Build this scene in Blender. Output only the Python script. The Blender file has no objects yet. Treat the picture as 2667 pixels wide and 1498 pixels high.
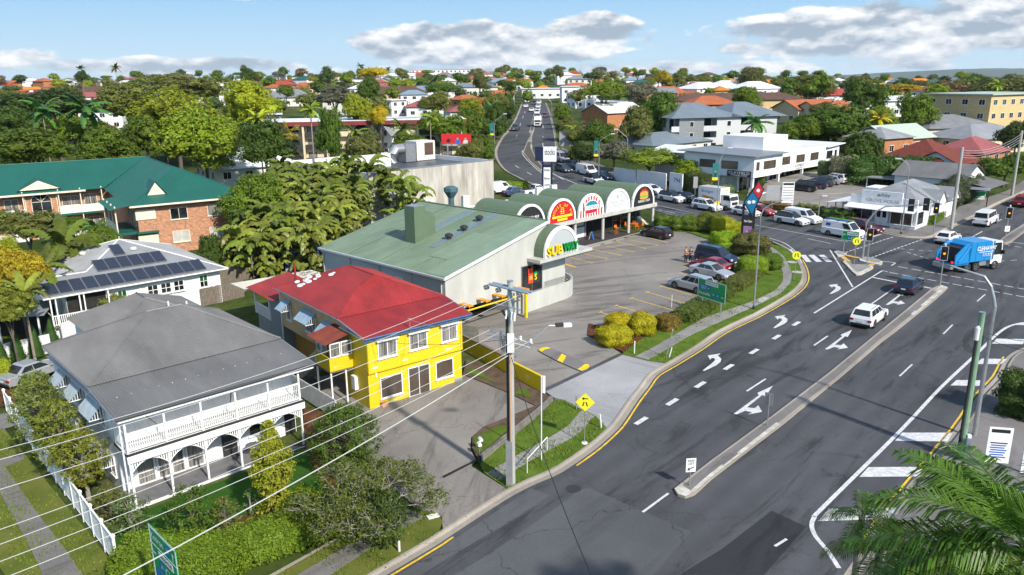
import bpy,bmesh,math,random
from mathutils import Vector,Matrix
from mathutils.geometry import delaunay_2d_cdt
random.seed(7)
RAD=math.radians
sc=bpy.context.scene
col=sc.collection
W,H=2667.0,1498.0
PITCH=RAD(15.2)
XV,YV=1407.2,8160.3
FPX=math.hypot(XV-W/2,YV-H/2)*math.tan(PITCH)
ROLL=math.atan2(XV-W/2,YV-H/2)
CH=21.3
cam_d=bpy.data.cameras.new("camera")
cam=bpy.data.objects.new("camera",cam_d)
col.objects.link(cam)
cam_d.sensor_fit='HORIZONTAL'
cam_d.sensor_width=36.0
cam_d.lens=36.0*FPX/W
cam_d.clip_start=0.5
cam_d.clip_end=30000
cam.matrix_world=Matrix.Translation((0,0,CH))@Matrix.Rotation(math.pi/2-PITCH,4,'X')@Matrix.Rotation(-ROLL,4,'Z')
sc.camera=cam
SUN_AZ,SUN_EL=-52.0,38.0
sun_vec=Vector((math.cos(RAD(SUN_EL))*math.cos(RAD(SUN_AZ)),math.cos(RAD(SUN_EL))*math.sin(RAD(SUN_AZ)),math.sin(RAD(SUN_EL))))
sun_d=bpy.data.lights.new("sun",'SUN')
sun_d.energy=4.2
sun_d.angle=RAD(2.0)
sun_d.color=(1.0,0.93,0.82)
sun=bpy.data.objects.new("sun",sun_d)
col.objects.link(sun)
sun.rotation_euler=(-sun_vec).to_track_quat('-Z','Y').to_euler()
world=bpy.data.worlds.new("World")
sc.world=world
world.use_nodes=True
wn,wl=world.node_tree.nodes,world.node_tree.links
wn.clear()
def N(nt,t,**kw):
 n=nt.nodes.new(t)
 for k,v in kw.items():
  setattr(n,k,v)
 return n
def M(nt,op,a,b=None,c=None,clamp=False):
 n=nt.nodes.new('ShaderNodeMath');n.operation=op;n.use_clamp=clamp
 for i,s in enumerate((a,b,c)):
  if s is None:continue
  if isinstance(s,(int,float)):n.inputs[i].default_value=s
  else:nt.links.new(s,n.inputs[i])
 return n.outputs[0]
def build_sky():
 nt=world.node_tree
 out=N(nt,'ShaderNodeOutputWorld');bg=N(nt,'ShaderNodeBackground')
 sky=N(nt,'ShaderNodeTexSky');sky.sky_type='NISHITA';sky.sun_disc=False
 sky.sun_elevation=RAD(SUN_EL);sky.sun_rotation=RAD(90-SUN_AZ)
 sky.altitude=50;sky.air_density=1.0;sky.dust_density=0.6;sky.ozone_density=1.6
 tc=N(nt,'ShaderNodeTexCoord');sep=N(nt,'ShaderNodeSeparateXYZ')
 nt.links.new(tc.outputs['Generated'],sep.inputs[0])
 az=M(nt,'ARCTAN2',sep.outputs[0],sep.outputs[1])
 el=M(nt,'ARCSINE',sep.outputs[2])
 def noise(daz,delv,scale,detail,rough):
  cmb=N(nt,'ShaderNodeCombineXYZ')
  nt.links.new(M(nt,'ADD',M(nt,'MULTIPLY',az,1.0),daz),cmb.inputs[0])
  nt.links.new(M(nt,'MULTIPLY',M(nt,'ADD',el,delv),2.3),cmb.inputs[1])
  tn=N(nt,'ShaderNodeTexNoise');tn.noise_dimensions='2D'
  tn.inputs['Scale'].default_value=scale;tn.inputs['Detail'].default_value=detail;tn.inputs['Roughness'].default_value=rough
  nt.links.new(cmb.outputs[0],tn.inputs['Vector'])
  return tn.outputs[0]
 def bank(a0,e0,ra,re,amt):
  x=M(nt,'DIVIDE',M(nt,'SUBTRACT',az,a0),ra);y=M(nt,'DIVIDE',M(nt,'SUBTRACT',el,e0),re)
  d=M(nt,'ADD',M(nt,'MULTIPLY',x,x),M(nt,'MULTIPLY',y,y))
  return M(nt,'MULTIPLY',M(nt,'SUBTRACT',1.0,d,clamp=True),amt)
 big=noise(3.1,0.0,3.2,2.0,0.5)
 cover=M(nt,'MULTIPLY',M(nt,'SUBTRACT',big,0.50),2.6)
 banks=[bank(-0.02,0.040,0.23,0.034,0.95),bank(0.09,0.052,0.085,0.030,.9),bank(0.45,0.045,0.23,0.040,0.9),bank(0.60,.07,.16,.05,.9),bank(0.36,.03,.16,.02,.7),bank(-0.70,0.026,0.22,0.022,0.85),bank(-0.38,0.016,0.2,0.014,0.6),bank(-0.12,.010,.25,.010,.45),bank(0.25,0.010,0.45,0.012,0.5),bank(-.3,.098,.3,.012,.4),bank(-1.3,.06,.3,.05,.8),bank(1.2,.06,.35,.05,.8),bank(2.4,.06,.4,.05,.8),bank(-2.3,.06,.4,.05,.8)]
 s=banks[0]
 for b in banks[1:]:s=M(nt,'MAXIMUM',s,b)
 cover=M(nt,'ADD',M(nt,'ADD',M(nt,'MULTIPLY',cover,M(nt,'MULTIPLY',M(nt,'SUBTRACT',el,0.09),8.0,clamp=True)),s),-0.24)
 def dens(dv):
  n=noise(0.0,dv,11.0,8.0,0.56)
  return M(nt,'ADD',M(nt,'MULTIPLY',M(nt,'SUBTRACT',n,0.5),1.25),cover)
 d0=dens(0.0);d1=dens(0.009)
 mr=N(nt,'ShaderNodeMapRange');mr.interpolation_type='SMOOTHSTEP'
 mr.inputs['From Min'].default_value=0.03;mr.inputs['From Max'].default_value=0.24
 nt.links.new(d0,mr.inputs['Value'])
 shade=M(nt,'ADD',M(nt,'MULTIPLY',M(nt,'SUBTRACT',d0,d1),3.4),M(nt,'MULTIPLY',d0,-0.35))
 shade=M(nt,'ADD',shade,0.52,clamp=True)
 ccol=N(nt,'ShaderNodeMixRGB');ccol.inputs[1].default_value=(2.0,2.45,3.0,1);ccol.inputs[2].default_value=(5.9,5.9,5.9,1)
 nt.links.new(shade,ccol.inputs[0])
 st=noise(1.7,0.0,3.0,5.0,0.6)
 mx0=N(nt,'ShaderNodeMixRGB');mx0.inputs[2].default_value=(2.55,3.35,3.9,1)
 low=N(nt,'ShaderNodeMixRGB');low.inputs[1].default_value=(3.3,4.4,5.1,1);low.inputs[2].default_value=(1.35,2.9,4.6,1)
 nt.links.new(M(nt,'MULTIPLY',M(nt,'ABSOLUTE',el),8.0,clamp=True),low.inputs[0]);nt.links.new(low.outputs[0],mx0.inputs[2])
 hz=M(nt,'SUBTRACT',1.35,M(nt,'MULTIPLY',M(nt,'ABSOLUTE',el),2.6),clamp=True)
 nt.links.new(hz,mx0.inputs[0])
 nt.links.new(sky.outputs[0],mx0.inputs[1])
 mx=N(nt,'ShaderNodeMixRGB')
 nt.links.new(mr.outputs[0],mx.inputs[0]);nt.links.new(mx0.outputs[0],mx.inputs[1]);nt.links.new(ccol.outputs[0],mx.inputs[2])
 nt.links.new(mx.outputs[0],bg.inputs[0]);bg.inputs[1].default_value=0.14
 nt.links.new(bg.outputs[0],out.inputs[0])
build_sky()
sc.view_settings.view_transform='Standard'
sc.view_settings.look='None'
sc.view_settings.exposure=0.52
sc.view_settings.gamma=1.0
sc.view_settings.use_curve_mapping=False
sc.cycles.max_bounces=5
sc.cycles.diffuse_bounces=3
sc.cycles.glossy_bounces=2
sc.cycles.transmission_bounces=2
sc.cycles.transparent_max_bounces=6
sc.cycles.use_denoising=True
sc.cycles.caustics_reflective=False
sc.cycles.caustics_refractive=False
def sstep(a,b,x):
 t=max(0.0,min(1.0,(x-a)/(b-a)))
 return t*t*(3-2*t)
def TZ(x,y):
 z=0.026*(min(y,700)-45)
 if y>105:z+=0.00025*(min(y,205)-105)**2
 if y>108 and x>30:z+=sstep(30,44,x)*min((y-108)*0.05,1.8)
 if y>160 and x>0:z-=0.028*x*min(1,(y-160)/300)
 if y>700:z-=min(60.0,(y-700)*0.02)*sstep(700,1500,y)
 return z
cP,sP,cR,sR=math.cos(PITCH),math.sin(PITCH),math.cos(ROLL),math.sin(ROLL)
def ray(px,py):
 u,v=px-W/2,py-H/2
 a,b=u*cR-v*sR,u*sR+v*cR
 return Vector((a,FPX*cP-b*sP,-FPX*sP-b*cP))
def G(px,py,dz=0.0):
 d=ray(px,py);d=d/math.hypot(d.x,d.y)
 t=5.0
 f=lambda t:CH+t*d.z-TZ(t*d.x,t*d.y)-dz
 while f(t)>0 and t<2500:t+=1.0 if t<200 else 4.0
 lo,hi=t-4.0,t
 for _ in range(26):
  m=(lo+hi)/2
  if f(m)>0:lo=m
  else:hi=m
 return Vector((hi*d.x,hi*d.y,CH+hi*d.z))
def onray(px,py,dist):
 """place on the ground under the photo column px at a distance"""
 d=ray(px,py);k=dist/math.hypot(d.x,d.y)
 return Vector((d.x*k,d.y*k,TZ(d.x*k,d.y*k)))
def atz(px,py,z):
 d=ray(px,py);t=(z-CH)/d.z
 return Vector((d.x*t,d.y*t,z))
def hdir(deg):return Vector((math.cos(RAD(deg)),math.sin(RAD(deg)),0))
MATS={}
def nmat(name):
 m=bpy.data.materials.new(name);m.use_nodes=True
 nt=m.node_tree
 return m,nt,nt.nodes['Principled BSDF']
def rgb(c):return(c[0],c[1],c[2],1.0)
def mat(name,c,rough=0.6,metal=0.0,var=0.12,vscale=2.0,bump=0.0,bscale=40.0,spec=0.4,emit=0.0,c2=None,detail=4.0,coord='Object',stretch=None,tint=False):
 """one plain weathered surface: colour, slow stains (var) and fine relief"""
 if name in MATS:return MATS[name]
 m,nt,b=nmat(name)
 b.inputs['Roughness'].default_value=rough
 b.inputs['Metallic'].default_value=metal
 b.inputs['Specular IOR Level'].default_value=spec
 src=None
 if var>0 or c2 is not None:
  tc=N(nt,'ShaderNodeTexCoord')
  vec=tc.outputs['Object']
  if coord=='World':
   g=N(nt,'ShaderNodeNewGeometry');vec=g.outputs['Position']
  if stretch:
   mp=N(nt,'ShaderNodeMapping');mp.inputs['Scale'].default_value=stretch
   nt.links.new(vec,mp.inputs[0]);vec=mp.outputs[0]
  tn=N(nt,'ShaderNodeTexNoise');tn.inputs['Scale'].default_value=vscale;tn.inputs['Detail'].default_value=detail;tn.inputs['Roughness'].default_value=0.62
  nt.links.new(vec,tn.inputs['Vector'])
  mx=N(nt,'ShaderNodeMixRGB')
  d=c2 if c2 is not None else[max(0.0,k*(1-2.2*var))for k in c]
  e=c if c2 is not None else[min(1.0,k*(1+1.2*var))for k in c]
  mx.inputs[1].default_value=rgb(d);mx.inputs[2].default_value=rgb(e)
  mr=N(nt,'ShaderNodeMapRange');mr.inputs['From Min'].default_value=0.3;mr.inputs['From Max'].default_value=0.7
  nt.links.new(tn.outputs[0],mr.inputs['Value']);nt.links.new(mr.outputs[0],mx.inputs[0])
  src=mx.outputs[0]
  if bump>0:
   t2=N(nt,'ShaderNodeTexNoise');t2.inputs['Scale'].default_value=bscale;t2.inputs['Detail'].default_value=3.0
   nt.links.new(vec,t2.inputs['Vector'])
   bp=N(nt,'ShaderNodeBump');bp.inputs['Strength'].default_value=bump;bp.inputs['Distance'].default_value=0.02
   nt.links.new(t2.outputs[0],bp.inputs['Height']);nt.links.new(bp.outputs[0],b.inputs['Normal'])
 if tint:
  oi=N(nt,'ShaderNodeObjectInfo');m2=N(nt,'ShaderNodeMixRGB');m2.blend_type='MULTIPLY';m2.inputs[0].default_value=1.0
  if src is not None:nt.links.new(src,m2.inputs[1])
  else:m2.inputs[1].default_value=rgb(c)
  nt.links.new(oi.outputs['Color'],m2.inputs[2]);src=m2.outputs[0]
 if src is not None:nt.links.new(src,b.inputs['Base Color'])
 else:b.inputs['Base Color'].default_value=rgb(c)
 if emit>0:
  b.inputs['Emission Color'].default_value=rgb(c);b.inputs['Emission Strength'].default_value=emit
 MATS[name]=m
 return m
class MB:
 def __init__(s):s.v=[];s.f=[]
 def add(s,vs,fs):
  n=len(s.v);s.v.extend(tuple(p)for p in vs);s.f.extend(tuple(i+n for i in f)for f in fs)
 def poly(s,pts):s.add(pts,[tuple(range(len(pts)))])
 def box(s,x0,x1,y0,y1,z0,z1,mtx=None):
  vs=[Vector(p)for p in((x0,y0,z0),(x1,y0,z0),(x1,y1,z0),(x0,y1,z0),(x0,y0,z1),(x1,y0,z1),(x1,y1,z1),(x0,y1,z1))]
  if mtx is not None:vs=[mtx@p for p in vs]
  s.add(vs,[(0,3,2,1),(4,5,6,7),(0,1,5,4),(1,2,6,5),(2,3,7,6),(3,0,4,7)])
 def prism(s,pts,z0,z1,cap=True):
  n=len(pts);vs=[(p[0],p[1],z0)for p in pts]+[(p[0],p[1],z1)for p in pts]
  fs=[(i,(i+1)%n,n+(i+1)%n,n+i)for i in range(n)]
  if cap:fs+=[tuple(range(n-1,-1,-1)),tuple(range(n,2*n))]
  s.add(vs,fs)
 def sprism(s,pts,y0,y1):
  """profile in (x, z) drawn along y"""
  n=len(pts);vs=[(p[0],y0,p[1])for p in pts]+[(p[0],y1,p[1])for p in pts]
  fs=[(i,(i+1)%n,n+(i+1)%n,n+i)for i in range(n)]
  s.add(vs,fs+[tuple(range(n-1,-1,-1)),tuple(range(n,2*n))])
 def xprism(s,pts,x0,x1):
  """profile in (y, z) drawn along x"""
  n=len(pts);vs=[(x0,p[0],p[1])for p in pts]+[(x1,p[0],p[1])for p in pts]
  fs=[(i,(i+1)%n,n+(i+1)%n,n+i)for i in range(n)]
  s.add(vs,fs+[tuple(range(n-1,-1,-1)),tuple(range(n,2*n))])
 def slab(s,pts,t):
  """plane polygon thickened downwards by t"""
  n=len(pts);vs=[tuple(p)for p in pts]+[(p[0],p[1],p[2]-t)for p in pts]
  fs=[tuple(range(n)),tuple(range(2*n-1,n-1,-1))]+[((i+1)%n,i,n+i,n+(i+1)%n)for i in range(n)]
  s.add(vs,fs)
 def tube(s,pts,r,n=8,cap=True,r2=None):
  pts=[Vector(p)for p in pts];k=len(pts);rings=[]
  for i,p in enumerate(pts):
   d=(pts[min(i+1,k-1)]-pts[max(i-1,0)]).normalized()
   a=d.cross(Vector((0,0,1)))
   if a.length<1e-3:a=Vector((1,0,0))
   a.normalize();b=d.cross(a)
   rr=r[i]if isinstance(r,(list,tuple))else(r if r2 is None else r+(r2-r)*i/max(1,k-1))
   rings.append([p+(a*math.cos(2*math.pi*j/n)+b*math.sin(2*math.pi*j/n))*rr for j in range(n)])
  base=len(s.v)
  for rg in rings:s.v.extend(tuple(p)for p in rg)
  for i in range(k-1):
   for j in range(n):
    s.f.append((base+i*n+j,base+i*n+(j+1)%n,base+(i+1)*n+(j+1)%n,base+(i+1)*n+j))
  if cap:
   s.f.append(tuple(base+j for j in range(n)));s.f.append(tuple(base+(k-1)*n+j for j in reversed(range(n))))
 def lathe(s,prof,cx=0,cy=0,n=16):
  base=len(s.v);k=len(prof)
  for(r,z)in prof:
   for j in range(n):s.v.append((cx+r*math.cos(2*math.pi*j/n),cy+r*math.sin(2*math.pi*j/n),z))
  for i in range(k-1):
   for j in range(n):s.f.append((base+i*n+j,base+i*n+(j+1)%n,base+(i+1)*n+(j+1)%n,base+(i+1)*n+j))
  s.f.append(tuple(base+j for j in reversed(range(n))));s.f.append(tuple(base+(k-1)*n+j for j in range(n)))
 def disc(s,c,r,nrm,n=20,t=0.02):
  nrm=Vector(nrm).normalized();c=Vector(c)
  a=nrm.cross(Vector((0,0,1)));a=a if a.length>1e-3 else Vector((1,0,0));a.normalize();b=nrm.cross(a)
  p=[c+(a*math.cos(2*math.pi*j/n)+b*math.sin(2*math.pi*j/n))*r for j in range(n)]
  q=[x+nrm*t for x in p]
  s.add(p+q,[tuple(reversed(range(n))),tuple(range(n,2*n))]+[(j,(j+1)%n,n+(j+1)%n,n+j)for j in range(n)])
 def mesh(s,name,m=None,smooth=False):
  me=bpy.data.meshes.new(name);me.from_pydata(s.v,[],s.f)
  if m is not None:me.materials.append(m)
  me.update()
  bm=bmesh.new();bm.from_mesh(me);bmesh.ops.recalc_face_normals(bm,faces=bm.faces);bm.to_mesh(me);bm.free()
  if smooth:me.shade_smooth()
  return me
 def build(s,name,m,parent=None,smooth=False,label=None):
  o=bpy.data.objects.new(name,s.mesh(name,m,smooth));col.objects.link(o)
  if parent is not None:o.parent=parent
  if label:o['label']=label
  return o
def tag(o,label,cat,group=None):
 o['label']=label;o['category']=cat
 if group:o['group']=group
 return o
def thing(name,label,cat,loc=(0,0,0),rz=0.0,group=None):
 o=bpy.data.objects.new(name,None);col.objects.link(o)
 o.empty_display_size=0.3
 o.location=loc;o.rotation_euler=(0,0,RAD(rz))
 return tag(o,label,cat,group)
def obj(name,me,parent=None,loc=(0,0,0),rz=0.0,scale=None):
 o=bpy.data.objects.new(name,me);col.objects.link(o)
 if parent is not None:o.parent=parent
 o.location=loc;o.rotation_euler=(0,0,RAD(rz))
 if scale is not None:o.scale=scale if isinstance(scale,(tuple,list))else(scale,scale,scale)
 return o
def struct(o):o['kind']='structure';return o
def copy_tree(o,parent=None):
 c=o.copy();col.objects.link(c);c.parent=parent
 for ch in o.children:copy_tree(ch,c)
 return c
_txt={}
def text_mesh(body,bold=0.0):
 k=(body,bold)
 if k not in _txt:
  cu=bpy.data.curves.new('lettering','FONT');cu.body=body;cu.align_x='CENTER';cu.align_y='CENTER';cu.resolution_u=3;cu.offset=bold
  o=bpy.data.objects.new('lettering',cu)
  me=bpy.data.meshes.new_from_object(o)
  bpy.data.objects.remove(o);bpy.data.curves.remove(cu)
  _txt[k]=([v.co.copy()for v in me.vertices],[tuple(p.vertices)for p in me.polygons])
  bpy.data.meshes.remove(me)
 return _txt[k]
def lettering(body,size,o,xd,yd,m,parent,name='lettering',width=None,bold=0.0,t=0.015,shear=0.0):
 """raised letters centred on o, running along xd, upright along yd"""
 vs,fs=text_mesh(body,bold)
 o,xd,yd=Vector(o),Vector(xd).normalized(),Vector(yd).normalized();n=xd.cross(yd)
 sx=size
 if width:
  w=max(p.x for p in vs)-min(p.x for p in vs);sx=width/max(w,1e-4)
 mb=MB();mb.add([o+xd*((p.x+shear*p.y)*sx)+yd*(p.y*size)+n*t for p in vs],fs)
 me=bpy.data.meshes.new(name);me.from_pydata(mb.v,[],mb.f);me.materials.append(m);me.update()
 return obj(name,me,parent)
class Wall:
 def __init__(s,o,xd,nd):s.o=Vector(o);s.x=Vector(xd).normalized();s.n=Vector(nd).normalized()
 def p(s,x,z,d=0.0):return s.o+s.x*x+Vector((0,0,z))+s.n*d
 def box(s,mb,x0,x1,z0,z1,d0,d1):
  vs=[s.p(x,z,d)for d in(d0,d1)for z in(z0,z1)for x in(x0,x1)]
  mb.add(vs,[(0,1,3,2),(4,6,7,5),(0,2,6,4),(1,5,7,3),(0,4,5,1),(2,3,7,6)])
 def boards(s,mb,x0,x1,z0,z1,h=0.16,lap=0.018):
  z=z0
  while z<z1-0.02:
   zt=min(z+h,z1)
   mb.poly([s.p(x0,z,lap),s.p(x1,z,lap),s.p(x1,zt,0.002),s.p(x0,zt,0.002)])
   mb.poly([s.p(x0,z,0.0),s.p(x1,z,0.0),s.p(x1,z,lap),s.p(x0,z,lap)])
   z=zt
def window(parent,w,x0,x1,z0,z1,cols=2,rows=1,fm=None,gm=None,fw=0.07,name='window',sill=True,out=0.07,d=0.0):
 fm=fm or MATS['white_trim'];gm=gm or MATS['glass']
 mb=MB()
 w.box(mb,x0,x0+fw,z0,z1,d-0.02,d+out);w.box(mb,x1-fw,x1,z0,z1,d-0.02,d+out)
 w.box(mb,x0+fw,x1-fw,z1-fw,z1,d-0.02,d+out);w.box(mb,x0+fw,x1-fw,z0,z0+fw,d-0.02,d+out)
 for i in range(1,cols):
  xm=x0+(x1-x0)*i/cols;w.box(mb,xm-0.025,xm+0.025,z0+fw,z1-fw,d,d+out-0.012)
 for i in range(1,rows):
  zm=z0+(z1-z0)*i/rows;w.box(mb,x0+fw,x1-fw,zm-0.022,zm+0.022,d,d+out-0.02)
 if sill:w.box(mb,x0-0.06,x1+0.06,z0-0.06,z0,d-0.02,d+out+0.06)
 f=mb.build(name,fm,parent)
 g=MB();w.box(g,x0+fw*.6,x1-fw*.6,z0+fw*.6,z1-fw*.6,d+0.004,d+0.022)
 g.build('pane',gm,f)
 return f
def sheet(mb,pts,pitch=0.09,amp=0.012,rib=False,lift=0.0):
 """ribbed metal sheeting over a flat convex roof polygon; pts[0]-pts[1] is the eave"""
 pts=[Vector(p)for p in pts]
 e=(pts[1]-pts[0]).normalized()
 n=(pts[1]-pts[0]).cross(pts[2]-pts[0])
 if n.length<1e-6:n=(pts[1]-pts[0]).cross(pts[3]-pts[0])
 n.normalize()
 if n.z<0:n=-n
 up=n.cross(e)
 q=[((p-pts[0]).dot(e),(p-pts[0]).dot(up))for p in pts]
 a,b=min(x for x,_ in q),max(x for x,_ in q)
 if rib:
  us=[];k=int((b-a)/pitch)
  for i in range(k+1):
   c=a+i*pitch
   us+=[(c,0),(c+pitch*.42,0),(c+pitch*.5-.012,amp),(c+pitch*.5+.012,amp),(c+pitch*.58,0)]
  us=[u for u in us if u[0]<=b-1e-4]+[(b-1e-4,0)]
 else:
  k=max(2,int((b-a)/(pitch/4.0)))
  us=[(a+(b-a)*i/k,amp*math.cos(2*math.pi*i/4.0))for i in range(k+1)]
  us[0]=(a+1e-4,us[0][1]);us[-1]=(b-1e-4,us[-1][1])
 base=None
 for(u,h)in us:
  lo,hi=None,None
  for i in range(len(q)):
   (x0,y0),(x1,y1)=q[i],q[(i+1)%len(q)]
   if abs(x1-x0)<1e-9:continue
   t=(u-x0)/(x1-x0)
   if-1e-6<=t<=1+1e-6:
    y=y0+t*(y1-y0)
    lo=y if lo is None else min(lo,y);hi=y if hi is None else max(hi,y)
  if lo is None:continue
  i0=len(mb.v)
  for y in(lo,hi):
   mb.v.append(tuple(pts[0]+e*u+up*y+n*(h+lift)))
  if base is not None:mb.f.append((base,i0,i0+1,base+1))
  base=i0
def ridge(mb,a,b,r=0.09):
 mb.tube([a,b],r,6)
def fill(poly,dz,step=6.0,skirt=0.0):
 """a sheet over the ground inside a closed outline of (x, y)"""
 mb=MB();n=len(poly)
 pts=[Vector((p[0],p[1]))for p in poly]
 xs=[p.x for p in pts];ys=[p.y for p in pts]
 inner=[]
 def inside(x,y):
  c=False;j=n-1
  for i in range(n):
   if(pts[i].y>y)!=(pts[j].y>y)and x<(pts[j].x-pts[i].x)*(y-pts[i].y)/(pts[j].y-pts[i].y)+pts[i].x:c=not c
   j=i
  return c
 if max(ys)>100:
  y=min(ys)+step/2
  while y<max(ys):
   x=min(xs)+step/2
   while x<max(xs):
    if inside(x,y):inner.append(Vector((x,y)))
    x+=step
   y+=step
 r=delaunay_2d_cdt(pts+inner,[(i,(i+1)%n)for i in range(n)],[],1,1e-4)
 vs=[(p.x,p.y,TZ(p.x,p.y)+dz)for p in r[0]]
 mb.add(vs,[f if True else f for f in r[2]])
 if skirt>0:
  for i in range(n):
   a,b=pts[i],pts[(i+1)%n]
   mb.poly([(a.x,a.y,TZ(a.x,a.y)+dz),(b.x,b.y,TZ(b.x,b.y)+dz),(b.x,b.y,TZ(b.x,b.y)+dz-skirt),(a.x,a.y,TZ(a.x,a.y)+dz-skirt)])
 return mb
def pxs(pts,dz=0.0):return[G(x,y,dz)for x,y in pts]
def ground(name,px,m,dz,skirt=0.0,parent=None,world=False):
 poly=px if world else pxs(px,dz)
 o=fill(poly,dz,skirt=skirt).build(name,m,parent)
 return struct(o)if parent is None else o
def smooth_line(pts,k=4):
 """Catmull-Rom through world points"""
 out=[]
 P_=[Vector((p[0],p[1],0))for p in pts]
 for i in range(len(P_)-1):
  p0,p1,p2,p3=P_[max(i-1,0)],P_[i],P_[i+1],P_[min(i+2,len(P_)-1)]
  for j in range(k):
   t=j/k
   out.append(0.5*((2*p1)+(p2-p0)*t+(2*p0-5*p1+4*p2-p3)*t*t+(3*p1-p0-3*p2+p3)*t**3))
 out.append(P_[-1])
 return out
def sweep(line,prof,closed=False):
 """profile (offset to the left of travel, height) swept along a line on the ground"""
 mb=MB();k=len(prof);n=len(line)
 for i,p in enumerate(line):
  a=line[(i-1)%n]if closed else line[max(i-1,0)]
  b=line[(i+1)%n]if closed else line[min(i+1,n-1)]
  d=Vector((b[0]-a[0],b[1]-a[1])).normalized();nn=Vector((-d.y,d.x))
  for(o,h)in prof:
   x,y=p[0]+nn.x*o,p[1]+nn.y*o
   mb.v.append((x,y,TZ(x,y)+h))
 m=n if closed else n-1
 for i in range(m):
  for j in range(k-1):
   a,b=i*k,((i+1)%n)*k
   mb.f.append((a+j,b+j,b+j+1,a+j+1))
 return mb
# ================================================================ surface materials
def asphalt(name,base,ang=48.0,crack=0.5,stain=1.0,tracks=False):
 m,nt,b=nmat(name);MATS[name]=m
 g=N(nt,'ShaderNodeNewGeometry')
 mp=N(nt,'ShaderNodeMapping');mp.inputs['Rotation'].default_value=(0,0,RAD(-ang));nt.links.new(g.outputs['Position'],mp.inputs[0])
 def noise(vec,s,d,r=0.6,dist=0.0):
  t=N(nt,'ShaderNodeTexNoise');t.inputs['Scale'].default_value=s;t.inputs['Detail'].default_value=d;t.inputs['Roughness'].default_value=r;t.inputs['Distortion'].default_value=dist
  nt.links.new(vec,t.inputs['Vector']);return t.outputs[0]
 st=N(nt,'ShaderNodeMapping');st.inputs['Scale'].default_value=(0.16,1.0,1.0);nt.links.new(mp.outputs[0],st.inputs[0])
 big=noise(g.outputs['Position'],0.11,5.0)
 streak=noise(st.outputs[0],0.62,7.0,0.68,0.6)
 fine=noise(g.outputs['Position'],9.0,4.0,0.7)
 v=M(nt,'ADD',M(nt,'MULTIPLY',M(nt,'SUBTRACT',big,0.5),1.3),1.0)
 sk=N(nt,'ShaderNodeMapRange');sk.inputs['From Min'].default_value=0.52;sk.inputs['From Max'].default_value=0.62;sk.inputs['To Min'].default_value=1.0;sk.inputs['To Max'].default_value=1.0-0.5*stain
 nt.links.new(streak,sk.inputs['Value'])
 v=M(nt,'MULTIPLY',v,sk.outputs[0])
 v=M(nt,'MULTIPLY',v,M(nt,'ADD',M(nt,'MULTIPLY',M(nt,'SUBTRACT',fine,0.5),0.55),1.0))
 if tracks:
  sx=N(nt,'ShaderNodeSeparateXYZ');nt.links.new(mp.outputs[0],sx.inputs[0])
  wv=M(nt,'SINE',M(nt,'ADD',M(nt,'MULTIPLY',sx.outputs[1],2*math.pi/1.55),M(nt,'MULTIPLY',big,2.0)))
  v=M(nt,'MULTIPLY',v,M(nt,'ADD',1.0,M(nt,'MULTIPLY',wv,0.085)))
  blot=N(nt,'ShaderNodeMapRange');blot.inputs['From Min'].default_value=0.60;blot.inputs['From Max'].default_value=0.70;blot.inputs['To Min'].default_value=1.0;blot.inputs['To Max'].default_value=0.45
  nt.links.new(noise(mp.outputs[0],0.35,9.0,0.72),blot.inputs['Value']);v=M(nt,'MULTIPLY',v,blot.outputs[0])
 if crack>0:
  ds=N(nt,'ShaderNodeMixRGB');ds.inputs[0].default_value=0.25
  nn=N(nt,'ShaderNodeTexNoise');nn.inputs['Scale'].default_value=0.7;nn.inputs['Detail'].default_value=5.0
  nt.links.new(g.outputs['Position'],nn.inputs['Vector'])
  add=N(nt,'ShaderNodeVectorMath');add.operation='MULTIPLY_ADD';add.inputs[1].default_value=(2.2,2.2,0)
  nt.links.new(nn.outputs['Color'],add.inputs[0]);nt.links.new(mp.outputs[0],add.inputs[2])
  vo=N(nt,'ShaderNodeTexVoronoi');vo.feature='DISTANCE_TO_EDGE';vo.inputs['Scale'].default_value=0.16
  nt.links.new(add.outputs[0],vo.inputs['Vector'])
  cm=N(nt,'ShaderNodeMapRange');cm.inputs['From Min'].default_value=0.002;cm.inputs['From Max'].default_value=0.006;cm.inputs['To Min'].default_value=1-crack
  nt.links.new(vo.outputs['Distance'],cm.inputs['Value'])
  v=M(nt,'MULTIPLY',v,cm.outputs[0])
 mx=N(nt,'ShaderNodeMixRGB');mx.blend_type='MULTIPLY';mx.inputs[0].default_value=1.0;mx.inputs[1].default_value=rgb(base)
 cc=N(nt,'ShaderNodeCombineXYZ')
 for i in range(3):nt.links.new(v,cc.inputs[i])
 nt.links.new(cc.outputs[0],mx.inputs[2]);nt.links.new(mx.outputs[0],b.inputs['Base Color'])
 b.inputs['Roughness'].default_value=0.82;b.inputs['Specular IOR Level'].default_value=0.35
 bp=N(nt,'ShaderNodeBump');bp.inputs['Strength'].default_value=0.35;bp.inputs['Distance'].default_value=0.01
 nt.links.new(fine,bp.inputs['Height']);nt.links.new(bp.outputs[0],b.inputs['Normal'])
 return m
ASPH=asphalt('asphalt',(0.066,0.068,0.075),crack=0.22,tracks=True)
ASPH2=asphalt('asphalt_old_patch',(0.085,0.09,0.094),crack=0.5,stain=0.3)
ASPH3=asphalt('asphalt_new_patch',(0.026,0.027,0.031),crack=0.0,stain=0.8)
LOT=asphalt('worn_concrete_lot',(0.22,0.205,0.188),ang=20,crack=0.3,stain=0.75)
LOT2=asphalt('grey_concrete_forecourt',(0.215,0.20,0.182),ang=80,crack=0.3,stain=0.7)
APRON=asphalt('pale_concrete_apron',(0.30,0.30,0.31),ang=-40,crack=0.15,stain=0.35)
PATH=asphalt('footpath_concrete',(0.27,0.26,0.25),ang=48,crack=0.12,stain=0.35)
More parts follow.
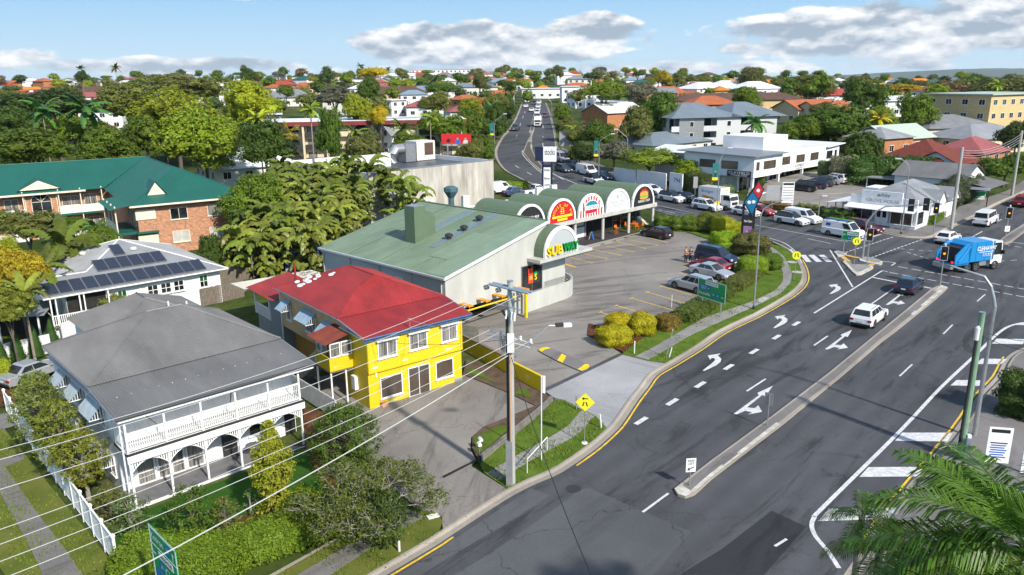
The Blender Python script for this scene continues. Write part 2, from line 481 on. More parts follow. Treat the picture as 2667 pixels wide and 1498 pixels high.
PATHD=asphalt('old_footpath_concrete',(0.17,0.16,0.155),ang=48,crack=0.2,stain=0.5)
KERB=asphalt('kerb_concrete',(0.30,0.27,0.23),ang=48,crack=0.0,stain=0.4)
PAINT=mat('road_paint_white',(0.72,0.72,0.73),0.75,c2=(0.40,0.40,0.41),vscale=4.5,detail=10,coord='World')
PAINTY=mat('road_paint_yellow',(0.72,0.47,0.03),0.7,var=0.18,vscale=3.0,detail=8,coord='World')
TACT=mat('tactile_paving_orange',(0.66,0.36,0.05),0.75,var=0.12,coord='World')
WPAINT=mat('worn_white_kerb_paint',(0.66,0.64,0.58),0.75,c2=(0.30,0.27,0.22),vscale=1.6,detail=8,coord='World')
GRASS=mat('grass',(0.115,0.175,0.022),0.9,c2=(0.052,0.095,0.012),vscale=0.8,detail=8,bump=0.8,bscale=14,coord='World',spec=0.1)
GRASSD=mat('dry_grass',(0.15,0.155,0.035),0.9,c2=(0.075,0.105,0.018),vscale=0.5,detail=9,bump=0.8,bscale=14,coord='World',spec=0.1)
LAWN=mat('lawn',(0.035,0.10,0.012),0.9,c2=(0.022,0.075,0.010),vscale=1.2,detail=8,bump=0.6,bscale=20,coord='World',spec=0.1)
MULCH=mat('mulch',(0.16,0.07,0.03),0.95,c2=(0.05,0.026,0.015),vscale=3.5,detail=9,bump=1.0,bscale=16,coord='World',spec=0.1)
SOIL=mat('soil',(0.14,0.10,0.07),0.95,c2=(0.07,0.05,0.035),vscale=1.5,detail=9,bump=0.8,bscale=18,coord='World',spec=0.1)
def suburb_ground():
 m,nt,b=nmat('suburb_ground')
 g=N(nt,'ShaderNodeNewGeometry')
 def noise(s,d):
  t=N(nt,'ShaderNodeTexNoise');t.inputs['Scale'].default_value=s;t.inputs['Detail'].default_value=d
  nt.links.new(g.outputs['Position'],t.inputs['Vector']);return t.outputs[0]
 cr=N(nt,'ShaderNodeValToRGB');nt.links.new(noise(0.06,6),cr.inputs[0])
 cr.color_ramp.elements[0].position=0.38;cr.color_ramp.elements[0].color=(0.035,0.06,0.012,1)
 cr.color_ramp.elements[1].position=0.66;cr.color_ramp.elements[1].color=(0.13,0.12,0.07,1)
 e=cr.color_ramp.elements.new(0.52);e.color=(0.07,0.10,0.02,1)
 mx=N(nt,'ShaderNodeMixRGB');mx.blend_type='MULTIPLY';mx.inputs[0].default_value=0.6
 nt.links.new(cr.outputs[0],mx.inputs[1]);c2=N(nt,'ShaderNodeValToRGB');nt.links.new(noise(1.3,8),c2.inputs[0])
 c2.color_ramp.elements[0].position=0.35;c2.color_ramp.elements[0].color=(0.4,0.4,0.4,1);c2.color_ramp.elements[1].position=0.65
 nt.links.new(c2.outputs[0],mx.inputs[2]);nt.links.new(mx.outputs[0],b.inputs['Base Color'])
 b.inputs['Roughness'].default_value=0.95;b.inputs['Specular IOR Level'].default_value=0.1
 return m
def terrain():
 mb=MB()
 ys=[0+4*i for i in range(36)]+[150+15*i for i in range(26)]+[560+60*i for i in range(18)]+[1700,2000,2600,3600,5200,8000,12000,20000]
 xs=[-180+5*i for i in range(73)]
 n=len(xs)
 for y in ys:
  k=1+max(0,y-100)/100.0
  for x in xs:
   X=x*k;mb.v.append((X,y,TZ(X,y)-0.07))
 for j in range(len(ys)-1):
  for i in range(n-1):mb.f.append((j*n+i,j*n+i+1,(j+1)*n+i+1,(j+1)*n+i))
 o=mb.build('ground',suburb_ground(),smooth=True);struct(o)
terrain()
# ================================================================ roads
LEFT=[(1005,1498),(1134,1421),(1173,1395),(1313,1304),(1383,1266),(1450,1237),(1494,1210),(1554,1167),(1604,1122),(1626,1095),(1657,1048),(1686,1010),(1710,978),(1752,953),(1824,909),(1886,866),(1959,831),(1985,818),(2063,772),(2096,741),(2101,715),(2091,686),(2070,658),(2040,640),(1998,623),(1959,611),(1900,597),(1840,582),(1760,562),(1701,546),(1620,528),(1540,515),(1471,504),(1411,488),(1349,460),(1320,444),(1301,421),(1295,400),(1298,383),(1312,358),(1330,337),(1348,305),(1362,268)]
FAR=[(1420,268),(1430,295),(1440,336),(1446,378),(1456,391),(1479,409),(1531,432),(1598,458),(1666,484),(1774,505),(1809,521),(1928,545),(2008,559),(2127,579),(2231,593),(2305,608),(2345,617),(2388,621),(2425,620),(2453,607),(2534,568),(2596,535),(2642,514),(2760,462)]
RIGHT=[(2900,838),(2760,868),(2667,905),(2622,931),(2593,983),(2544,1035),(2482,1125),(2324,1315),(2246,1429),(2100,1640)]
left_w=[G(1005,1498)-hdir(47)*14]+smooth_line(pxs(LEFT),3)
far_w=smooth_line(pxs(FAR),3)
right_w=smooth_line(pxs(RIGHT),3)
far_end=[G(2760,462),G(2950,560),G(2950,800)]
road=struct(fill([(p[0],p[1])for p in left_w]+[(p[0],p[1])for p in far_w]+[(p[0],p[1])for p in far_end[1:]]+[(p[0],p[1])for p in right_w],0.0,6.0).build('road',ASPH))
def offset(line,o):
 out=[]
 for i,p in enumerate(line):
  a,b=line[max(i-1,0)],line[min(i+1,len(line)-1)]
  d=Vector((b[0]-a[0],b[1]-a[1])).normalized();out.append(Vector((p[0]-d.y*o,p[1]+d.x*o,0)))
 return out
KP=[(-0.02,0.003),(0.32,-0.012),(0.36,0.10),(0.40,0.13),(0.53,0.135),(0.53,-0.15)]
struct(sweep(left_w,KP).build('kerb',KERB));struct(sweep(far_w,KP).build('kerb',KERB));struct(sweep(right_w,KP).build('kerb',KERB))
def near_idx(line,px):
 q=G(*px);return min(range(len(line)),key=lambda i:(line[i][0]-q.x)**2+(line[i][1]-q.y)**2)
def edge_line(line,a,b,o0,o1,m,name):
 i,j=near_idx(line,a),near_idx(line,b)
 sweep(line[min(i,j):max(i,j)+1],[(o0,0.006),(o1,0.006)]).build(name,m,road)
edge_line(left_w,(1005,1498),(1165,1399),-0.26,-0.14,PAINTY,'yellow_edge_line')
edge_line(left_w,(1494,1210),(2083,675),-0.26,-0.14,PAINTY,'yellow_edge_line')
edge_line(right_w,(2324,1315),(2622,931),-0.26,-0.14,PAINTY,'yellow_edge_line')
edge_line(right_w,(2246,1429),(2324,1315),-0.26,-0.14,PAINTY,'yellow_edge_line')
def patch(name,px,m,dz=0.004):return ground(name,px,m,dz,parent=road)
patch('road_patch',[(1505,1276),(1535,1272),(1800,1385),(1700,1498),(1650,1585),(1040,1585),(1310,1420),(1480,1300)],ASPH2)
patch('road_patch',[(1880,1430),(2010,1330),(2100,1372),(1990,1498),(1800,1498),(1760,1540),(1700,1540)],ASPH3)
patch('road_patch',[(1383,1272),(1432,1290),(1350,1344),(1075,1510),(1000,1560),(960,1545),(1130,1440)],ASPH2,0.0035)
def strip(a,b,w,m=PAINT,name='lane_line',dz=0.006,parent=None,close=0):
 A,B=G(*a),G(*b);d=(B-A);d.z=0;d.normalize();n=Vector((-d.y,d.x,0))*w/2
 k=max(1,int((B-A).length/8));mb=MB()
 for i in range(k):
  p,q=A.lerp(B,i/k),A.lerp(B,(i+1)/k)
  mb.poly([Vector((x.x,x.y,TZ(x.x,x.y)+dz))for x in(p-n,q-n,q+n,p+n)])
 return mb.build(name,m,parent or road)
def shape(px,m=PAINT,name='road_marking',dz=0.006,parent=None):
 return ground(name,px,m,dz,parent=parent or road)
def z2(R,pts):return[(R[0]+x/3.86,R[1]+y/3.86)for x,y in pts]
RA=(1700,650)
la=z2(RA,[(500,1218),(600,1140),(628,1112),(618,1092),(592,1090),(578,1110),(553,1066),(683,1045),(655,1068),(690,1098),(684,1128),(640,1165),(522,1220)])
sa=z2(RA,[(1730,1003),(1905,874),(1888,858),(2003,808),(1960,881),(1934,872),(1830,957),(1893,963),(1920,944),(1964,988),(1852,1006),(1882,991),(1822,980),(1760,1005)])
def arrow(px,base,dest,name):
 A=G(*base);pts=[p-A for p in pxs(px)]
 for q in dest:
  B=G(*q)
  poly=[(B.x+p.x,B.y+p.y)for p in pts]
  mb=fill(poly,0.006);mb.build(name,PAINT,road)
arrow(la,z2(RA,[(510,1220)])[0],z2(RA,[(510,1220),(1220,790),(1785,448)]),'left_turn_arrow')
arrow(sa,z2(RA,[(1740,1004)])[0],z2(RA,[(1740,1004),(2350,556)])+[(1913,1079)],'straight_right_arrow')
d1=Vector((math.cos(RAD(48)),math.sin(RAD(48)),0))
for c in[(2074,843),(2022.5,878),(1964,915.5),(1898,956),(1824,1002),(1751,1047),(1670,1096)]:
 g0=G(*c);a,b=g0-d1*0.65,g0+d1*0.65;n=Vector((-d1.y,d1.x,0))*0.17
 mb=MB();mb.poly([Vector((p.x,p.y,TZ(p.x,p.y)+0.006))for p in(a-n,b-n,b+n,a+n)]);mb.build('lane_dash',PAINT,road)
for a,b,w in[((2120,816),(2298,705),.16),((2298,705),(2312,708),.16),((1945,1019),(1994,987),.14),((2120,900),(2156,875),.14),((2267,794),(2332,748),.14),((1674,1334),(1741,1285),.14),((2161,650),(2221,748),.16),((2270,722),(2340,736),.28),((2404,747),(2425,751),.28),((2343,980),(2376,949),.12),((2457,870),(2481,846),.12),((2545,785),(2566,767),.12),((2018,1423),(2049,1404),.14)]:
 strip(a,b,w)
def pline(px,w,name='edge_line',m=PAINT,k=4):
 ln=smooth_line(pxs(px),k);sweep(ln,[(-w/2,0.0065),(w/2,0.0065)]).build(name,m,road)
pline([(2185,1480),(2155,1434),(2125,1398),(2114,1369),(2122,1346),(2145,1320),(2344,1123),(2448,1012),(2534,931),(2600,868),(2640,846),(2700,836)],0.22)
RC=(2000,1123);RD=(2000,750);R9=(2000,400);R8=(1700,400);R7=(1134,400);R5=(1134,650);R3=(1334,150);R4=(2000,150);R1=(0,400);RB=(667,150);R6=(567,400);RE=(0,600);RF=(567,650)
for R_,q in[(RC,[(505,905),(610,780),(1300,765),(1240,880)]),(RC,[(920,460),(1010,362),(1595,358),(1525,455)]),(RC,[(1280,97),(1350,15),(1860,15),(1805,103)]),(RD,[(1835,980),(1900,925),(2190,930),(2150,985)]),(RD,[(2090,765),(2150,710),(2405,715),(2345,765)]),(RD,[(2250,560),(2300,510),(2600,515),(2560,566)]),(RD,[(2490,372),(2560,345),(2680,345),(2680,375)])]:
 shape(z2(R_,q),name='hatch_bar')
for q in[[(325,1020),(380,1018),(438,1090),(385,1090)],[(405,1020),(465,1018),(545,1088),(488,1090)],[(508,1020),(565,1018),(648,1088),(590,1090)],[(190,972),(236,962),(268,1000),(236,1008)]]:
 shape(z2(R9,q),name='zebra_stripe')
def dashes(a,b,n,w,duty=0.62,R_=R9):
 A,B=z2(R_,[a])[0],z2(R_,[b])[0]
 for i in range(n):
  t0,t1=i/n,(i+duty)/n
  strip((A[0]+(B[0]-A[0])*t0,A[1]+(B[1]-A[1])*t0),(A[0]+(B[0]-A[0])*t1,A[1]+(B[1]-A[1])*t1),w,name='crossing_dash')
dashes((780,995),(1270,835),13,.15,.7);dashes((1040,1048),(1560,860),14,.15,.7)
dashes((1310,1137),(2640,1375),10,.15,.72);dashes((1220,1195),(2620,1450),11,.15,.72)
dashes((1330,958),(1700,985),4,.12,.5);dashes((1400,993),(1650,1070),4,.12,.6)
dashes((2180,1090),(2700,1060),4,.12,.5);dashes((2370,910),(2700,975),3,.12,.6)
for a,b,w in[((0,512),(870,690),.13),((870,690),(1960,888),.13),((60,565),(225,602),.12),((1555,855),(1790,905),.12),((600,660),(800,700),.12),((2080,877),(2290,810),.4),((-300,450),(0,512),.13),((1640,790),(1760,815),.13)]:
 strip(z2(R8,[a])[0],z2(R8,[b])[0],w)
pline(z2(R8,[(700,745),(1000,812),(1150,845),(1300,890),(1390,945),(1450,1010),(1500,1100)]),0.13)
for a,b in[((2005,865),(2155,783)),((2290,690),(2350,662)),((2470,590),(2515,565)),((1155,1082),(1285,1100)),((1285,1100),(1240,1127)),((2435,890),(2620,912)),((1880,855),(1985,862))]:
 strip(z2(R9,[a])[0],z2(R9,[b])[0],.14)
for a,b in[((300,1100),(450,1190)),((450,1190),(700,1290)),((400,1160),(520,1230)),((1170,1310),(1250,1335)),((30,1085),(70,1110)),((150,1155),(195,1178)),((40,810),(48,780)),((75,690),(85,660)),((105,610),(112,585)),((125,560),(130,540)),((310,900),(308,860)),((310,800),(308,760)),((312,710),(308,680)),((285,600),(282,570))]:
 strip(z2(R3,[a])[0],z2(R3,[b])[0],.16)
# ================================================================ raised islands
def slabs(name,lpx,rpx,n,m,dz,gap=0.012,parent=None,t=0.06,world=False):
 L_=[Vector(p)for p in(lpx if world else pxs(lpx,dz))];R_=[Vector(p)for p in(rpx if world else pxs(rpx,dz))]
 def res(P_,n):
  d=[0.0]
  for i in range(1,len(P_)):d.append(d[-1]+(P_[i]-P_[i-1]).length)
  out=[]
  for k in range(n+1):
   s=d[-1]*k/n;i=0
   while i<len(d)-2 and d[i+1]<s:i+=1
   u=(s-d[i])/max(1e-6,d[i+1]-d[i]);out.append(P_[i].lerp(P_[i+1],u))
  return out
 A,B=res(L_,n),res(R_,n)
 root=parent
 if root is None:
  root=bpy.data.objects.new(name,None);col.objects.link(root);struct(root)
 for i in range(n):
  q=[A[i],B[i],B[i+1],A[i+1]];c=sum(q,Vector())/4
  w=max(0.1,(A[i+1]-A[i]).length);f=1-2*gap/w
  h=random.uniform(-0.006,0.006)
  q=[c+(p-c)*f for p in q]
  mb=MB();mb.slab([Vector((p.x,p.y,TZ(p.x,p.y)+dz+h))for p in q],t)
  mb.build('slab',m,root)
 return root
med=ground('traffic_island',[(1756,1272),(1850,1200),(1998,1092),(2155,973),(2355,810),(2425,752),(2448,741),(2469,748),(2440,775),(2329,864),(2300,885),(2197,973),(2034,1106),(1972,1153),(1855,1243),(1809,1285),(1785,1293),(1765,1287)],KERB,0.14,skirt=0.2)
slabs('',[(1775,1266),(1850,1206),(2003,1094),(2160,975),(2358,813),(2430,755)],[(1802,1281),(1850,1237),(1965,1150),(2028,1100),(2190,973),(2293,882),(2322,862),(2445,763)],26,PATHD,0.152,parent=med)
shape([(1757,1272),(1774,1262),(1806,1282),(1786,1292),(1766,1286)],WPAINT,'painted_nose',0.15,med)
shape([(1805,1284),(1855,1240),(1972,1150),(2034,1104),(2022,1100),(1962,1146),(1846,1236),(1800,1276)],WPAINT,'painted_kerb',0.153,med)
shape([(2430,760),(2452,742),(2468,748),(2380,822),(2372,818),(2450,750)],WPAINT,'painted_kerb',0.153,med)
isl=[]
for q in([(665,985),(700,978),(795,1005),(785,1020),(705,1030)],[(752,1082),(775,1073),(840,1120),(1000,1118),(1062,1138),(1050,1155),(935,1213),(890,1215),(860,1195)],[(915,1060),(960,1040),(1060,1050),(1155,1085),(1150,1105),(1125,1115),(1000,1095),(930,1075)]):
 o=ground('traffic_island',z2(R9,q),WPAINT,0.13,skirt=0.2);isl.append(o)
 P_=pxs(z2(R9,q));c=sum(P_,Vector())/len(P_)
 o2=fill([c+(p-c)*0.80 for p in P_],0.138).build('island_infill',PATH,o)
for q in([(730,1040),(775,1035),(838,1085),(790,1087)],[(780,1027),(810,1020),(932,1046),(905,1058)],[(1035,1103),(1087,1110),(1045,1137),(990,1128)]):
 shape(z2(R9,q),TACT,'tactile_strip',0.02)
o=ground('traffic_island',z2(R9,[(2312,885),(2370,835),(2420,800),(2574,705),(2720,620),(2760,670),(2574,790),(2440,890),(2390,905),(2340,900)]),KERB,0.13,skirt=0.2)
shape(z2(R9,[(2350,880),(2425,815),(2574,722),(2720,640),(2740,662),(2574,770),(2430,878),(2385,890)]),PATHD,'island_infill',0.14,o)
o=ground('traffic_island',z2(R3,[(215,560),(180,720),(150,850),(105,950),(180,1050),(300,1150),(310,1090),(240,1010),(190,900),(195,850),(222,720),(240,560)]),KERB,0.14,skirt=0.2)
ground('island_infill',z2(R3,[(219,570),(185,720),(157,850),(118,950),(185,1040),(290,1128),(296,1092),(232,1014),(180,900),(188,850),(214,720),(236,570)]),mat('median_dark',(0.09,0.075,0.06),.9,coord='World'),0.15,parent=o)
pline(z2(R3,[(222,560),(150,850),(100,950),(175,1055),(300,1162),(420,1220)]),.16);pline(z2(R3,[(236,560),(196,880),(248,1020),(318,1100)]),.16)
# ================================================================ verges, forecourts, car parks
kin=offset(left_w,0.5)
def kseg(a,b):
 i,j=near_idx(left_w,a),near_idx(left_w,b);s=kin[min(i,j):max(i,j)+1]
 return s if i<=j else s[::-1]
def vpoly(name,kerbpart,px,m,dz,skirt=0.15):
 return struct(fill([(p[0],p[1])for p in kerbpart]+[(p.x,p.y)for p in pxs(px,dz)],dz,skirt=skirt).build(name,m))
start=[kin[0]]
vpoly('verge',start+kseg((1005,1498),(1160,1402)),[(1152,1358),(1145,1342),(1122,1330),(1090,1335),(1010,1330),(905,1388),(690,1510),(560,1600)],GRASSD,0.11)
slabs('footpath',[(700,1548),(772,1498),(950,1393),(1062,1325)],[(790,1548),(852,1502),(990,1411),(1105,1345)],8,PATHD,0.13)
shape([(878,1400),(882,1404),(700,1508),(690,1504)],KERB,'garden_edging',0.16)
vpoly('driveway_crossing',kseg((1165,1400),(1330,1296)),[(1262,1236),(1225,1212),(1170,1243),(1100,1300),(1075,1312),(1150,1345)],LOT2,0.07)
ground('forecourt',[(790,985),(850,1062),(880,1105),(1000,1250),(1075,1312),(1165,1246),(1225,1212),(1240,1199),(1225,1170),(1227,1137),(1260,1110),(1393,1056),(1315,1020),(1206,976),(1000,960)],LOT2,0.055,skirt=0.1)
ground('drain_grate',[(1152,1240),(1240,1196),(1243,1200),(1156,1245)],mat('drain_dark',(0.012,0.012,0.014),.6,var=0),0.075)
gard=ground('garden_bed',[(1206,974),(1315,1018),(1395,1056),(1262,1110),(1230,1138),(1229,1168),(1248,1198),(1330,1130),(1400,1072),(1436,1034),(1395,1012),(1290,955),(1215,935)],SOIL,0.13,skirt=0.1)
for q in([(1212,968),(1262,985),(1290,1000),(1262,975),(1225,955)],[(1232,1140),(1300,1108),(1330,1110),(1290,1150),(1255,1180),(1240,1170)],[(1340,1025),(1385,1035),(1375,1015),(1355,1012)]):ground('weedy_grass',q,GRASS,0.16,parent=gard)
v2=vpoly('verge',kseg((1340,1290),(1604,1122)),[(1582,1116),(1549,1080),(1515,1066),(1470,1042),(1440,1046),(1400,1086),(1330,1142),(1250,1206),(1262,1232)],GRASS,0.12)
slabs('footpath',[(1266,1232),(1341,1188),(1432,1138),(1473,1115),(1514,1068)],[(1300,1250),(1344,1222),(1419,1178),(1507,1131),(1535,1098),(1551,1081)],8,PATH,0.135)
vpoly('driveway_apron',kseg((1607,1118),(1752,953)),[(1690,940),(1654,931),(1618,922),(1419,1013),(1421,1020),(1445,1036),(1470,1042),(1515,1066),(1549,1080),(1582,1116)],APRON,0.06)
drn=ground('trench_drain',[(1416,1012),(1617,920),(1622,924),(1420,1020)],mat('steel_grate',(0.12,0.12,0.13),.5,metal=.5),0.08)
lot=ground('car_park',[(1421,1011),(1616,919),(1582,898),(1530,872),(1534,842),(1597,856),(1640,838),(1700,835),(1758,808),(1815,776),(1860,740),(1905,705),(1900,660),(1855,628),(1790,606),(1720,600),(1695,604),(1670,610),(1487,652),(1420,672),(1375,690),(1340,760),(1300,800),(1200,820),(1192,900),(1300,955)],LOT,0.02)
ground('garden_bed',[(1530,872),(1534,842),(1597,856),(1625,866),(1660,860),(1690,850),(1755,812),(1760,820),(1640,905),(1622,915),(1582,898)],MULCH,0.12,skirt=0.12)
v3=vpoly('verge',kseg((1752,953),(2052,645)),[(2000,634),(1960,622),(1900,610),(1800,585),(1720,575),(1700,598),(1790,604),(1858,626),(1906,658),(1910,706),(1862,744),(1818,780),(1760,815),(1690,855),(1640,906),(1620,922),(1655,930),(1690,939)],GRASS,0.115)
slabs('footpath',[(1655,928),(1700,905),(1832,828),(1959,785),(2019,757),(2039,733),(2039,710),(2029,681),(2016,665),(1985,645)],[(1687,937),(1714,923),(1800,872),(1980,791),(2036,762),(2060,735),(2063,710),(2050,681),(2039,665),(2005,640)],34,PATH,0.13)
ground('service_cover',[(1970,784),(1990,773),(2004,775),(1985,789)],mat('cover_pale',(.42,.41,.39),.8,coord='World'),0.15)
for c in[(2063,683),(2076,709)]:
 g0=G(*c,.13);mb=MB();mb.disc(g0,0.55,(0,0,1),20,0.02);struct(mb.build('service_cover',MATS['cover_pale']))
fin=offset(far_w,0.5)
fi=lambda a,b:fin[near_idx(far_w,a):near_idx(far_w,b)+1]
struct(fill([(p[0],p[1])for p in fi((1456,391),(2760,462))]+[(p.x,p.y)for p in pxs([(2720,440),(2620,500),(2560,520),(2500,540),(2420,575),(2390,598),(2305,590),(2240,568),(2130,560),(2010,540),(1930,525),(1815,505),(1780,494),(1670,470),(1600,446),(1540,420),(1490,398),(1462,384)])],0.13,skirt=.1).build('footpath',PATHD))
ground('car_park',[(2150,455),(2210,458),(2270,467),(2330,475),(2290,505),(2235,520),(2225,560),(2130,556),(2040,541),(1990,530),(1945,512),(1950,490),(2000,470),(2090,450),(2140,446)],LOT,0.04)
for i in range(6):
 a=(2085+i*32,478+i*11.5-(i>3)*2);strip((a[0]-20,a[1]+6-i),(a[0]+45,a[1]+2+i),.1,parent=road,dz=.05)
rin=offset(right_w,0.5)
struct(fill([(p[0],p[1])for p in rin]+[(p.x,p.y)for p in pxs([(2400,1640),(2800,1300),(2900,1100),(2950,900)])],0.12,skirt=.12).build('footpath',PATHD))
slabs('footpath',[(2270,1430),(2345,1318),(2500,1128),(2560,1038),(2610,985)],[(2340,1470),(2420,1345),(2570,1150),(2625,1060),(2670,1005)],14,PATHD,0.135)
ground('lawn',[(300,1400),(360,1335),(800,1168),(845,1215),(850,1260),(760,1330),(620,1400),(420,1440),(310,1470)],LAWN,0.04)
ground('garden_bed',[(790,1060),(850,1075),(875,1180),(905,1250),(880,1300),(820,1225),(795,1160)],MULCH,0.06)
ground('garden_bed',[(310,1420),(420,1395),(560,1385),(640,1340),(770,1300),(830,1330),(640,1420),(430,1470),(320,1470)],MULCH,0.055)
ground('garden_bed',[(0,960),(60,940),(125,965),(105,1040),(60,1050),(0,1060)],MULCH,0.06)
ground('side_verge',[(-60,1120),(10,1115),(320,1500),(330,1530),(60,1560),(-60,1400)],GRASSD,0.03)
slabs('footpath',[(-40,1210),(0,1284),(62,1395),(85,1442),(111,1498),(120,1530)],[(-8,1180),(34,1247),(124,1372),(161,1416),(215,1498),(240,1530)],9,PATHD,0.06)
ground('driveway',[(-60,1205),(0,1196),(60,1178),(62,1196),(18,1214),(-60,1235)],PATHD,0.045)
ground('driveway',[(-60,1090),(20,1075),(72,1050),(95,1075),(30,1112),(-60,1135)],PATHD,0.045)
def tline(a,b,R_=R5,t=True):
 a,b=z2(R_,[a])[0],z2(R_,[b])[0]
 strip(a,b,.11,PAINTY,'bay_line',.026,lot)
 if t:
  A,B=G(*a),G(*b);d=(B-A).normalized();n=Vector((-d.y,d.x,0))*.3
  mb=MB();e=d*.05
  mb.poly([Vector((p.x,p.y,TZ(p.x,p.y)+.0275))for p in(A-n-e,A-n+e,A+n+e,A+n-e)]);mb.build('bay_mark',PAINTY,lot)
for a,b in[((1655,632),(1960,720)),((1815,563),(2230,685)),((1970,490),(2405,618)),((2125,428),(2510,543)),((2270,370),(2574,460))]:tline(a,b)
for a,b in[((275,1205),(420,1240)),((320,1140),(430,1165))]:tline(a,b,R8)
for a,b in[((1580,1100),(1285,1030)),((1725,1060),(1400,990)),((1860,1022),(1550,960)),((1990,990),(1710,930)),((2110,955),(1830,890)),((2230,922),(1950,870)),((2330,895),(2150,850))]:tline(a,b,R7)
strip(z2(R7,[(1240,1095)])[0],z2(R7,[(1410,1145)])[0],.3,PAINTY,'bay_line',.026,lot)
for a,b in[((1310,1008),(1375,992)),((1430,975),(1520,955)),((1560,945),(1650,925)),((1690,912),(1775,893)),((1810,882),(1895,860)),((1925,850),(2010,832))]:
 A,B=G(*z2(R7,[a])[0]),G(*z2(R7,[b])[0]);mb=MB();d=(B-A).normalized();n=Vector((-d.y,d.x,0))*.09
 mb.slab([p+Vector((0,0,.14))for p in(A-n,B-n,B+n,A+n)],.14)
 tag(mb.build('wheel_stop',KERB),'low concrete wheel stop on the car park before the row of arched shops','wheel stop','wheel stops before the arched shops')
di=ground('driveway_island',z2(R5,[(1035,1010),(1060,985),(1130,978),(1165,990),(1540,1150),(1553,1175),(1530,1200),(1470,1222),(1425,1205),(1220,1115),(1060,1030)]),PATHD,0.12,skirt=0.15)
for q in([(1038,1010),(1062,987),(1130,980),(1163,992),(1100,1005),(1068,1028)],[(1225,1112),(1270,1048),(1318,1070),(1278,1138)],[(1430,1204),(1505,1150),(1538,1152),(1550,1175),(1528,1198),(1470,1218)]):shape(z2(R5,q),mat('bright_yellow_paint',(.78,.58,.01),.6,coord='World'),'painted_end',.128,di)
mb=MB();g0=G(1134+1388/3.86,1123+578/3.86);mb.disc((g0.x,g0.y,TZ(g0.x,g0.y)+.002),.42,(0,0,1),24,.008);mb.build('manhole_cover',mat('manhole_iron',(.035,.035,.04),.7),road)
# ================================================================ building materials
mat('white_trim',(0.78,0.78,0.77),0.5,var=0.04)
mat('white_boards',(0.74,0.75,0.76),0.6,var=0.06,vscale=0.8)
mat('offwhite',(0.68,0.66,0.60),0.6,var=0.06)
mat('cream_trim',(0.72,0.66,0.52),0.55,var=0.06)
mat('dark_trim',(0.035,0.036,0.038),0.5,var=0)
mat('porch_floor',(0.17,0.17,0.175),0.6,var=0.1)
mat('grey_iron',(0.225,0.222,0.215),0.55,metal=0.25,c2=(0.14,0.137,0.133),vscale=0.5,detail=8,stretch=(1,.35,1))
mat('grey_iron_light',(0.33,0.34,0.35),0.5,metal=0.3,var=0.10,vscale=0.4)
mat('blue_hood',(0.30,0.42,0.52),0.5,metal=0.2,c2=(0.20,0.29,0.38),vscale=3.0)
mat('grey_hood',(0.36,0.43,0.48),0.45,metal=0.3,var=0.08)
mat('red_roof',(0.34,0.03,0.03),0.6,c2=(0.19,0.018,0.02),vscale=0.7,detail=10,stretch=(1,.5,1))
mat('rust_roof',(0.20,0.045,0.025),0.8,c2=(0.10,0.02,0.015),vscale=1.6,detail=9)
mat('green_roof_dark',(0.012,0.105,0.080),0.5,var=0.06,vscale=0.3)
mat('green_roof_sage',(0.19,0.255,0.17),0.55,c2=(0.115,0.17,0.115),vscale=0.45,detail=11,stretch=(.5,1,1))
mat('sage_box',(0.115,0.165,0.10),0.5,var=0.05)
mat('sage_wall',(0.52,0.53,0.49),0.65,c2=(0.40,0.40,0.37),vscale=0.8,detail=11,stretch=(1,1,.3))
mat('sage_wall_blue',(0.42,0.45,0.46),0.65,var=0.05,vscale=0.5)
mat('tan_boards',(0.62,0.42,0.20),0.65,var=0.08,vscale=1.2)
mat('ochre_wall',(0.52,0.27,0.06),0.7,var=0.10,vscale=1.5)
mat('grey_fibro',(0.22,0.25,0.27),0.7,var=0.06)
mat('timber_grey',(0.23,0.19,0.15),0.85,c2=(0.12,0.10,0.08),vscale=5.0)
mat('weathered_conc',(0.60,0.57,0.51),0.85,c2=(0.26,0.24,0.21),vscale=0.75,detail=10,stretch=(1,1,.22))
mat('white_wall',(0.76,0.77,0.78),0.6,var=0.04,vscale=.5)
mat('white_roof',(0.72,0.73,0.74),0.5,var=0.05,vscale=.4)
mat('metal_grey',(0.34,0.35,0.36),0.45,metal=0.6,var=0.08)
mat('galv',(0.46,0.47,0.48),0.4,metal=0.7,var=0.08)
mat('black',(0.012,0.012,0.013),0.5,var=0)
mat('interior_shade',(0.02,0.019,0.018),0.8,var=0.3)  # near-black colour stands in for shade inside openings and under cover
mat('glass',(0.025,0.028,0.032),0.06,var=0.5,vscale=0.9,spec=0.7)
mat('glass_brown',(0.07,0.045,0.028),0.08,c2=(0.10,0.085,0.07),vscale=0.7,spec=0.6)
mat('glass_curtain',(0.055,0.052,0.05),0.2,c2=(0.30,0.29,0.27),vscale=2.6,detail=1.0,stretch=(3,3,.15),spec=0.6)
mat('glass_blind',(0.50,0.50,0.46),0.3,var=0.12,vscale=1.0,spec=0.6)
mat('green_glass',(0.01,0.10,0.02),0.15,var=0.1)
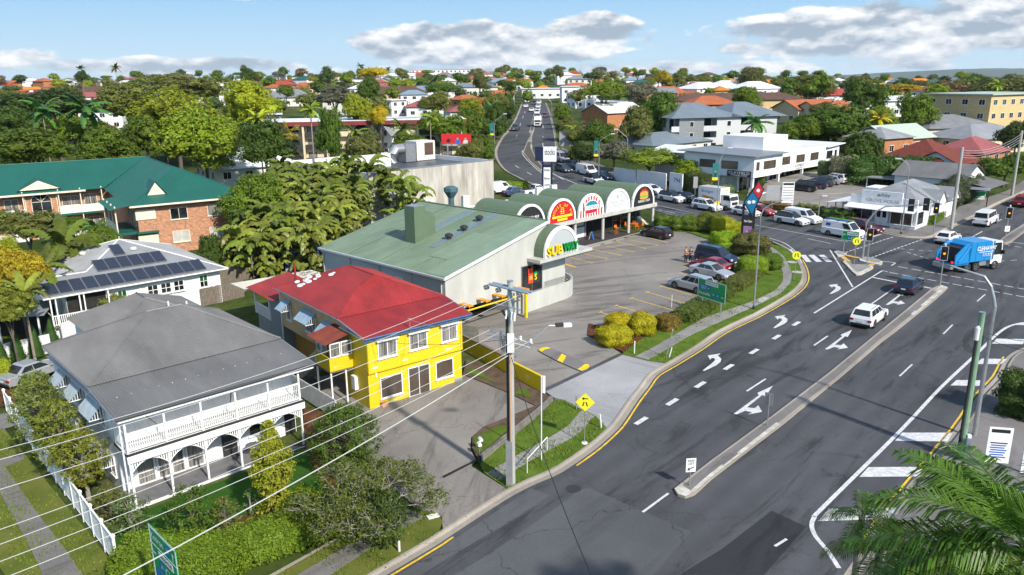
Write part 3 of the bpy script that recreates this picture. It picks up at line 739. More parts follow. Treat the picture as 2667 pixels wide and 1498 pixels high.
def yellow_paint():
 m,nt,b=nmat('peeling_yellow_paint');MATS['yellow_paint']=m
 tc=N(nt,'ShaderNodeTexCoord')
 mp=N(nt,'ShaderNodeMapping');mp.inputs['Scale'].default_value=(0.6,0.6,2.0);nt.links.new(tc.outputs['Object'],mp.inputs[0])
 t1=N(nt,'ShaderNodeTexNoise');t1.inputs['Scale'].default_value=1.5;t1.inputs['Detail'].default_value=8;nt.links.new(mp.outputs[0],t1.inputs[0])
 t2=N(nt,'ShaderNodeTexNoise');t2.inputs['Scale'].default_value=5.0;t2.inputs['Detail'].default_value=5;nt.links.new(tc.outputs['Object'],t2.inputs[0])
 a=N(nt,'ShaderNodeMixRGB');a.inputs[1].default_value=(0.60,0.42,0.006,1);a.inputs[2].default_value=(0.74,0.56,0.008,1);nt.links.new(t2.outputs[0],a.inputs[0])
 r=N(nt,'ShaderNodeMapRange');r.inputs['From Min'].default_value=0.64;r.inputs['From Max'].default_value=0.68;nt.links.new(t1.outputs[0],r.inputs['Value'])
 mx=N(nt,'ShaderNodeMixRGB');mx.inputs[2].default_value=(0.66,0.62,0.44,1);nt.links.new(r.outputs[0],mx.inputs[0]);nt.links.new(a.outputs[0],mx.inputs[1])
 nt.links.new(mx.outputs[0],b.inputs['Base Color']);b.inputs['Roughness'].default_value=0.6
yellow_paint()
def brick(name,c1,c2,mort,sc_=4.0):
 m,nt,b=nmat(name);MATS[name]=m
 tc=N(nt,'ShaderNodeTexCoord');sp=N(nt,'ShaderNodeSeparateXYZ');nt.links.new(tc.outputs['Object'],sp.inputs[0])
 cb=N(nt,'ShaderNodeCombineXYZ');nt.links.new(M(nt,'ADD',sp.outputs[0],sp.outputs[1]),cb.inputs[0]);nt.links.new(sp.outputs[2],cb.inputs[1])
 br=N(nt,'ShaderNodeTexBrick');br.inputs['Scale'].default_value=sc_;br.inputs['Color1'].default_value=rgb(c1);br.inputs['Color2'].default_value=rgb(c2);br.inputs['Mortar'].default_value=rgb(mort)
 br.inputs['Mortar Size'].default_value=0.02;br.inputs['Bias'].default_value=-0.1
 nt.links.new(cb.outputs[0],br.inputs['Vector'])
 tn=N(nt,'ShaderNodeTexNoise');tn.inputs['Scale'].default_value=3.0;tn.inputs['Detail'].default_value=6;nt.links.new(tc.outputs['Object'],tn.inputs[0])
 mx=N(nt,'ShaderNodeMixRGB');mx.blend_type='OVERLAY';mx.inputs[0].default_value=0.5;nt.links.new(br.outputs[0],mx.inputs[1]);nt.links.new(tn.outputs[0],mx.inputs[2])
 nt.links.new(mx.outputs[0],b.inputs['Base Color']);b.inputs['Roughness'].default_value=0.85
 return m
brick('red_brick',(0.52,0.23,0.11),(0.30,0.11,0.055),(0.45,0.36,0.27),1.9)
brick('orange_brick',(0.45,0.17,0.06),(0.34,0.11,0.04),(0.40,0.26,0.15),1.9)
brick('cream_brick',(0.60,0.44,0.20),(0.52,0.36,0.15),(0.58,0.48,0.30),1.9)
brick('grey_block',(0.20,0.185,0.165),(0.15,0.14,0.125),(0.10,0.09,0.08),1.2)
mt=MATS
def gutter(mb,a,b,r=0.06):mb.tube([a,b],r,6)
def hood(parent,w,x0,x1,z1,drop=0.75,out=0.85,m='blue_hood',name='window_hood'):
 """sloped metal sun hood with slatted white cheeks"""
 mb=MB();a,b=w.p(x0,z1,0.05),w.p(x1,z1,0.05);c,d=w.p(x1,z1-drop,out),w.p(x0,z1-drop,out)
 sheet(mb,[d,c,b,a],0.11,0.012);h=mb.build(name,mt[m],parent)
 fr=MB()
 for x in(x0+0.03,x1-0.03):
  for i in range(6):
   t=(i+.5)/6;q=w.p(x,z1-drop*t-0.03,0.05+(out-0.05)*t);e=w.p(x,z1-drop-0.05,0.05+(out-0.05)*t)
   fr.tube([q,e],0.022,4)
  fr.tube([w.p(x,z1-drop-0.05,0.03),w.p(x,z1-drop-0.05,out)],0.03,4)
 fr.build('hood_cheek',mt['white_trim'],h)
 return h
WO=G(355,1319)
wh=thing('weatherboard_house','white two-storey weatherboard house with grey corrugated hip roof and arched verandah','house',WO,43.5)
def white_house():
 p=wh
 front,left,right=Wall((0,1.9,0),(1,0,0),(0,-1,0)),Wall((-0.05,12.9,0),(0,-1,0),(-1,0,0)),Wall((10.3,1.9,0),(0,1,0),(1,0,0))
 mb=MB();mb.box(-0.04,10.29,1.91,12.9,-0.4,5.35);mb.box(3.0,10.2,12.9,19.5,-0.4,5.2);mb.build('wall',mt['white_boards'],p)
 mb=MB();left.boards(mb,0,11.0,-0.3,5.34);front.boards(mb,-0.05,10.3,0.1,2.7);right.boards(mb,0,11,-.3,5.34);Wall((3,19.5,0),(0,-1,0),(-1,0,0)).boards(mb,0,6.6,-.3,5.2)
 o=mb.build('weatherboards',mt['white_boards'],p);o['kind']='stuff'
 mb=MB();mb.box(-0.25,10.35,-0.2,1.9,-0.35,0.1);mb.build('verandah_floor',mt['porch_floor'],p)
 mb=MB();mb.box(-0.3,10.4,-0.26,-0.2,-0.2,0.11);mb.build('floor_edge',mt['white_trim'],p)
 mb=MB();mb.box(-0.1,9.95,-0.12,1.9,2.72,2.98);mb.build('balcony_floor',mt['white_trim'],p)
 mb=MB();mb.box(-0.12,9.97,-0.16,-0.12,2.92,3.05);mb.box(-0.14,-0.1,-0.16,1.9,2.92,3.05);mb.build('balcony_edge',mt['dark_trim'],p)
 mb=MB();mb.box(-0.12,9.97,-0.15,-0.12,2.5,2.9);mb.build('fascia_board',mt['white_trim'],p)
 us=[i*1.95 for i in range(6)]
 for u in us:
  mb=MB();mb.box(u-.055,u+.055,-.055,.055,0.1,2.55);mb.box(u-.05,u+.05,-.05,.05,2.98,5.2);mb.build('post',mt['white_trim'],p)
 for u in(-.12,):
  mb=MB();mb.tube([(u-.1,.02,0),(u-.1,.02,5.1)],.045,8);mb.build('downpipe',mt['white_trim'],p)
 for i in range(5):
  mb=MB();n=15;a,b=us[i]+.06,us[i+1]-.06
  for k in range(n):
   x=a+(b-a)*(k+.5)/n;t=(k+.5)/n*2-1
   zl=2.47-.04-.52*t*t
   mb.box(x-.036,x+.036,-.02,.02,zl,2.5)
  for k in range(12):
   t0,t1=k/6-1,(k+1)/6-1
   mb.tube([(a+(b-a)*(t0+1)/2,0,2.43-.52*t0*t0),(a+(b-a)*(t1+1)/2,0,2.43-.52*t1*t1)],.028,4)
  mb.build('arched_valance',mt['white_trim'],p)
 mb=MB();mb.box(0,9.75,-.05,.05,4.06,4.13);mb.box(0,9.75,-.03,.03,3.12,3.18);mb.box(-.04,.04,0,1.9,4.06,4.13)
 rail=mb.build('balustrade',mt['white_trim'],p)
 bm_=MB();bm_.box(-.018,.018,-.018,.018,3.18,4.06);bme=bm_.mesh('baluster',mt['white_trim'])
 n=88
 for i in range(n):obj('baluster',bme,rail,(9.75*(i+.5)/n,0,0))
 for i in range(12):obj('baluster',bme,rail,(0,0.12+i*.15,0))
 mb=MB();mb.box(0.1,9.65,1.5,1.55,4.2,4.26);mb.build('dark_rail',mt['dark_trim'],p)
 mb=MB()
 for u in(1.6,5.6):
  mb.tube([(u,0.1,4.15),(u+.5*(-1 if u<3 else 1),.9,4.75)],.03,4)
 mb.build('clothes_rail',mt['dark_trim'],p)
 uw=Wall((0,1.9,0),(1,0,0),(0,-1,0));mb=MB()
 for i in range(14):uw.box(mb,.35+i*.72,.39+i*.72,3.0,5.5,0,.02)
 mb.build('cover_battens',mt['white_trim'],p)
 f=Wall((0,1.9,0),(1,0,0),(0,-1,0))
 window(p,f,.75,1.75,.12,2.25,1,3,gm=mt['glass_curtain'],sill=False,out=.09,name='side_light')
 for a,b in((1.85,2.6),(2.6,3.35)):window(p,f,a,b,.12,2.25,1,3,gm=mt['glass_curtain'],sill=False,out=.1,name='french_door')
 window(p,f,3.45,4.45,.12,2.25,1,3,gm=mt['glass_curtain'],sill=False,out=.09,name='side_light')
 mb=MB();f.box(mb,5.55,6.45,.12,2.2,0,.06);d=mb.build('front_door',mt['dark_trim'],p)
 mb=MB()
 for z in(.5,.95,1.4):f.box(mb,5.65,6.35,z,z+.05,.06,.08)
 mb.build('door_rail',mt['metal_grey'],d)
 window(p,f,7.2,8.8,.85,2.1,2,1,out=.09)
 mb=MB();f.box(mb,9.55,10.25,.1,2.2,.02,.05);mb.build('opening_shade_sheet',mt['interior_shade'],p)  # dark sheet on a solid wall, painted as the shade of an opening
 lx=lambda v:12.9-v
 for(v0,v1,z0,z1)in((3.0,4.9,3.5,4.7),(6.6,7.9,3.5,4.7),(9.4,10.7,3.5,4.7)):
  window(p,left,lx(v1),lx(v0),z0,z1,3,2,out=.08)
  hood(p,left,lx(v1)-.15,lx(v0)+.15,z1+.25,m='grey_hood')
 for(v0,v1,z0,z1)in((2.4,3.2,.8,2.0),(4.7,5.4,.9,1.9),(6.3,6.9,1.0,1.9)):
  window(p,left,lx(v1),lx(v0),z0,z1,1,1,out=.08)
  hood(p,left,lx(v1)-.12,lx(v0)+.12,z1+.2,.6,.7,'grey_hood')
 window(p,left,lx(9.6),lx(8.6),.1,2.1,2,1,sill=False,name='side_door')
 mb=MB();a=left.p(lx(10.2),2.9,.05);b=left.p(lx(8.2),2.9,.05);sheet(mb,[left.p(lx(10.2),2.45,1.3),left.p(lx(8.2),2.45,1.3),b,a],.11,.012);mb.build('door_awning',mt['grey_hood'],p)
 E,V,M_,RZ=5.2,-0.35,5.72,7.95
 L0,R0=-.45,10.75
 mb=MB();sheet(mb,[(L0,V,E),(R0,V,E),(R0,3.8,M_),(L0,3.8,M_)],.15,.02);mb.build('verandah_roof',mt['grey_iron'],p)
 r1,r2=(4.4,8.3,RZ),(6.5,8.3,RZ);B=12.95
 mb=MB()
 sheet(mb,[(L0,3.8,M_+.03),(R0,3.8,M_+.03),r2,r1],.15,.02)
 sheet(mb,[(L0,B,M_+.03),(L0,3.8,M_+.03),r1],.15,.02)
 sheet(mb,[(R0,3.8,M_+.03),(R0,B,M_+.03),r2],.15,.02)
 sheet(mb,[(R0,B,M_+.03),(L0,B,M_+.03),r1,r2],.15,.02)
 rf=mb.build('roof',mt['grey_iron'],p)
 mb=MB();q1,q2=(6.6,15.2,7.0),(6.6,17.0,7.0);z=5.35
 sheet(mb,[(2.6,20,z),(2.6,12.0,z),q1,q2],.15,.02);sheet(mb,[(10.7,12,z),(10.7,20,z),q2,q1],.15,.02);sheet(mb,[(2.6,12,z),(10.7,12,z),q1],.15,.02);sheet(mb,[(10.7,20,z),(2.6,20,z),q2],.15,.02)
 mb.build('rear_roof',mt['grey_iron'],p)
 mb=MB()
 for a,b in((r1,r2),(r1,(L0,3.8,M_+.05)),(r2,(R0,3.8,M_+.05)),(r1,(L0,B,M_+.05)),(r2,(R0,B,M_+.05)),(q1,q2),(q1,(2.6,12,z)),(q1,(10.7,12,z))):ridge(mb,a,b,.07)
 mb.build('ridge_cap',mt['grey_iron'],p)
 mb=MB();gutter(mb,(L0,V-.05,E-.05),(R0,V-.05,E-.05),.07);mb.build('gutter',mt['dark_trim'],p)
 mb=MB()
 for a,b in(((L0,V,E-.06),(L0,3.8,M_-.04)),((L0,3.8,M_-.04),(L0,B,M_-.04)),((R0,V,E-.06),(R0,3.8,M_-.04)),((R0,3.8,M_-.04),(R0,B,M_-.04))):mb.tube([a,b],.06,6)
 mb.build('side_gutter',mt['metal_grey'],p)
 mb=MB();mb.box(L0+.1,R0-.1,V+.05,V+.1,E-.3,E-.06);mb.box(L0+.06,R0-.06,V+.1,12.8,5.1,5.14);mb.build('soffit',mt['white_trim'],p)
 mb=MB()
 for q in((7.5,13.5),(8.4,12.6)):mb.tube([(q[0],q[1],6.0),(q[0],q[1],6.9)],.06,8)
 mb.build('roof_vent',mt['white_trim'],p)
white_house()
def cafe_set():
 a=math.radians(43.5);c,s=math.cos(a),math.sin(a)
 def wp(u,v,z):return(WO.x+u*c-v*s,WO.y+u*s+v*c,WO.z+z)
 t=thing('cafe_table','small round dark metal table on the white house verandah','table',wp(6.9,.75,.1))
 mb=MB();mb.lathe([(.42,.70),(.43,.72),(.42,.74)],n=20);mb.build('table_top',mt['metal_grey'],t)
 mb=MB();mb.tube([(0,0,.04),(0,0,.7)],.03,8);mb.lathe([(.22,0),(.2,.04)],n=12);mb.build('pedestal',mt['dark_trim'],t)
 t=thing('garden_chair','dark wrought iron garden chair beside the verandah table','chair',wp(5.95,.7,.1),20)
 mb=MB();mb.lathe([(.2,.43),(.21,.46)],n=14);mb.build('seat',mt['dark_trim'],t)
 mb=MB()
 for k in range(9):mb.tube([(-.2+.4*k/8,.2,.45),(-.2+.4*k/8,.25,.45+.45*math.sin(math.pi*(k+.6)/9.2)**.5)],.012,5)
 mb.build('backrest',mt['dark_trim'],t)
 for x,y in((-.16,-.16),(.16,-.16),(-.16,.16),(.16,.16)):
  mb=MB();mb.tube([(x,y,.44),(x*1.2,y*1.2,0)],.014,5);mb.build('leg',mt['dark_trim'],t)
cafe_set()
def side_fence():
 A,B=G(20,1075),G(306,1476)
 ang=math.degrees(math.atan2(B.y-A.y,B.x-A.x));L=(B-A).length;n=13;w=L/n
 t=thing('timber_fence','long white panelled fence with capped posts along the side street verge','fence',A,ang)
 pm=MB();pm.box(.07,w-.07,-.02,.02,.1,1.45);pm.box(.06,w-.06,-.045,.045,1.45,1.5);pm.box(.06,w-.06,-.035,.035,.06,.14)
 for i in range(10):pm.box(.1+i*(w-.2)/10,.115+i*(w-.2)/10,-.024,.024,.14,1.45)
 pme=pm.mesh('fence_panel',mt['white_trim'])
 qm=MB();qm.box(-.06,.06,-.06,.06,-.1,1.6);qm.box(-.09,.09,-.09,.09,1.6,1.65);qm.lathe([(.1,1.65),(.02,1.74)],n=4);qme=qm.mesh('post',mt['white_trim'])
 for i in range(n+1):
  dz=A.z+(B.z-A.z)*i/n-A.z
  if i<n:obj('fence_panel',pme,t,(i*w,0,dz))
  obj('post',qme,t,(i*w,0,dz))
side_fence()
def divider_fence():
 A,B=G(748,1010),G(878,1098)
 ang=math.degrees(math.atan2(B.y-A.y,B.x-A.x));L=(B-A).length
 t=thing('picket_fence','pale grey corrugated boundary fence between the white house and the yellow shop','fence',A,ang)
 mb=MB();k=int(L/.09)
 for i in range(k):mb.box(i*.09,i*.09+.07,-.015-.012*(i%2),.015,.0,1.35)
 o=mb.build('paling_run',mt['white_boards'],t);o['kind']='stuff'
 mb=MB();mb.box(0,L,.015,.06,.3,.38);mb.box(0,L,.015,.06,1.1,1.18);mb.build('rail',mt['white_boards'],t)
divider_fence()
YO=G(964,1068)
yh=thing('corner_shop_house','two-storey house with bright yellow peeling front, tan side boards and red hip roof','house',YO,39)
def yellow_house():
 p=yh
 fr,fu,lf=Wall((0,0,0),(1,0,0),(0,-1,0)),Wall((-.02,-.1,0),(1,0,0),(0,-1,0)),Wall((-.05,13.6,0),(0,-1,0),(-1,0,0))
 rt=Wall((7.55,0,0),(0,1,0),(1,0,0));lx=lambda v:13.6-v
 mb=MB();mb.box(0,7.5,0,3.0,-.4,2.62);mb.build('shopfront_wall',mt['yellow_paint'],p)
 mb=MB();mb.box(.9,7.45,3.0,13.6,-.4,2.6);mb.build('lower_wall',mt['ochre_wall'],p)
 mb=MB();mb.box(-.02,7.52,-.1,2.4,2.62,5.1);mb.build('front_room_wall',mt['yellow_paint'],p)
 mb=MB();fu.boards(mb,0,7.54,2.62,5.1,.19,.02);Wall((-.02,2.4,0),(0,-1,0),(-1,0,0)).boards(mb,0,2.5,2.62,5.1,.19,.02);o=mb.build('front_boards',mt['yellow_paint'],p);o['kind']='stuff'
 mb=MB();mb.box(-.05,7.52,2.4,13.6,2.6,5.55);mb.build('side_wall',mt['tan_boards'],p)
 mb=MB();lf.boards(mb,0,11.2,2.62,5.55,.17,.02);rt.boards(mb,2.4,13.6,2.62,5.55,.17,.02);o=mb.build('side_boards',mt['tan_boards'],p);o['kind']='stuff'
 mb=MB();fu.box(mb,0.02,.16,2.62,5.1,.02,.06);fu.box(mb,7.4,7.54,2.62,5.1,.02,.06);fu.box(mb,0.0,7.54,2.55,2.66,.0,.07);mb.build('corner_stop',mt['yellow_paint'],p)
 window(p,fr,.85,2.55,.55,2.05,1,1,gm=mt['glass_brown'],out=.06)
 window(p,fr,3.0,4.75,.05,2.2,2,1,gm=mt['glass_brown'],out=.08,sill=True,name='glass_door')
 window(p,fr,5.25,6.75,.75,2.1,1,1,gm=mt['glass_brown'],out=.06)
 mb=MB();fr.box(mb,.5,.62,2.2,2.9,0,.1);mb.build('conduit',mt['white_trim'],p)
 mb=MB();fr.box(mb,6.85,7.45,.0,.42,.0,.03);mb.build('dark_panel',mt['grey_fibro'],p)
 mb=MB();fr.box(mb,.75,1.15,0.0,.35,.05,.35);mb.build('brick_planter',mt['red_brick'],p)
 for a,b in((.75,2.2),(3.15,4.6),(5.75,7.1)):
  window(p,fu,a,b,3.45,4.6,2,1,gm=mt['glass_curtain'],out=.07,d=.02)
  mb=MB();fu.box(mb,a-.12,b+.12,4.68,4.74,.0,.32);mb.build('window_awning',mt['white_trim'],p)
 mb=MB();fu.box(mb,.3,6.9,3.3,3.34,.0,.05);mb.build('sill_board',mt['yellow_paint'],p)
 for v0,v1,z0,z1 in((3.9,5.6,3.5,4.5),(7.3,9.0,3.3,4.6),(11.6,12.4,3.4,4.6)):
  window(p,lf,lx(v1),lx(v0),z0,z1,3 if v1-v0>1.2 else 1,1,gm=mt['glass_curtain'],d=.02)
  hood(p,lf,lx(v1)-.2,lx(v0)+.2,z1+.45,.7,.9)
 mb=MB();lf.box(mb,lx(4.2),lx(4.1),2.6,4.6,.02,.07);lf.box(mb,lx(13.5),lx(13.4),0,5.3,.02,.09);mb.build('downpipe',mt['white_trim'],p)
 window(p,Wall((.9,13.6,0),(0,-1,0),(-1,0,0)),lx(9.2),lx(8.2),.5,1.7,2,2,d=.0)
 mb=MB();mb.box(-1.75,-.05,1.9,2.0,2.55,3.5);mb.box(-1.75,-1.65,2.0,4.1,2.55,3.5);mb.build('porch_boards',mt['yellow_paint'],p)
 pw=Wall((-1.75,1.9,0),(1,0,0),(0,-1,0));window(p,pw,.05,.8,3.5,4.5,1,1,gm=mt['glass_curtain'],sill=False);window(p,pw,.85,1.65,3.5,4.5,1,1,gm=mt['glass_curtain'],sill=False)
 mb=MB();mb.box(-1.75,-.05,1.95,4.1,2.42,2.55);mb.build('porch_floor',mt['timber_grey'],p)
 for q in((-1.68,1.97),(-.6,1.97),(-1.68,4.0)):
  mb=MB();mb.box(q[0]-.05,q[0]+.05,q[1]-.05,q[1]+.05,-.2,2.42);mb.build('post',mt['white_trim'],p)
 mb=MB();sheet(mb,[(-2.1,1.6,4.55),(-2.1,4.5,4.55),(.0,4.3,5.05),(.0,1.6,5.05)],.11,.014);mb.build('porch_roof',mt['rust_roof'],p)
 st=MB();n=13
 for i in range(n):
  y=4.2+i*.27;z=2.4-(i+1)*.185
  st.box(-1.65,-.75,y,y+.27,z-.03,z+.01)
 s_=st.build('stair_treads',mt['timber_grey'],p)
 mb=MB()
 for x in(-1.68,-.72):mb.tube([(x,4.2,2.3),(x,4.2+n*.27,-.1)],.06,4)
 mb.build('stringer',mt['timber_grey'],p)
 mb=MB();mb.tube([(-1.7,4.1,3.4),(-1.7,7.7,.95)],.04,6)
 for i in range(26):
  t=i/26;mb.tube([(-1.7,4.1+3.6*t,2.45-2.45*t),(-1.7,4.1+3.6*t,3.4-2.45*t)],.014,4)
 mb.build('stair_rail',mt['white_trim'],p)
 ac=MB();lf.box(ac,lx(6.6),lx(5.6),2.5,3.3,.05,.45);a_=ac.build('air_conditioner',mt['white_trim'],p)
 mb=MB();mb.disc(lf.p(lx(6.2),2.9,.45),.27,lf.n,18,.012);mb.build('fan_grille',mt['metal_grey'],a_)
 mb=MB();lw=Wall((0,3,0),(0,-1,0),(-1,0,0));lw.box(mb,1.0,1.55,1.0,1.95,0,.25);mb.build('meter_box',mt['white_trim'],p)
 L0,R0,E,V,M_=-.35,8.2,5.16,-.45,5.66
 mb=MB();sheet(mb,[(L0,V,E),(R0,V,E),(R0+.2,3.2,M_),(L0,3.2,M_)],.2,.012,True);mb.build('front_roof',mt['red_roof'],p)
 B,RZ,u0=13.9,7.5,4.0;gz=6.95;gv=5.7
 k=(gz-M_)/(RZ-M_);gl,gr=L0+(u0-L0)*k,R0+.2+(u0-R0-.2)*k
 mb=MB();z=M_+.02
 sheet(mb,[(L0,3.2,z),(R0+.2,3.2,z),(gr,gv,gz),(gl,gv,gz)],.2,.012,True)
 sheet(mb,[(L0,B,z),(L0,3.2,z),(gl,gv,gz),(u0,gv,RZ),(u0,9.6,RZ)],.2,.012,True)
 sheet(mb,[(R0+.2,3.2,z),(R0+.2,B,z),(u0,9.6,RZ),(u0,gv,RZ),(gr,gv,gz)],.2,.012,True)
 sheet(mb,[(R0+.2,B,z),(L0,B,z),(u0,9.6,RZ)],.2,.012,True)
 mb.build('roof',mt['red_roof'],p)
 mb=MB();mb.poly([(gl,gv,gz),(gr,gv,gz),(u0,gv,RZ)]);mb.build('gablet',mt['red_roof'],p)
 mb=MB()
 for a,b in(((u0,gv,RZ),(u0,9.6,RZ)),((gl,gv,gz),(L0,3.2,z)),((gr,gv,gz),(R0+.2,3.2,z)),((u0,9.6,RZ),(L0,B,z)),((u0,9.6,RZ),(R0+.2,B,z))):ridge(mb,a,b,.05)
 mb.build('ridge_cap',mt['red_roof'],p)
 mb=MB();gutter(mb,(L0,V-.04,E-.06),(R0,V-.04,E-.06),.06);mb.box(L0,R0,V+.03,V+.06,E-.28,E-.05);mb.build('gutter',mat('blue_fascia',(.06,.13,.25),.5),p)
 mb=MB();mb.tube([(L0,V,E-.05),(L0,3.2,M_-.05),(L0,B,M_-.05)],.06,6);mb.tube([(R0,V,E-.05),(R0+.2,3.2,M_-.05),(R0+.2,B,M_-.05)],.06,6);mb.build('side_gutter',mt['metal_grey'],p)
 mb=MB();mb.box(L0+.05,R0,V+.06,3.2,5.0,5.08);mb.box(L0+.05,R0,3.2,B-.1,5.5,5.54);mb.build('soffit',mt['offwhite'],p)
 mb=MB();mb.tube([(1.2,13.2,5.6),(1.2,13.2,7.5)],.09,8);mb.build('vent_pipe',mt['red_roof'],p)
 random.seed(3);mb=MB()
 for i in range(13):
  v=11.9+random.uniform(-1.1,.6);u=.9+(i%4)*.35+random.uniform(-.2,.2)
  if i>10:v,u=9.6+random.uniform(-.2,.3),2.6+random.uniform(-.2,.3)
  zz_=M_+.055+(u-L0)/(u0-L0)*(RZ-M_);r=random.uniform(.12,.28)
  sl=(RZ-M_)/(u0-L0)
  mb.poly([(u+r*math.cos(t)*.8,v+r*1.5*math.sin(t),zz_+sl*r*math.cos(t)*.8)for t in[j*math.pi/5 for j in range(10)]])
 mb.build('sealant_patch',mt['white_trim'],p)
 mb=MB();mb.box(.0,6.5,13.6,15.8,-.3,4.7);mb.build('rear_room',mt['grey_fibro'],p)
 mb=MB();mb.box(.1,6.4,15.8,19.0,-.3,2.4);mb.build('rear_deck',mt['grey_fibro'],p)
 mb=MB();sheet(mb,[(-.6,19.4,4.6),(-.6,13.9,4.6),(3.2,13.9,5.3),(3.2,19.4,5.3)],.2,.012,True);mb.build('rear_roof',mt['red_roof'],p)
 mb=MB();mb.slab([(-.6,19.4,4.35),(6.9,19.4,4.35),(6.9,23.0,4.2),(-.6,23.0,4.2)],.08);mb.build('flat_roof',mt['cream_trim'],p)
 mb=MB()
 for i in range(60):
  x,y=random.uniform(2.2,6.2),random.uniform(20.0,22.6);a=random.uniform(0,6.3);l=random.uniform(.3,.9)
  mb.tube([(x,y,4.36),(x+l*math.cos(a),y+l*math.sin(a),4.38+random.uniform(0,.2))],.02,4)
 o=mb.build('fallen_fronds',mt['timber_grey'],p);o['kind']='stuff'
 for y in(15.9,18.9):
  mb=MB();mb.box(-.1,.05,y,y+.12,2.4,4.6);mb.build('post',mt['white_trim'],p)
 mb=MB();mb.box(-.06,0,15.9,19.0,3.3,3.4)
 for i in range(20):mb.box(-.05,-.01,16.0+i*.15,16.05+i*.15,2.4,3.3)
 mb.build('balustrade',mt['white_trim'],p)
yellow_house()
def yellow_wall():
 A,B=G(1200,905),G(1414,1026)
 ang=math.degrees(math.atan2(B.y-A.y,B.x-A.x));L=(B-A).length
 t=thing('boundary_wall','low yellow painted masonry wall between the car park and the yellow house','wall',A,ang)
 mb=MB();mb.box(0,L*.62,-.1,.1,-.2,1.15);mb.build('tall_section',mt['yellow_paint'],t)
 mb=MB();mb.box(L*.62,L,-.1,.1,-.2,1.05);mb.build('end_section',mt['yellow_paint'],t)
 mb=MB();mb.box(L,L+.12,-.11,.11,-.2,1.1);mb.build('white_end',mt['white_trim'],t)
 mb=MB();mb.box(0,L*.62,-.12,.12,1.15,1.2);mb.build('coping',mt['timber_grey'],t)
yellow_wall()
def retaining():
 pts=[G(1437,1046,.1),G(1400,1080,.1),(G(1330,1138,.1)),G(1250,1204,.1)]
 mb=MB();line=[Vector((p.x,p.y,0))for p in pts]
 mb2=sweep(line,[(-.1,-.1),(-.1,.5),(.1,.5),(.1,-.1)])
 tag(mb2.build('retaining_wall',mt['grey_block']),'low grey concrete block retaining wall above the grass verge','wall')
retaining()
SO=G(150,850)
sh=thing('weatherboard_cottage','raised white weatherboard cottage with light grey roof carrying rows of solar panels','house',SO,42)
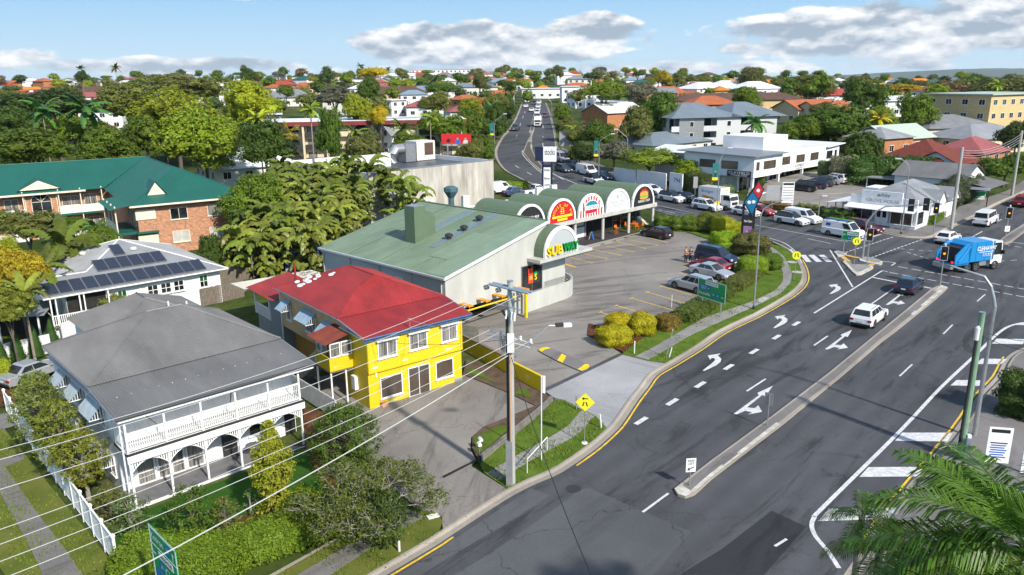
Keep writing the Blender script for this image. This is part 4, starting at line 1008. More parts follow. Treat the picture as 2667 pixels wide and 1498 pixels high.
def solar_house():
 p=sh;EZ=3.5
 mb=MB();mb.box(.4,13.6,-3.0,11,-.3,EZ-.05);mb.build('wall',mt['white_boards'],p)
 fw=Wall((0,-3.0,0),(1,0,0),(0,-1,0));mb=MB();fw.boards(mb,3.6,13.6,.0,EZ,.2,.022);Wall((13.6,-3,0),(0,1,0),(1,0,0)).boards(mb,0,14,0,EZ,.2,.022);o=mb.build('weatherboards',mt['white_boards'],p);o['kind']='stuff'
 mb=MB();fw.box(mb,.42,3.5,1.05,3.3,0.0,.012);mb.build('verandah_shade_sheet',mt['interior_shade'],p)  # flat dark sheet laid on the wall in place of verandah shade
 mb=MB();fw.box(mb,-1.0,3.6,.85,1.0,0,.75);mb.build('verandah_floor',mt['timber_grey'],p)
 for x in(-.9,-.5,1.3,1.65,3.55):
  mb=MB();fw.box(mb,x-.05,x+.05,-.2,3.4,.55,.65);mb.build('post',mt['white_trim'],p)
 mb=MB();fw.box(mb,-.9,3.55,1.85,1.92,.55,.65);fw.box(mb,-.9,3.55,1.08,1.13,.56,.64);fw.box(mb,-.95,-.88,1.85,1.92,-3,.6);rl=mb.build('balustrade',mt['white_trim'],p)
 b=MB();b.box(-.03,.03,-.015,.015,1.13,1.85);bme=b.mesh('baluster',mt['white_trim'])
 for i in range(30):obj('baluster',bme,rl,(-.85+i*.15,-3.6,0))
 mb=MB();fw.box(mb,-.95,3.6,-.2,.85,.3,.34);mb.build('under_screen',mt['white_trim'],p)
 mb=MB()
 for i in range(22):fw.box(mb,.9+i*.13,.95+i*.13,.1,.6,.34,.35)
 mb.build('screen_slots',mt['black'],p)
 for a,b_,z0,z1 in((4.4,5.2,1.75,3.0),(11.6,12.4,1.9,3.1)):
  f=window(p,fw,a,b_,z0,z1,2,2,d=.02)
  mb=MB();fw.box(mb,a+.08,b_-.08,(z0+z1)/2+.05,z1-.08,.06,.075);mb.build('green_pane',mt['green_glass'],f)
 for a in(6.9,8.05,9.2):window(p,fw,a,a+.95,2.0,3.0,2,2,d=.05,out=.1)
 mb=MB();fw.box(mb,6.75,10.3,1.85,3.1,0,.05);mb.build('window_bay',mt['white_trim'],p)
 mb=MB();mb.tube([fw.p(6.3,0,.1),fw.p(6.3,3.4,.1)],.05,8);mb.build('downpipe',mt['white_trim'],p)
 vt,ap=(2.77,-.6,4.56),(7,4,6.22);m=mt['grey_iron_light']
 mb=MB()
 sheet(mb,[(-1.4,-3.65,EZ),(14.2,-3.65,EZ),ap,vt,(-1.4,-.6,4.56)],.2,.01,True)
 sheet(mb,[(-1.4,2.25,EZ),(-1.4,-.6,4.56),vt,(0,2.25,EZ)],.2,.01,True)
 sheet(mb,[(0,11.6,EZ),(0,2.25,EZ),vt,ap],.2,.01,True)
 sheet(mb,[(14.2,-3.65,EZ),(14.2,11.6,EZ),ap],.2,.01,True)
 sheet(mb,[(14.2,11.6,EZ),(0,11.6,EZ),ap],.2,.01,True)
 mb.build('roof',m,p)
 mb=MB()
 for a,b_ in((ap,(14.2,-3.65,EZ)),(ap,vt),((-1.4,-.6,4.57),vt),(ap,(0,11.6,EZ)),(ap,(14.2,11.6,EZ))):ridge(mb,a,b_,.06)
 mb.build('ridge_cap',mt['white_trim'],p)
 mb=MB();gutter(mb,(-1.4,-3.7,EZ-.05),(14.2,-3.7,EZ-.05),.07);mb.build('gutter',mt['white_trim'],p)
 mb=MB();mb.poly([(-1.35,-3.6,EZ-.02),(-1.35,2.2,EZ-.02),(-1.35,-.6,4.5)]);mb.build('gable_end',mt['white_boards'],p)
 sl=(6.22-3.5)/7.65
 pm=MB();pm.box(-.485,.485,-.98,.98,0,.04);pme=pm.mesh('solar_panel',mat('solar_frame',(.35,.36,.38),.4,metal=.5,var=0))
 gm_,nt,bb=nmat('solar_cells');MATS['solar_cells']=gm_
 tc=N(nt,'ShaderNodeTexCoord');br=N(nt,'ShaderNodeTexBrick');br.offset=0.0;br.inputs['Scale'].default_value=6.2;br.inputs['Brick Width'].default_value=1.0;br.inputs['Row Height'].default_value=1.0;br.inputs['Mortar Size'].default_value=.045
 br.inputs['Color1'].default_value=(.012,.018,.035,1);br.inputs['Color2'].default_value=(.016,.024,.045,1);br.inputs['Mortar'].default_value=(.09,.1,.12,1)
 nt.links.new(tc.outputs['Object'],br.inputs['Vector']);nt.links.new(br.outputs[0],bb.inputs['Base Color']);bb.inputs['Roughness'].default_value=.35
 cm=MB();cm.box(-.46,.46,-.955,.955,.04,.048);cme=cm.mesh('solar_cells',gm_)
 def panel(u,v):
  z=EZ+(v+3.65)*sl+.09
  o=obj('solar_panel',pme,p,(u,v,z));o.rotation_euler=(math.atan(sl),0,0)
  obj('solar_cells',cme,o)
 for i in range(13):panel(-.55+i*1.03,-2.5)
 for i in range(6):panel(4.1+i*1.0,-.1)
 o=panel(6.2,2.05)
 for u,v in((7.6,1.9),(4.0,5.2)):
  mb=MB();mb.lathe([(.3,0),(.3,.12),(.18,.22)],n=14);o=mb.build('skylight_dome',mt['offwhite'],p);o.location=(u,v,EZ+(v+3.65)*sl if u>5 else EZ+u*.389);o.scale=(1,1,1)
solar_house()
def carport():
 A=G(20,885);t=thing('carport','open carport with curved corrugated grey roof beside the cottage','carport',A,12)
 mb=MB();sheet(mb,[(-6.5,-1.5,2.3),(3.6,-1.5,2.3),(3.6,2.0,2.75),(-6.5,2.0,2.75)],.11,.014);mb.build('roof',mt['grey_iron_light'],t)
 for x in(-3,0,3):
  mb=MB();mb.box(x-.06,x+.06,-1.2,-1.08,-.2,2.35);mb.build('post',mt['white_trim'],t)
 mb=MB();mb.box(-6,3.4,1.6,1.7,-.2,2.5);mb.build('rear_wall',mt['interior_shade'],t)
carport()
def white_fence2():
 A,B=G(-40,960),G(135,915);A2=G(165,890);B2=G(262,850)
 for P0,P1,lab in((A,B,'white timber fence behind the row of conical conifers'),(A2,B2,'white rendered garden wall beside the cottage verandah')):
  ang=math.degrees(math.atan2(P1.y-P0.y,P1.x-P0.x));L=(P1-P0).length
  t=thing('garden_fence',lab,'fence',P0,ang)
  mb=MB();mb.box(0,L,-.04,.04,-.1,1.5);mb.build('panel',mt['white_boards'],t);mb=MB();mb.box(0,L,-.07,.07,1.5,1.56);mb.build('capping',mt['white_trim'],t)
white_fence2()
def paling_fence(a,b,h,lab,m='timber_grey'):
 A,B=G(*a),G(*b);ang=math.degrees(math.atan2(B.y-A.y,B.x-A.x));L=(B-A).length
 t=thing('paling_fence',lab,'fence',A,ang);mb=MB();k=int(L/.13)
 for i in range(k):mb.box(i*.13,i*.13+.11,-.02-.015*(i%2),.01,0,h+random.uniform(-.04,.04))
 o=mb.build('paling_run',mt[m],t);o['kind']='stuff'
 mb=MB();mb.box(0,L,.01,.05,h*.3,h*.3+.08);mb.box(0,L,.01,.05,h*.8,h*.8+.08);mb.build('rail',mt[m],t)
paling_fence((525,798),(640,770),1.7,'weathered timber paling fence between the cottage and the red-roofed house')
paling_fence((560,745),(760,700),1.7,'old timber paling fence under the palm thicket')
def C(name,c,rough=0.5,**k):return mat(name,c,rough,var=k.pop('var',0.04),**k)
C('sub_yellow',(.80,.55,.01));C('sub_green',(.0,.27,.05));C('sign_red',(.52,.015,.02));C('sign_blue',(.03,.12,.45));C('sign_black',(.02,.02,.022));C('sign_white',(.82,.82,.82))
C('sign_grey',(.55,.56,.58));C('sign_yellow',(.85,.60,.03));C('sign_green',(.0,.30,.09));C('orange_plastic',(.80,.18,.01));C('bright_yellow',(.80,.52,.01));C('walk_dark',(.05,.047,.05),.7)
C('navy',(.012,.02,.055));C('lilac',(.36,.20,.50));C('teal_poster',(.02,.22,.30));C('pink',(.62,.35,.50));C('flag_orange',(.75,.28,.01));C('bun',(.65,.32,.07));C('lettuce',(.18,.42,.04));C('flame',(.75,.07,.02))
def arch_pts(c,r,z0,st,n=16):return[(c+r,z0)]+[(c+r*math.cos(math.pi*i/n),z0+st+r*math.sin(math.pi*i/n))for i in range(n+1)]+[(c-r,z0)]
def arch_front(p,c,r,z0,st,v,facem,depth,vault='sage_box',band=.3,name='arch'):
 """round sign gable with white rim and a green barrel vault behind it"""
 out,inn=arch_pts(c,r,z0,st),arch_pts(c,r-band,z0,st)
 mb=MB();mb.sprism(inn,v-.03,v+.06);f=mb.build(name+'_face',facem,p)
 mb=MB();n=len(out)
 for y0,y1 in((v-.1,v+.14),):
  for i in range(n-1):
   a,b,c_,d=out[i],out[i+1],inn[i+1],inn[i]
   mb.add([(q[0],y0,q[1])for q in(a,b,c_,d)]+[(q[0],y1,q[1])for q in(a,b,c_,d)],[(0,1,2,3),(7,6,5,4),(0,4,5,1),(2,6,7,3)])
 mb.build(name+'_rim',mt['sign_white'],p)
 vb=MB();o2=arch_pts(c,r-.02,z0,st)
 pr=[(q[0],v+.14,q[1])for q in o2]+[(q[0],depth,q[1])for q in o2]
 vb.add(pr,[(i,i+1,n+i+1,n+i)for i in range(n-1)]+[tuple(range(n,2*n))])
 vb.build(name+'_vault',mt[vault],p)
 return f
OS_=G(1363,818)
shed=thing('sandwich_shop_building','pale building with sage green sloping roof and arched yellow and green shop sign','building',OS_,46.5)
def shed_build():
 p=shed;sl=(7.95-5.1)/12.5;rz=lambda u:5.12+(u+9)*sl
 mb=MB();mb.sprism([(-9,2.1),(6.2,2.1),(6.2,5.0),(3.5,5.0),(3.5,7.93),(-9,5.08)],.3,18.0);mb.build('wall',mt['sage_wall'],p)
 mb=MB();mb.box(-9,-7.6,.31,.9,-.6,2.1);mb.box(-.8,6.2,.31,9,-.6,2.1);mb.build('lower_wall',mt['sage_wall'],p)
 mb=MB();mb.box(-9.0,-8.8,.9,18,-.6,2.1);mb.build('side_lower_wall',mt['sage_wall_blue'],p)
 mb=MB();mb.box(-8.8,-.8,9.5,9.8,-.6,2.1);mb.build('undercroft_wall',mt['interior_shade'],p)
 lw=Wall((-9.0,18,0),(0,-1,0),(-1,0,0));mb=MB();lw.box(mb,0,17.7,2.1,5.0,0,.03);mb.build('side_cladding',mt['sage_wall_blue'],p)
 for x in(.3,4.6,9.0,13.4,17.3):
  mb=MB();mb.tube([lw.p(x,-.4,.1),lw.p(x,4.7,.1),lw.p(x,5.0,.3)],.06,8);mb.build('downpipe',mt['sage_wall'],p)
 for x in(5.6,8.0,11.3):
  window(p,lw,x,x+.9,3.8,4.15,2,1,gm=mt['glass_blind'],d=.03)
 mb=MB();sheet(mb,[(-9.2,18.2,rz(-9.2)+.05),(-9.2,.1,rz(-9.2)+.05),(3.65,.1,rz(3.65)+.05),(3.65,18.2,rz(3.65)+.05)],.4,.02,True);mb.build('roof',mt['green_roof_sage'],p)
 mb=MB();mb.sprism([(-9.25,rz(-9.25)-.12),(3.7,rz(3.7)-.12),(3.7,rz(3.7)+.1),(-9.25,rz(-9.25)+.1)],.02,.14);mb.build('barge_board',mt['sign_white'],p)
 mb=MB();mb.box(-9.4,-9.2,.05,18.2,4.95,5.12);mb.build('gutter',mt['sage_wall_blue'],p)
 mb=MB();mb.box(3.5,3.75,.1,18.2,rz(3.65)-.1,rz(3.65)+.12);mb.build('ridge_flashing',mt['sage_box'],p)
 for v,u0 in((9.6,-2.4),(6.2,-5.0)):
  mb=MB();mb.slab([(u0,v,rz(u0)+.09),(3.4,v,rz(3.4)+.09),(3.4,v+.75,rz(3.4)+.09),(u0,v+.75,rz(u0)+.09)],.02);mb.build('translucent_sheet',mat('roof_sheet_blue',(.16,.22,.25),.35,var=.08),p)
 for u0,u1,v0,v1 in((-9.1,3.5,.2,2.6),(-6.5,-1.0,2.8,5.2)):
  mb=MB();mb.slab([(u0,v0,rz(u0)+.085),(u1,v0,rz(u1)+.085),(u1,v1,rz(u1)+.085),(u0,v1,rz(u0)+.085)],.012);mb.build('replaced_sheet',mat('sage_new_sheet',(.22,.30,.205),.5,c2=(.17,.24,.16),vscale=.8,detail=9),p)
 for v in(4.5,9.0,13.5):
  mb=MB();mb.slab([(-9.1,v,rz(-9.1)+.08),(3.5,v,rz(3.5)+.08),(3.5,v+.05,rz(3.5)+.08),(-9.1,v+.05,rz(-9.1)+.08)],.02);mb.build('sheet_lap',mt['sage_box'],p)
 mb=MB();mb.box(-5,-3.7,8.8,10.2,5.5,9.45);ch=mb.build('plant_box',mt['sage_box'],p)
 mb=MB();mb.sprism([(-3.7,5.8),(-2.5,5.8),(-2.5,8.3),(-2.8,8.75),(-3.7,8.75)],8.82,10.18);mb.build('plant_box_low',mt['sage_box'],ch)
 mb=MB();mb.box(-4.95,-3.75,8.85,10.15,9.45,9.5);mb.build('box_cap',mt['galv'],ch)
 for u,v in((-1.0,6.5),(-3.0,6.4),(1.4,6.9)):
  mb=MB();mb.lathe([(.22,rz(u)),(.22,rz(u)+.3),(.38,rz(u)+.32),(.38,rz(u)+.5),(.1,rz(u)+.62)],u,v,14);mb.build('roof_fan',mt['dark_trim'],p)
 cur=[(-.02,-.02),(6.0,-.02)]+[(6.0+3.1*math.sin(t),3.08-3.1*math.cos(t))for t in[RAD(12*i)for i in range(1,9)]]
 mb=MB();n=len(cur);inner=[(x-.0,y+.2)if i<2 else(6+2.9*(x-6)/3.1,3.08+2.9*(y-3.08)/3.1)for i,(x,y)in enumerate(cur)]
 for i in range(n-1):
  a,b,c_,d=cur[i],cur[i+1],inner[i+1],inner[i]
  mb.add([(q[0],q[1],z)for z in(-.5,1.75)for q in(a,b,c_,d)],[(0,1,5,4),(2,3,7,6),(4,5,6,7),(1,2,6,5),(3,0,4,7)])
 mb.build('curved_parapet',mt['sage_wall'],p)
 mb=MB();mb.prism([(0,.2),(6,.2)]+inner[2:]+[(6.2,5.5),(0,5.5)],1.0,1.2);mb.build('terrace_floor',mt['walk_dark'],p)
 for z in(1.95,2.1,2.25,2.4):
  mb=MB();mb.tube([(3.1,.1,z),(6.0,.1,z)]+[(6+3.0*math.sin(RAD(12*i)),3.08-3.0*math.cos(RAD(12*i)),z)for i in range(1,4)],.022,5);mb.build('rail',mt['galv'],p)
 mb=MB();mb.tube([(7.3,1.4,1.2),(7.3,1.4,4.7)],.2,14);mb.build('column',mt['sage_wall'],p)
 fw=Wall((0,.3,0),(1,0,0),(0,-1,0))
 window(p,fw,.05,2.9,1.75,4.35,2,1,fm=mt['metal_grey'],gm=mt['glass'],sill=False,name='shop_window')
 po=MB();fw.box(po,.95,1.6,2.6,4.0,.06,.07);a=po.build('poster',mt['flame'],p)
 po=MB();fw.box(po,1.05,1.55,2.9,3.3,.07,.075);po.build('poster_print',mt['bun'],a)
 po=MB();po.disc(fw.p(1.95,3.4,.06),.25,fw.n,16,.012);a=po.build('emblem',mt['sign_green'],p)
 lettering('S',.75,fw.p(1.95,3.05,.065),fw.x,(0,0,1),mt['sub_yellow'],p,'window_letter',bold=.03)
 mb=MB();mb.box(.85,8.4,-1.3,2.2,4.72,5.0);mb.box(1.2,8.1,-1.0,2.0,4.5,4.72);mb.build('canopy',mt['sage_wall'],p)
 mb=MB();mb.box(3.55,6.2,1.0,8,4.95,5.05);mb.build('flat_roof',mt['sage_box'],p)
 f=arch_front(p,4.1,2.35,5.0,.3,-1.0,mt['sage_wall_blue'],5.5)
 aw=Wall((0,-1.05,0),(1,0,0),(0,-1,0))
 for body,x,m_ in(('SUB',2.95,'sub_yellow'),('WAY',5.25,'sub_green')):
  vs,fs=text_mesh(body,.02);w=max(q.x for q in vs)-min(q.x for q in vs)
  for k in range(8):
   lettering(body,1.15,aw.p(x,5.55,.0),aw.x,(0,0,1),mt[m_],p,'sign_letters',width=2.15,bold=.02,t=.04+.025*k)if k in(0,3,7)else None
 for q in((2.6,-.75),(9.6,.8)):
  pass
shed_build()
def bollard(px,lab):
 g0=G(*px);mb=MB();mb.lathe([(.1,0),(.1,1.15),(.07,1.22),(.0,1.23)],n=12)
 o=mb.build('bollard',mt['bright_yellow']);o.location=g0;tag(o,lab,'bollard')
bollard((1447.5,777),'yellow steel bollard against the curved white terrace wall');bollard((1477,758),'yellow steel bollard just past the end of the curved terrace wall')
def clearance():
 a=RAD(46.5)
 t=thing('clearance_bar','yellow height clearance bar hung before the undercroft car park entry','clearance bar',OS_,46.5)
 mb=MB();mb.tube([(-7.9,-.9,2.25),(-.3,-.9,2.25)],.07,8);mb.build('bar',mt['bright_yellow'],t)
 mb=MB();mb.box(-.75,-.5,-1.0,-.8,-.2,2.6);mb.build('post',mt['bright_yellow'],t)
 for x in(-7.6,-5.6,-3.7,-.7):
  mb=MB();mb.box(x,x+.5,-.95,.3,2.5,2.6);mb.tube([(x+.1,-.9,2.3),(x+.1,-.9,2.62)],.02,4);mb.build('bracket',mt['flag_orange'],t)
clearance()
mb=MB();mb.box(0,1.9,-.02,.02,0,1.5)
for i in range(14):mb.box(.03+i*.135,.06+i*.135,-.035,-.02,.05,1.45)
o=mb.build('steel_gate',mt['galv']);o.location=G(1192,890);o.rotation_euler=(0,0,RAD(-20));tag(o,'grey ribbed metal gate leaning open beside the yellow house','gate')
PO_=G(1496.7,643.5)
par=thing('shop_row','row of arched shops with green barrel vaults, round columns and a pale parapet','building',PO_,45.4)
def parade():
 p=par;B=5.48
 mb=MB();mb.box(-14,17.6,2.75,7.0,-.4,3.3);mb.build('wall',mt['interior_shade'],p)
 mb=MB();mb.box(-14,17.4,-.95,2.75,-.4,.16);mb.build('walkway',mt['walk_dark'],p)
 mb=MB();mb.box(-14,17.4,-1.12,-.95,-.4,.18);mb.build('walkway_edge',KERB,p)
 mb=MB();mb.box(-14,16.9,-.35,.2,3.0,3.5);mb.build('beam',mt['sage_wall'],p)
 mb=MB();mb.box(-14,17.0,.2,7.0,3.3,3.42);mb.build('canopy_roof',mt['sage_box'],p)
 mb=MB();mb.box(-16,17.4,7.0,7.3,0,5.45);mb.build('parapet',mt['sage_wall'],p)
 mb=MB();mb.box(-16,17.45,6.95,7.35,5.45,5.58);mb.build('parapet_cap',mt['sign_white'],p)
 mb=MB();mb.box(-8,17.2,7.3,13,0,4.0);mb.build('rear_wall',mt['offwhite'],p)
 mb=MB();sheet(mb,[(17.2,13.2,4.1),(2,13.2,4.1),(2,7.3,5.2),(17.2,7.3,5.2)],.4,.02,True);mb.build('rear_roof',mt['sage_box'],p)
 for i in range(-2,4):
  mb=MB();mb.tube([(i*B,0,.1),(i*B,0,3.0)],.2,14);mb.build('column',mt['sage_wall'],p)
  mb=MB();mb.box(i*B-.3,i*B+.3,-.42,-.35,3.0,3.4);mb.build('column_cap',mt['sage_wall'],p)
 for x,y in((1.5,7.6),(4.5,7.7),(-9.5,9.5)):
  mb=MB();mb.box(x,x+1.0,y,y+.45,5.0,6.4);mb.build('air_conditioner',mt['offwhite'],p)
 mb=MB();mb.lathe([(.35,3.5),(.35,6.3),(.85,7.1),(.85,7.5),(.5,7.7)],-11.0,10.0,8);mb.build('exhaust_stack',mat('stack_teal',(.06,.13,.15),.5),p)
 aw=Wall((0,-.34,0),(1,0,0),(0,-1,0));up=(0,0,1)
 cs=[-1.5*B,-.5*B,.5*B,1.5*B,2.5*B];fm=['sign_black','sign_red','sign_white','sign_grey','sign_black']
 for c,m_ in zip(cs,fm):arch_front(p,c,2.5,3.5,.3,-.25,mt[m_],7.0,band=.27,name='arch')
 def put(body,size,x,z,m_,width=None,t=.02):lettering(body,size,aw.p(x,z,0),aw.x,up,mt[m_],p,'sign_letters',width=width,bold=.01,t=t)
 put('07 3262 959',.42,cs[0]+.1,4.75,'sign_white',2.6);put('OPEN       TIL LATE',.26,cs[0],4.2,'flag_orange',3.0)
 for i,ch in enumerate('HOUSE OF FU'):
  a=RAD(160-140*i/10);r=1.72
  x,z=cs[1]+r*math.cos(a),3.8+r*math.sin(a)
  lettering(ch,.48,aw.p(x,z,0),(math.sin(a),0,-math.cos(a)),(math.cos(a),0,math.sin(a)),mt['sign_yellow'],p,'sign_letter',bold=.015)
 for z0,x0,x1,m_ in((4.45,-.25,-.17,'sign_yellow'),(4.45,.15,.23,'sign_yellow')):
  mb=MB();aw.box(mb,cs[1]+x0,cs[1]+x1,z0,z0+.75,.0,.02);mb.build('character_stroke',mt[m_],p)
 for z0,w_ in((4.5,.35),(4.75,.45),(5.0,.3),(5.2,.2)):
  mb=MB();aw.box(mb,cs[1]-w_,cs[1]+w_,z0,z0+.07,.0,.022);mb.build('character_stroke',mt['sign_yellow'],p)
 for z0,x0,x1 in((4.05,-1.8,1.8),(3.68,-.9,.9)):
  mb=MB();aw.box(mb,cs[1]+x0,cs[1]+x1,z0,z0+.28,.0,.018);mb.build('sign_strip',mt['sign_yellow'],p)
 for i in range(-4,5):
  x=i*.5;h=math.sqrt(max(0,2.2**2-(abs(x)+.12)**2))+.28
  mb=MB();aw.box(mb,cs[2]+x-.12,cs[2]+x+.12,3.52,3.5+h,-.04,-.02);mb.build('red_stripe',mt['sign_red'],p)
 def ellipse(c,rx,rz,zc,m_,d,name):
  mb=MB();n=24;q=[(c+rx*math.cos(2*math.pi*i/n),zc+rz*math.sin(2*math.pi*i/n))for i in range(n)]
  mb.sprism(q,-.34-d,-.34-d+.02);mb.build(name,mt[m_],p)
 ellipse(cs[2],1.35,.85,4.65,'sign_white',.0,'oval_badge');ellipse(cs[2],1.25,.76,4.65,'teal_poster',.03,'oval_badge');ellipse(cs[2],1.1,.3,4.2,'sign_red',.045,'badge_ribbon')
 mb=MB();aw.box(mb,cs[2]-1.3,cs[2]+1.3,4.35,4.85,.05,.07);mb.build('badge_band',mt['sign_white'],p)
 put('COLD ROCK',.5,cs[2],4.6,'sign_blue',2.4,.09)
 put('BRAZILIAN',.42,cs[3],4.75,'sign_white',2.3);put('BEAUTY',.42,cs[3],4.3,'sign_white',1.6)
 for a in(-50,-25,0,25,50):
  mb=MB();d=Vector((math.sin(RAD(a)),0,math.cos(RAD(a))));q=aw.p(cs[3],5.15,.0);mb.tube([q,q+d*.42],.05,5,r2=.015);mb.build('crown_leaf',mt['sign_white'],p)
 for i in range(9):
  x=cs[4]-.8+i*.2;h=.5+.55*math.sin(math.pi*(i+.5)/9);mb=MB();mb.sprism([(x-.13,4.9),(x+.13,4.9),(x+.05*(i%3-1),4.9+h)],-.39,-.36);mb.build('flame',mt['flame'],p)
 ellipse(cs[4],.95,.4,5.0,'bun',.06,'burger_bun');ellipse(cs[4],1.05,.12,4.72,'lettuce',.075,'burger_filling');ellipse(cs[4],.95,.2,4.52,'bun',.065,'burger_bun')
 put('GRIDDLE & CHOP',.42,cs[4],4.1,'sign_white',2.7,.06)
 sw=Wall((0,2.75,0),(1,0,0),(0,-1,0))
 for i,b in enumerate((-2,-1,0,1,2)):
  x0,x1=b*B+.1,(b+1)*B-.1;k=3
  if i==3:continue
  for j in range(k):
   window(p,sw,x0+(x1-x0)*j/k,x0+(x1-x0)*(j+1)/k,.18,2.9,1,1+(j==1),fm=mt['metal_grey'],gm=mt['glass'],sill=False,name='shop_window',fw=.05)
 for x0,x1,z0,z1,m_ in((-4.9,-3.5,.3,1.5,'teal_poster'),(-3.3,-.4,.25,1.35,'sign_blue'),(-3.3,-.4,1.35,1.6,'sign_red'),(.0,.45,.2,2.7,'pink'),(2.6,5.1,.2,1.5,'sign_white'),(5.2,5.4,.2,2.8,'pink'),(2.7,5.0,1.7,2.7,'cream_trim')):
  mb=MB();sw.box(mb,x0,x1,z0,z1,.08,.1);mb.build('window_poster',mt[m_],p)
 for x,m_ in((-2.7,'sign_red'),(-1.9,'pink'),(-1.1,'sign_white')):
  mb=MB();mb.disc(sw.p(x,.8,.1),.32,sw.n,14,.01);mb.build('poster_motif',mt[m_],p)
 st=MB()
 for i in range(9):st.box(16.6,17.3,1.2+i*.28,1.5+i*.28,.16,.34+i*.18)
 st.build('end_stair',mt['offwhite'],p)
 mb=MB();mb.tube([(16.6,1.1,1.1),(16.6,3.9,2.9)],.03,6);mb.tube([(16.6,1.1,.16),(16.6,1.1,1.1)],.03,6);mb.build('stair_rail',mt['galv'],p)
parade()
def rel(O,ang,u,v,z=0):
 a=RAD(ang);return Vector((O.x+u*math.cos(a)-v*math.sin(a),O.y+u*math.sin(a)+v*math.cos(a),O.z+z))
def stool(u,v,lab,h=.75):
 t=thing('bar_stool',lab,'stool',rel(PO_,45.4,u,v,.16),30)
 mb=MB();mb.box(-.2,.2,-.2,.2,h,h+.05);mb.build('seat',mt['orange_plastic'],t)
 for x in(-.17,.17):
  for y in(-.17,.17):
   mb=MB();mb.tube([(x,y,0),(x*.8,y*.8,h)],.02,5);mb.build('leg',mt['orange_plastic'],t)
 mb=MB();mb.box(-.2,.2,.18,.21,h,h+.35);mb.build('backrest',mt['orange_plastic'],t)
stool(9.1,.6,'tall orange bar stool standing by the third round column of the shops',.85)
def chair(u,v,rz,lab):
 t=thing('plastic_chair',lab,'chair',rel(PO_,45.4,u,v,.16),rz)
 mb=MB();mb.box(-.22,.22,-.22,.22,.43,.47);mb.build('seat',mt['orange_plastic'],t)
 mb=MB();mb.box(-.22,.22,.19,.23,.47,.9);mb.build('backrest',mt['orange_plastic'],t)
 for x in(-.19,.19):
  for y in(-.19,.19):
   mb=MB();mb.tube([(x,y,0),(x,y,.43)],.018,5);mb.build('leg',mt['orange_plastic'],t)
for i,(u,v,r,w_)in enumerate([(12.6,1.1,20,'nearest the column'),(13.3,.3,160,'at the front of the outdoor table'),(14.6,.5,230,'at the right of the outdoor table'),(14.4,1.7,-40,'behind the outdoor table'),(13.2,1.9,60,'at the rear left of the outdoor table')]):
 chair(u,v,r,'orange plastic chair under the burger shop canopy, '+w_)
t=thing('outdoor_table','square dark outdoor table among the orange chairs at the burger shop','table',rel(PO_,45.4,13.7,1.05,.16),45)
mb=MB();mb.box(-.4,.4,-.4,.4,.72,.76);mb.build('table_top',mt['orange_plastic'],t);mb=MB();mb.tube([(0,0,0),(0,0,.72)],.04,8);mb.lathe([(.25,0),(.24,.03)],n=12);mb.build('pedestal',mt['dark_trim'],t)
t=thing('sandwich_board','white folding sandwich board with blue print by the second shop column','sign',rel(PO_,45.4,4.4,.9,.16),70)
for s in(-1,1):
 mb=MB();mb.add([(-.3,.02*s,.95),(.3,.02*s,.95),(.3,.28*s,0),(-.3,.28*s,0),(-.3,.02*s+.02,.95),(.3,.02*s+.02,.95),(.3,.28*s+.02,0),(-.3,.28*s+.02,0)],[(0,1,2,3),(7,6,5,4),(0,4,5,1),(1,5,6,2),(2,6,7,3),(3,7,4,0)]);mb.build('board',mt['sign_blue' if s<0 else 'sign_white'],t)
CO_=G(1134+590/3.86,400+500/3.86)
cw=thing('concrete_warehouse','large blank warehouse with water-stained pale concrete wall and dark flat roof','building',CO_,44)
def warehouse():
 p=cw;Hh=6.8
 for i,(a,b)in enumerate(((-23.2,-17.0),(-16.96,-10.5),(-10.46,-5.6),(-5.56,0))):
  mb=MB();mb.box(a,b,0,.3,-.6,Hh);mb.build('tilt_panel',mt['weathered_conc'],p)
 mb=MB();mb.box(-.3,-.01,.3,24,-.6,Hh);mb.build('end_wall',mt['white_wall'],p)
 mb=MB();mb.box(-23.2,-22.9,.3,24,-.6,Hh);mb.box(-22.9,-.3,23.7,24,-.6,Hh);mb.build('wall',mt['white_wall'],p)
 mb=MB();mb.box(-22.9,-.3,.3,23.7,Hh-.8,Hh-.7);mb.build('roof',mat('dark_deck',(.075,.085,.10),.4,var=.2,vscale=.3),p)
 mb=MB();mb.box(-23.3,.05,-.06,.36,Hh,Hh+.1);mb.build('coping',mt['galv'],p)
 mb=MB();mb.box(-23.2,-12,10.5,10.8,Hh-.7,Hh+1.3);mb.build('white_parapet',mt['white_wall'],p)
 mb=MB();mb.tube([(-9.5,13.5,Hh-.6),(-9.5,13.5,Hh+.8),(-8.9,13.5,Hh+1.5),(-7.5,13.5,Hh+1.5)],.8,12);mb.build('roof_duct',mt['galv'],p)
 mb=MB();mb.box(-7.5,-5.5,12.6,14.6,Hh-.6,Hh+2.2);mb.build('plant_unit',mt['metal_grey'],p)
 mb=MB();mb.box(-5.0,-1.2,13,16,Hh-.6,Hh+2.5);pu=mb.build('plant_room',mt['offwhite'],p)
 mb=MB();mb.box(-3.4,-1.6,12.97,13,Hh+.2,Hh+2.2);mb.build('louvre',mat('rust_louvre',(.10,.06,.045),.8),pu)
 mb=MB();mb.box(-1.0,-.4,16,24,Hh-.6,Hh+1.9);mb.build('timber_screen',mt['timber_grey'],p)
 for x in(-14.2,-13.1):
  mb=MB();mb.box(x,x+.9,-.4,0,0.6,1.9);mb.build('air_conditioner',mt['offwhite'],p)
warehouse()
BO_=G(372,668)
ba=thing('brick_apartments','three-storey red brick apartment block with dark green hip roof and white balconies','apartment block',BO_,35)
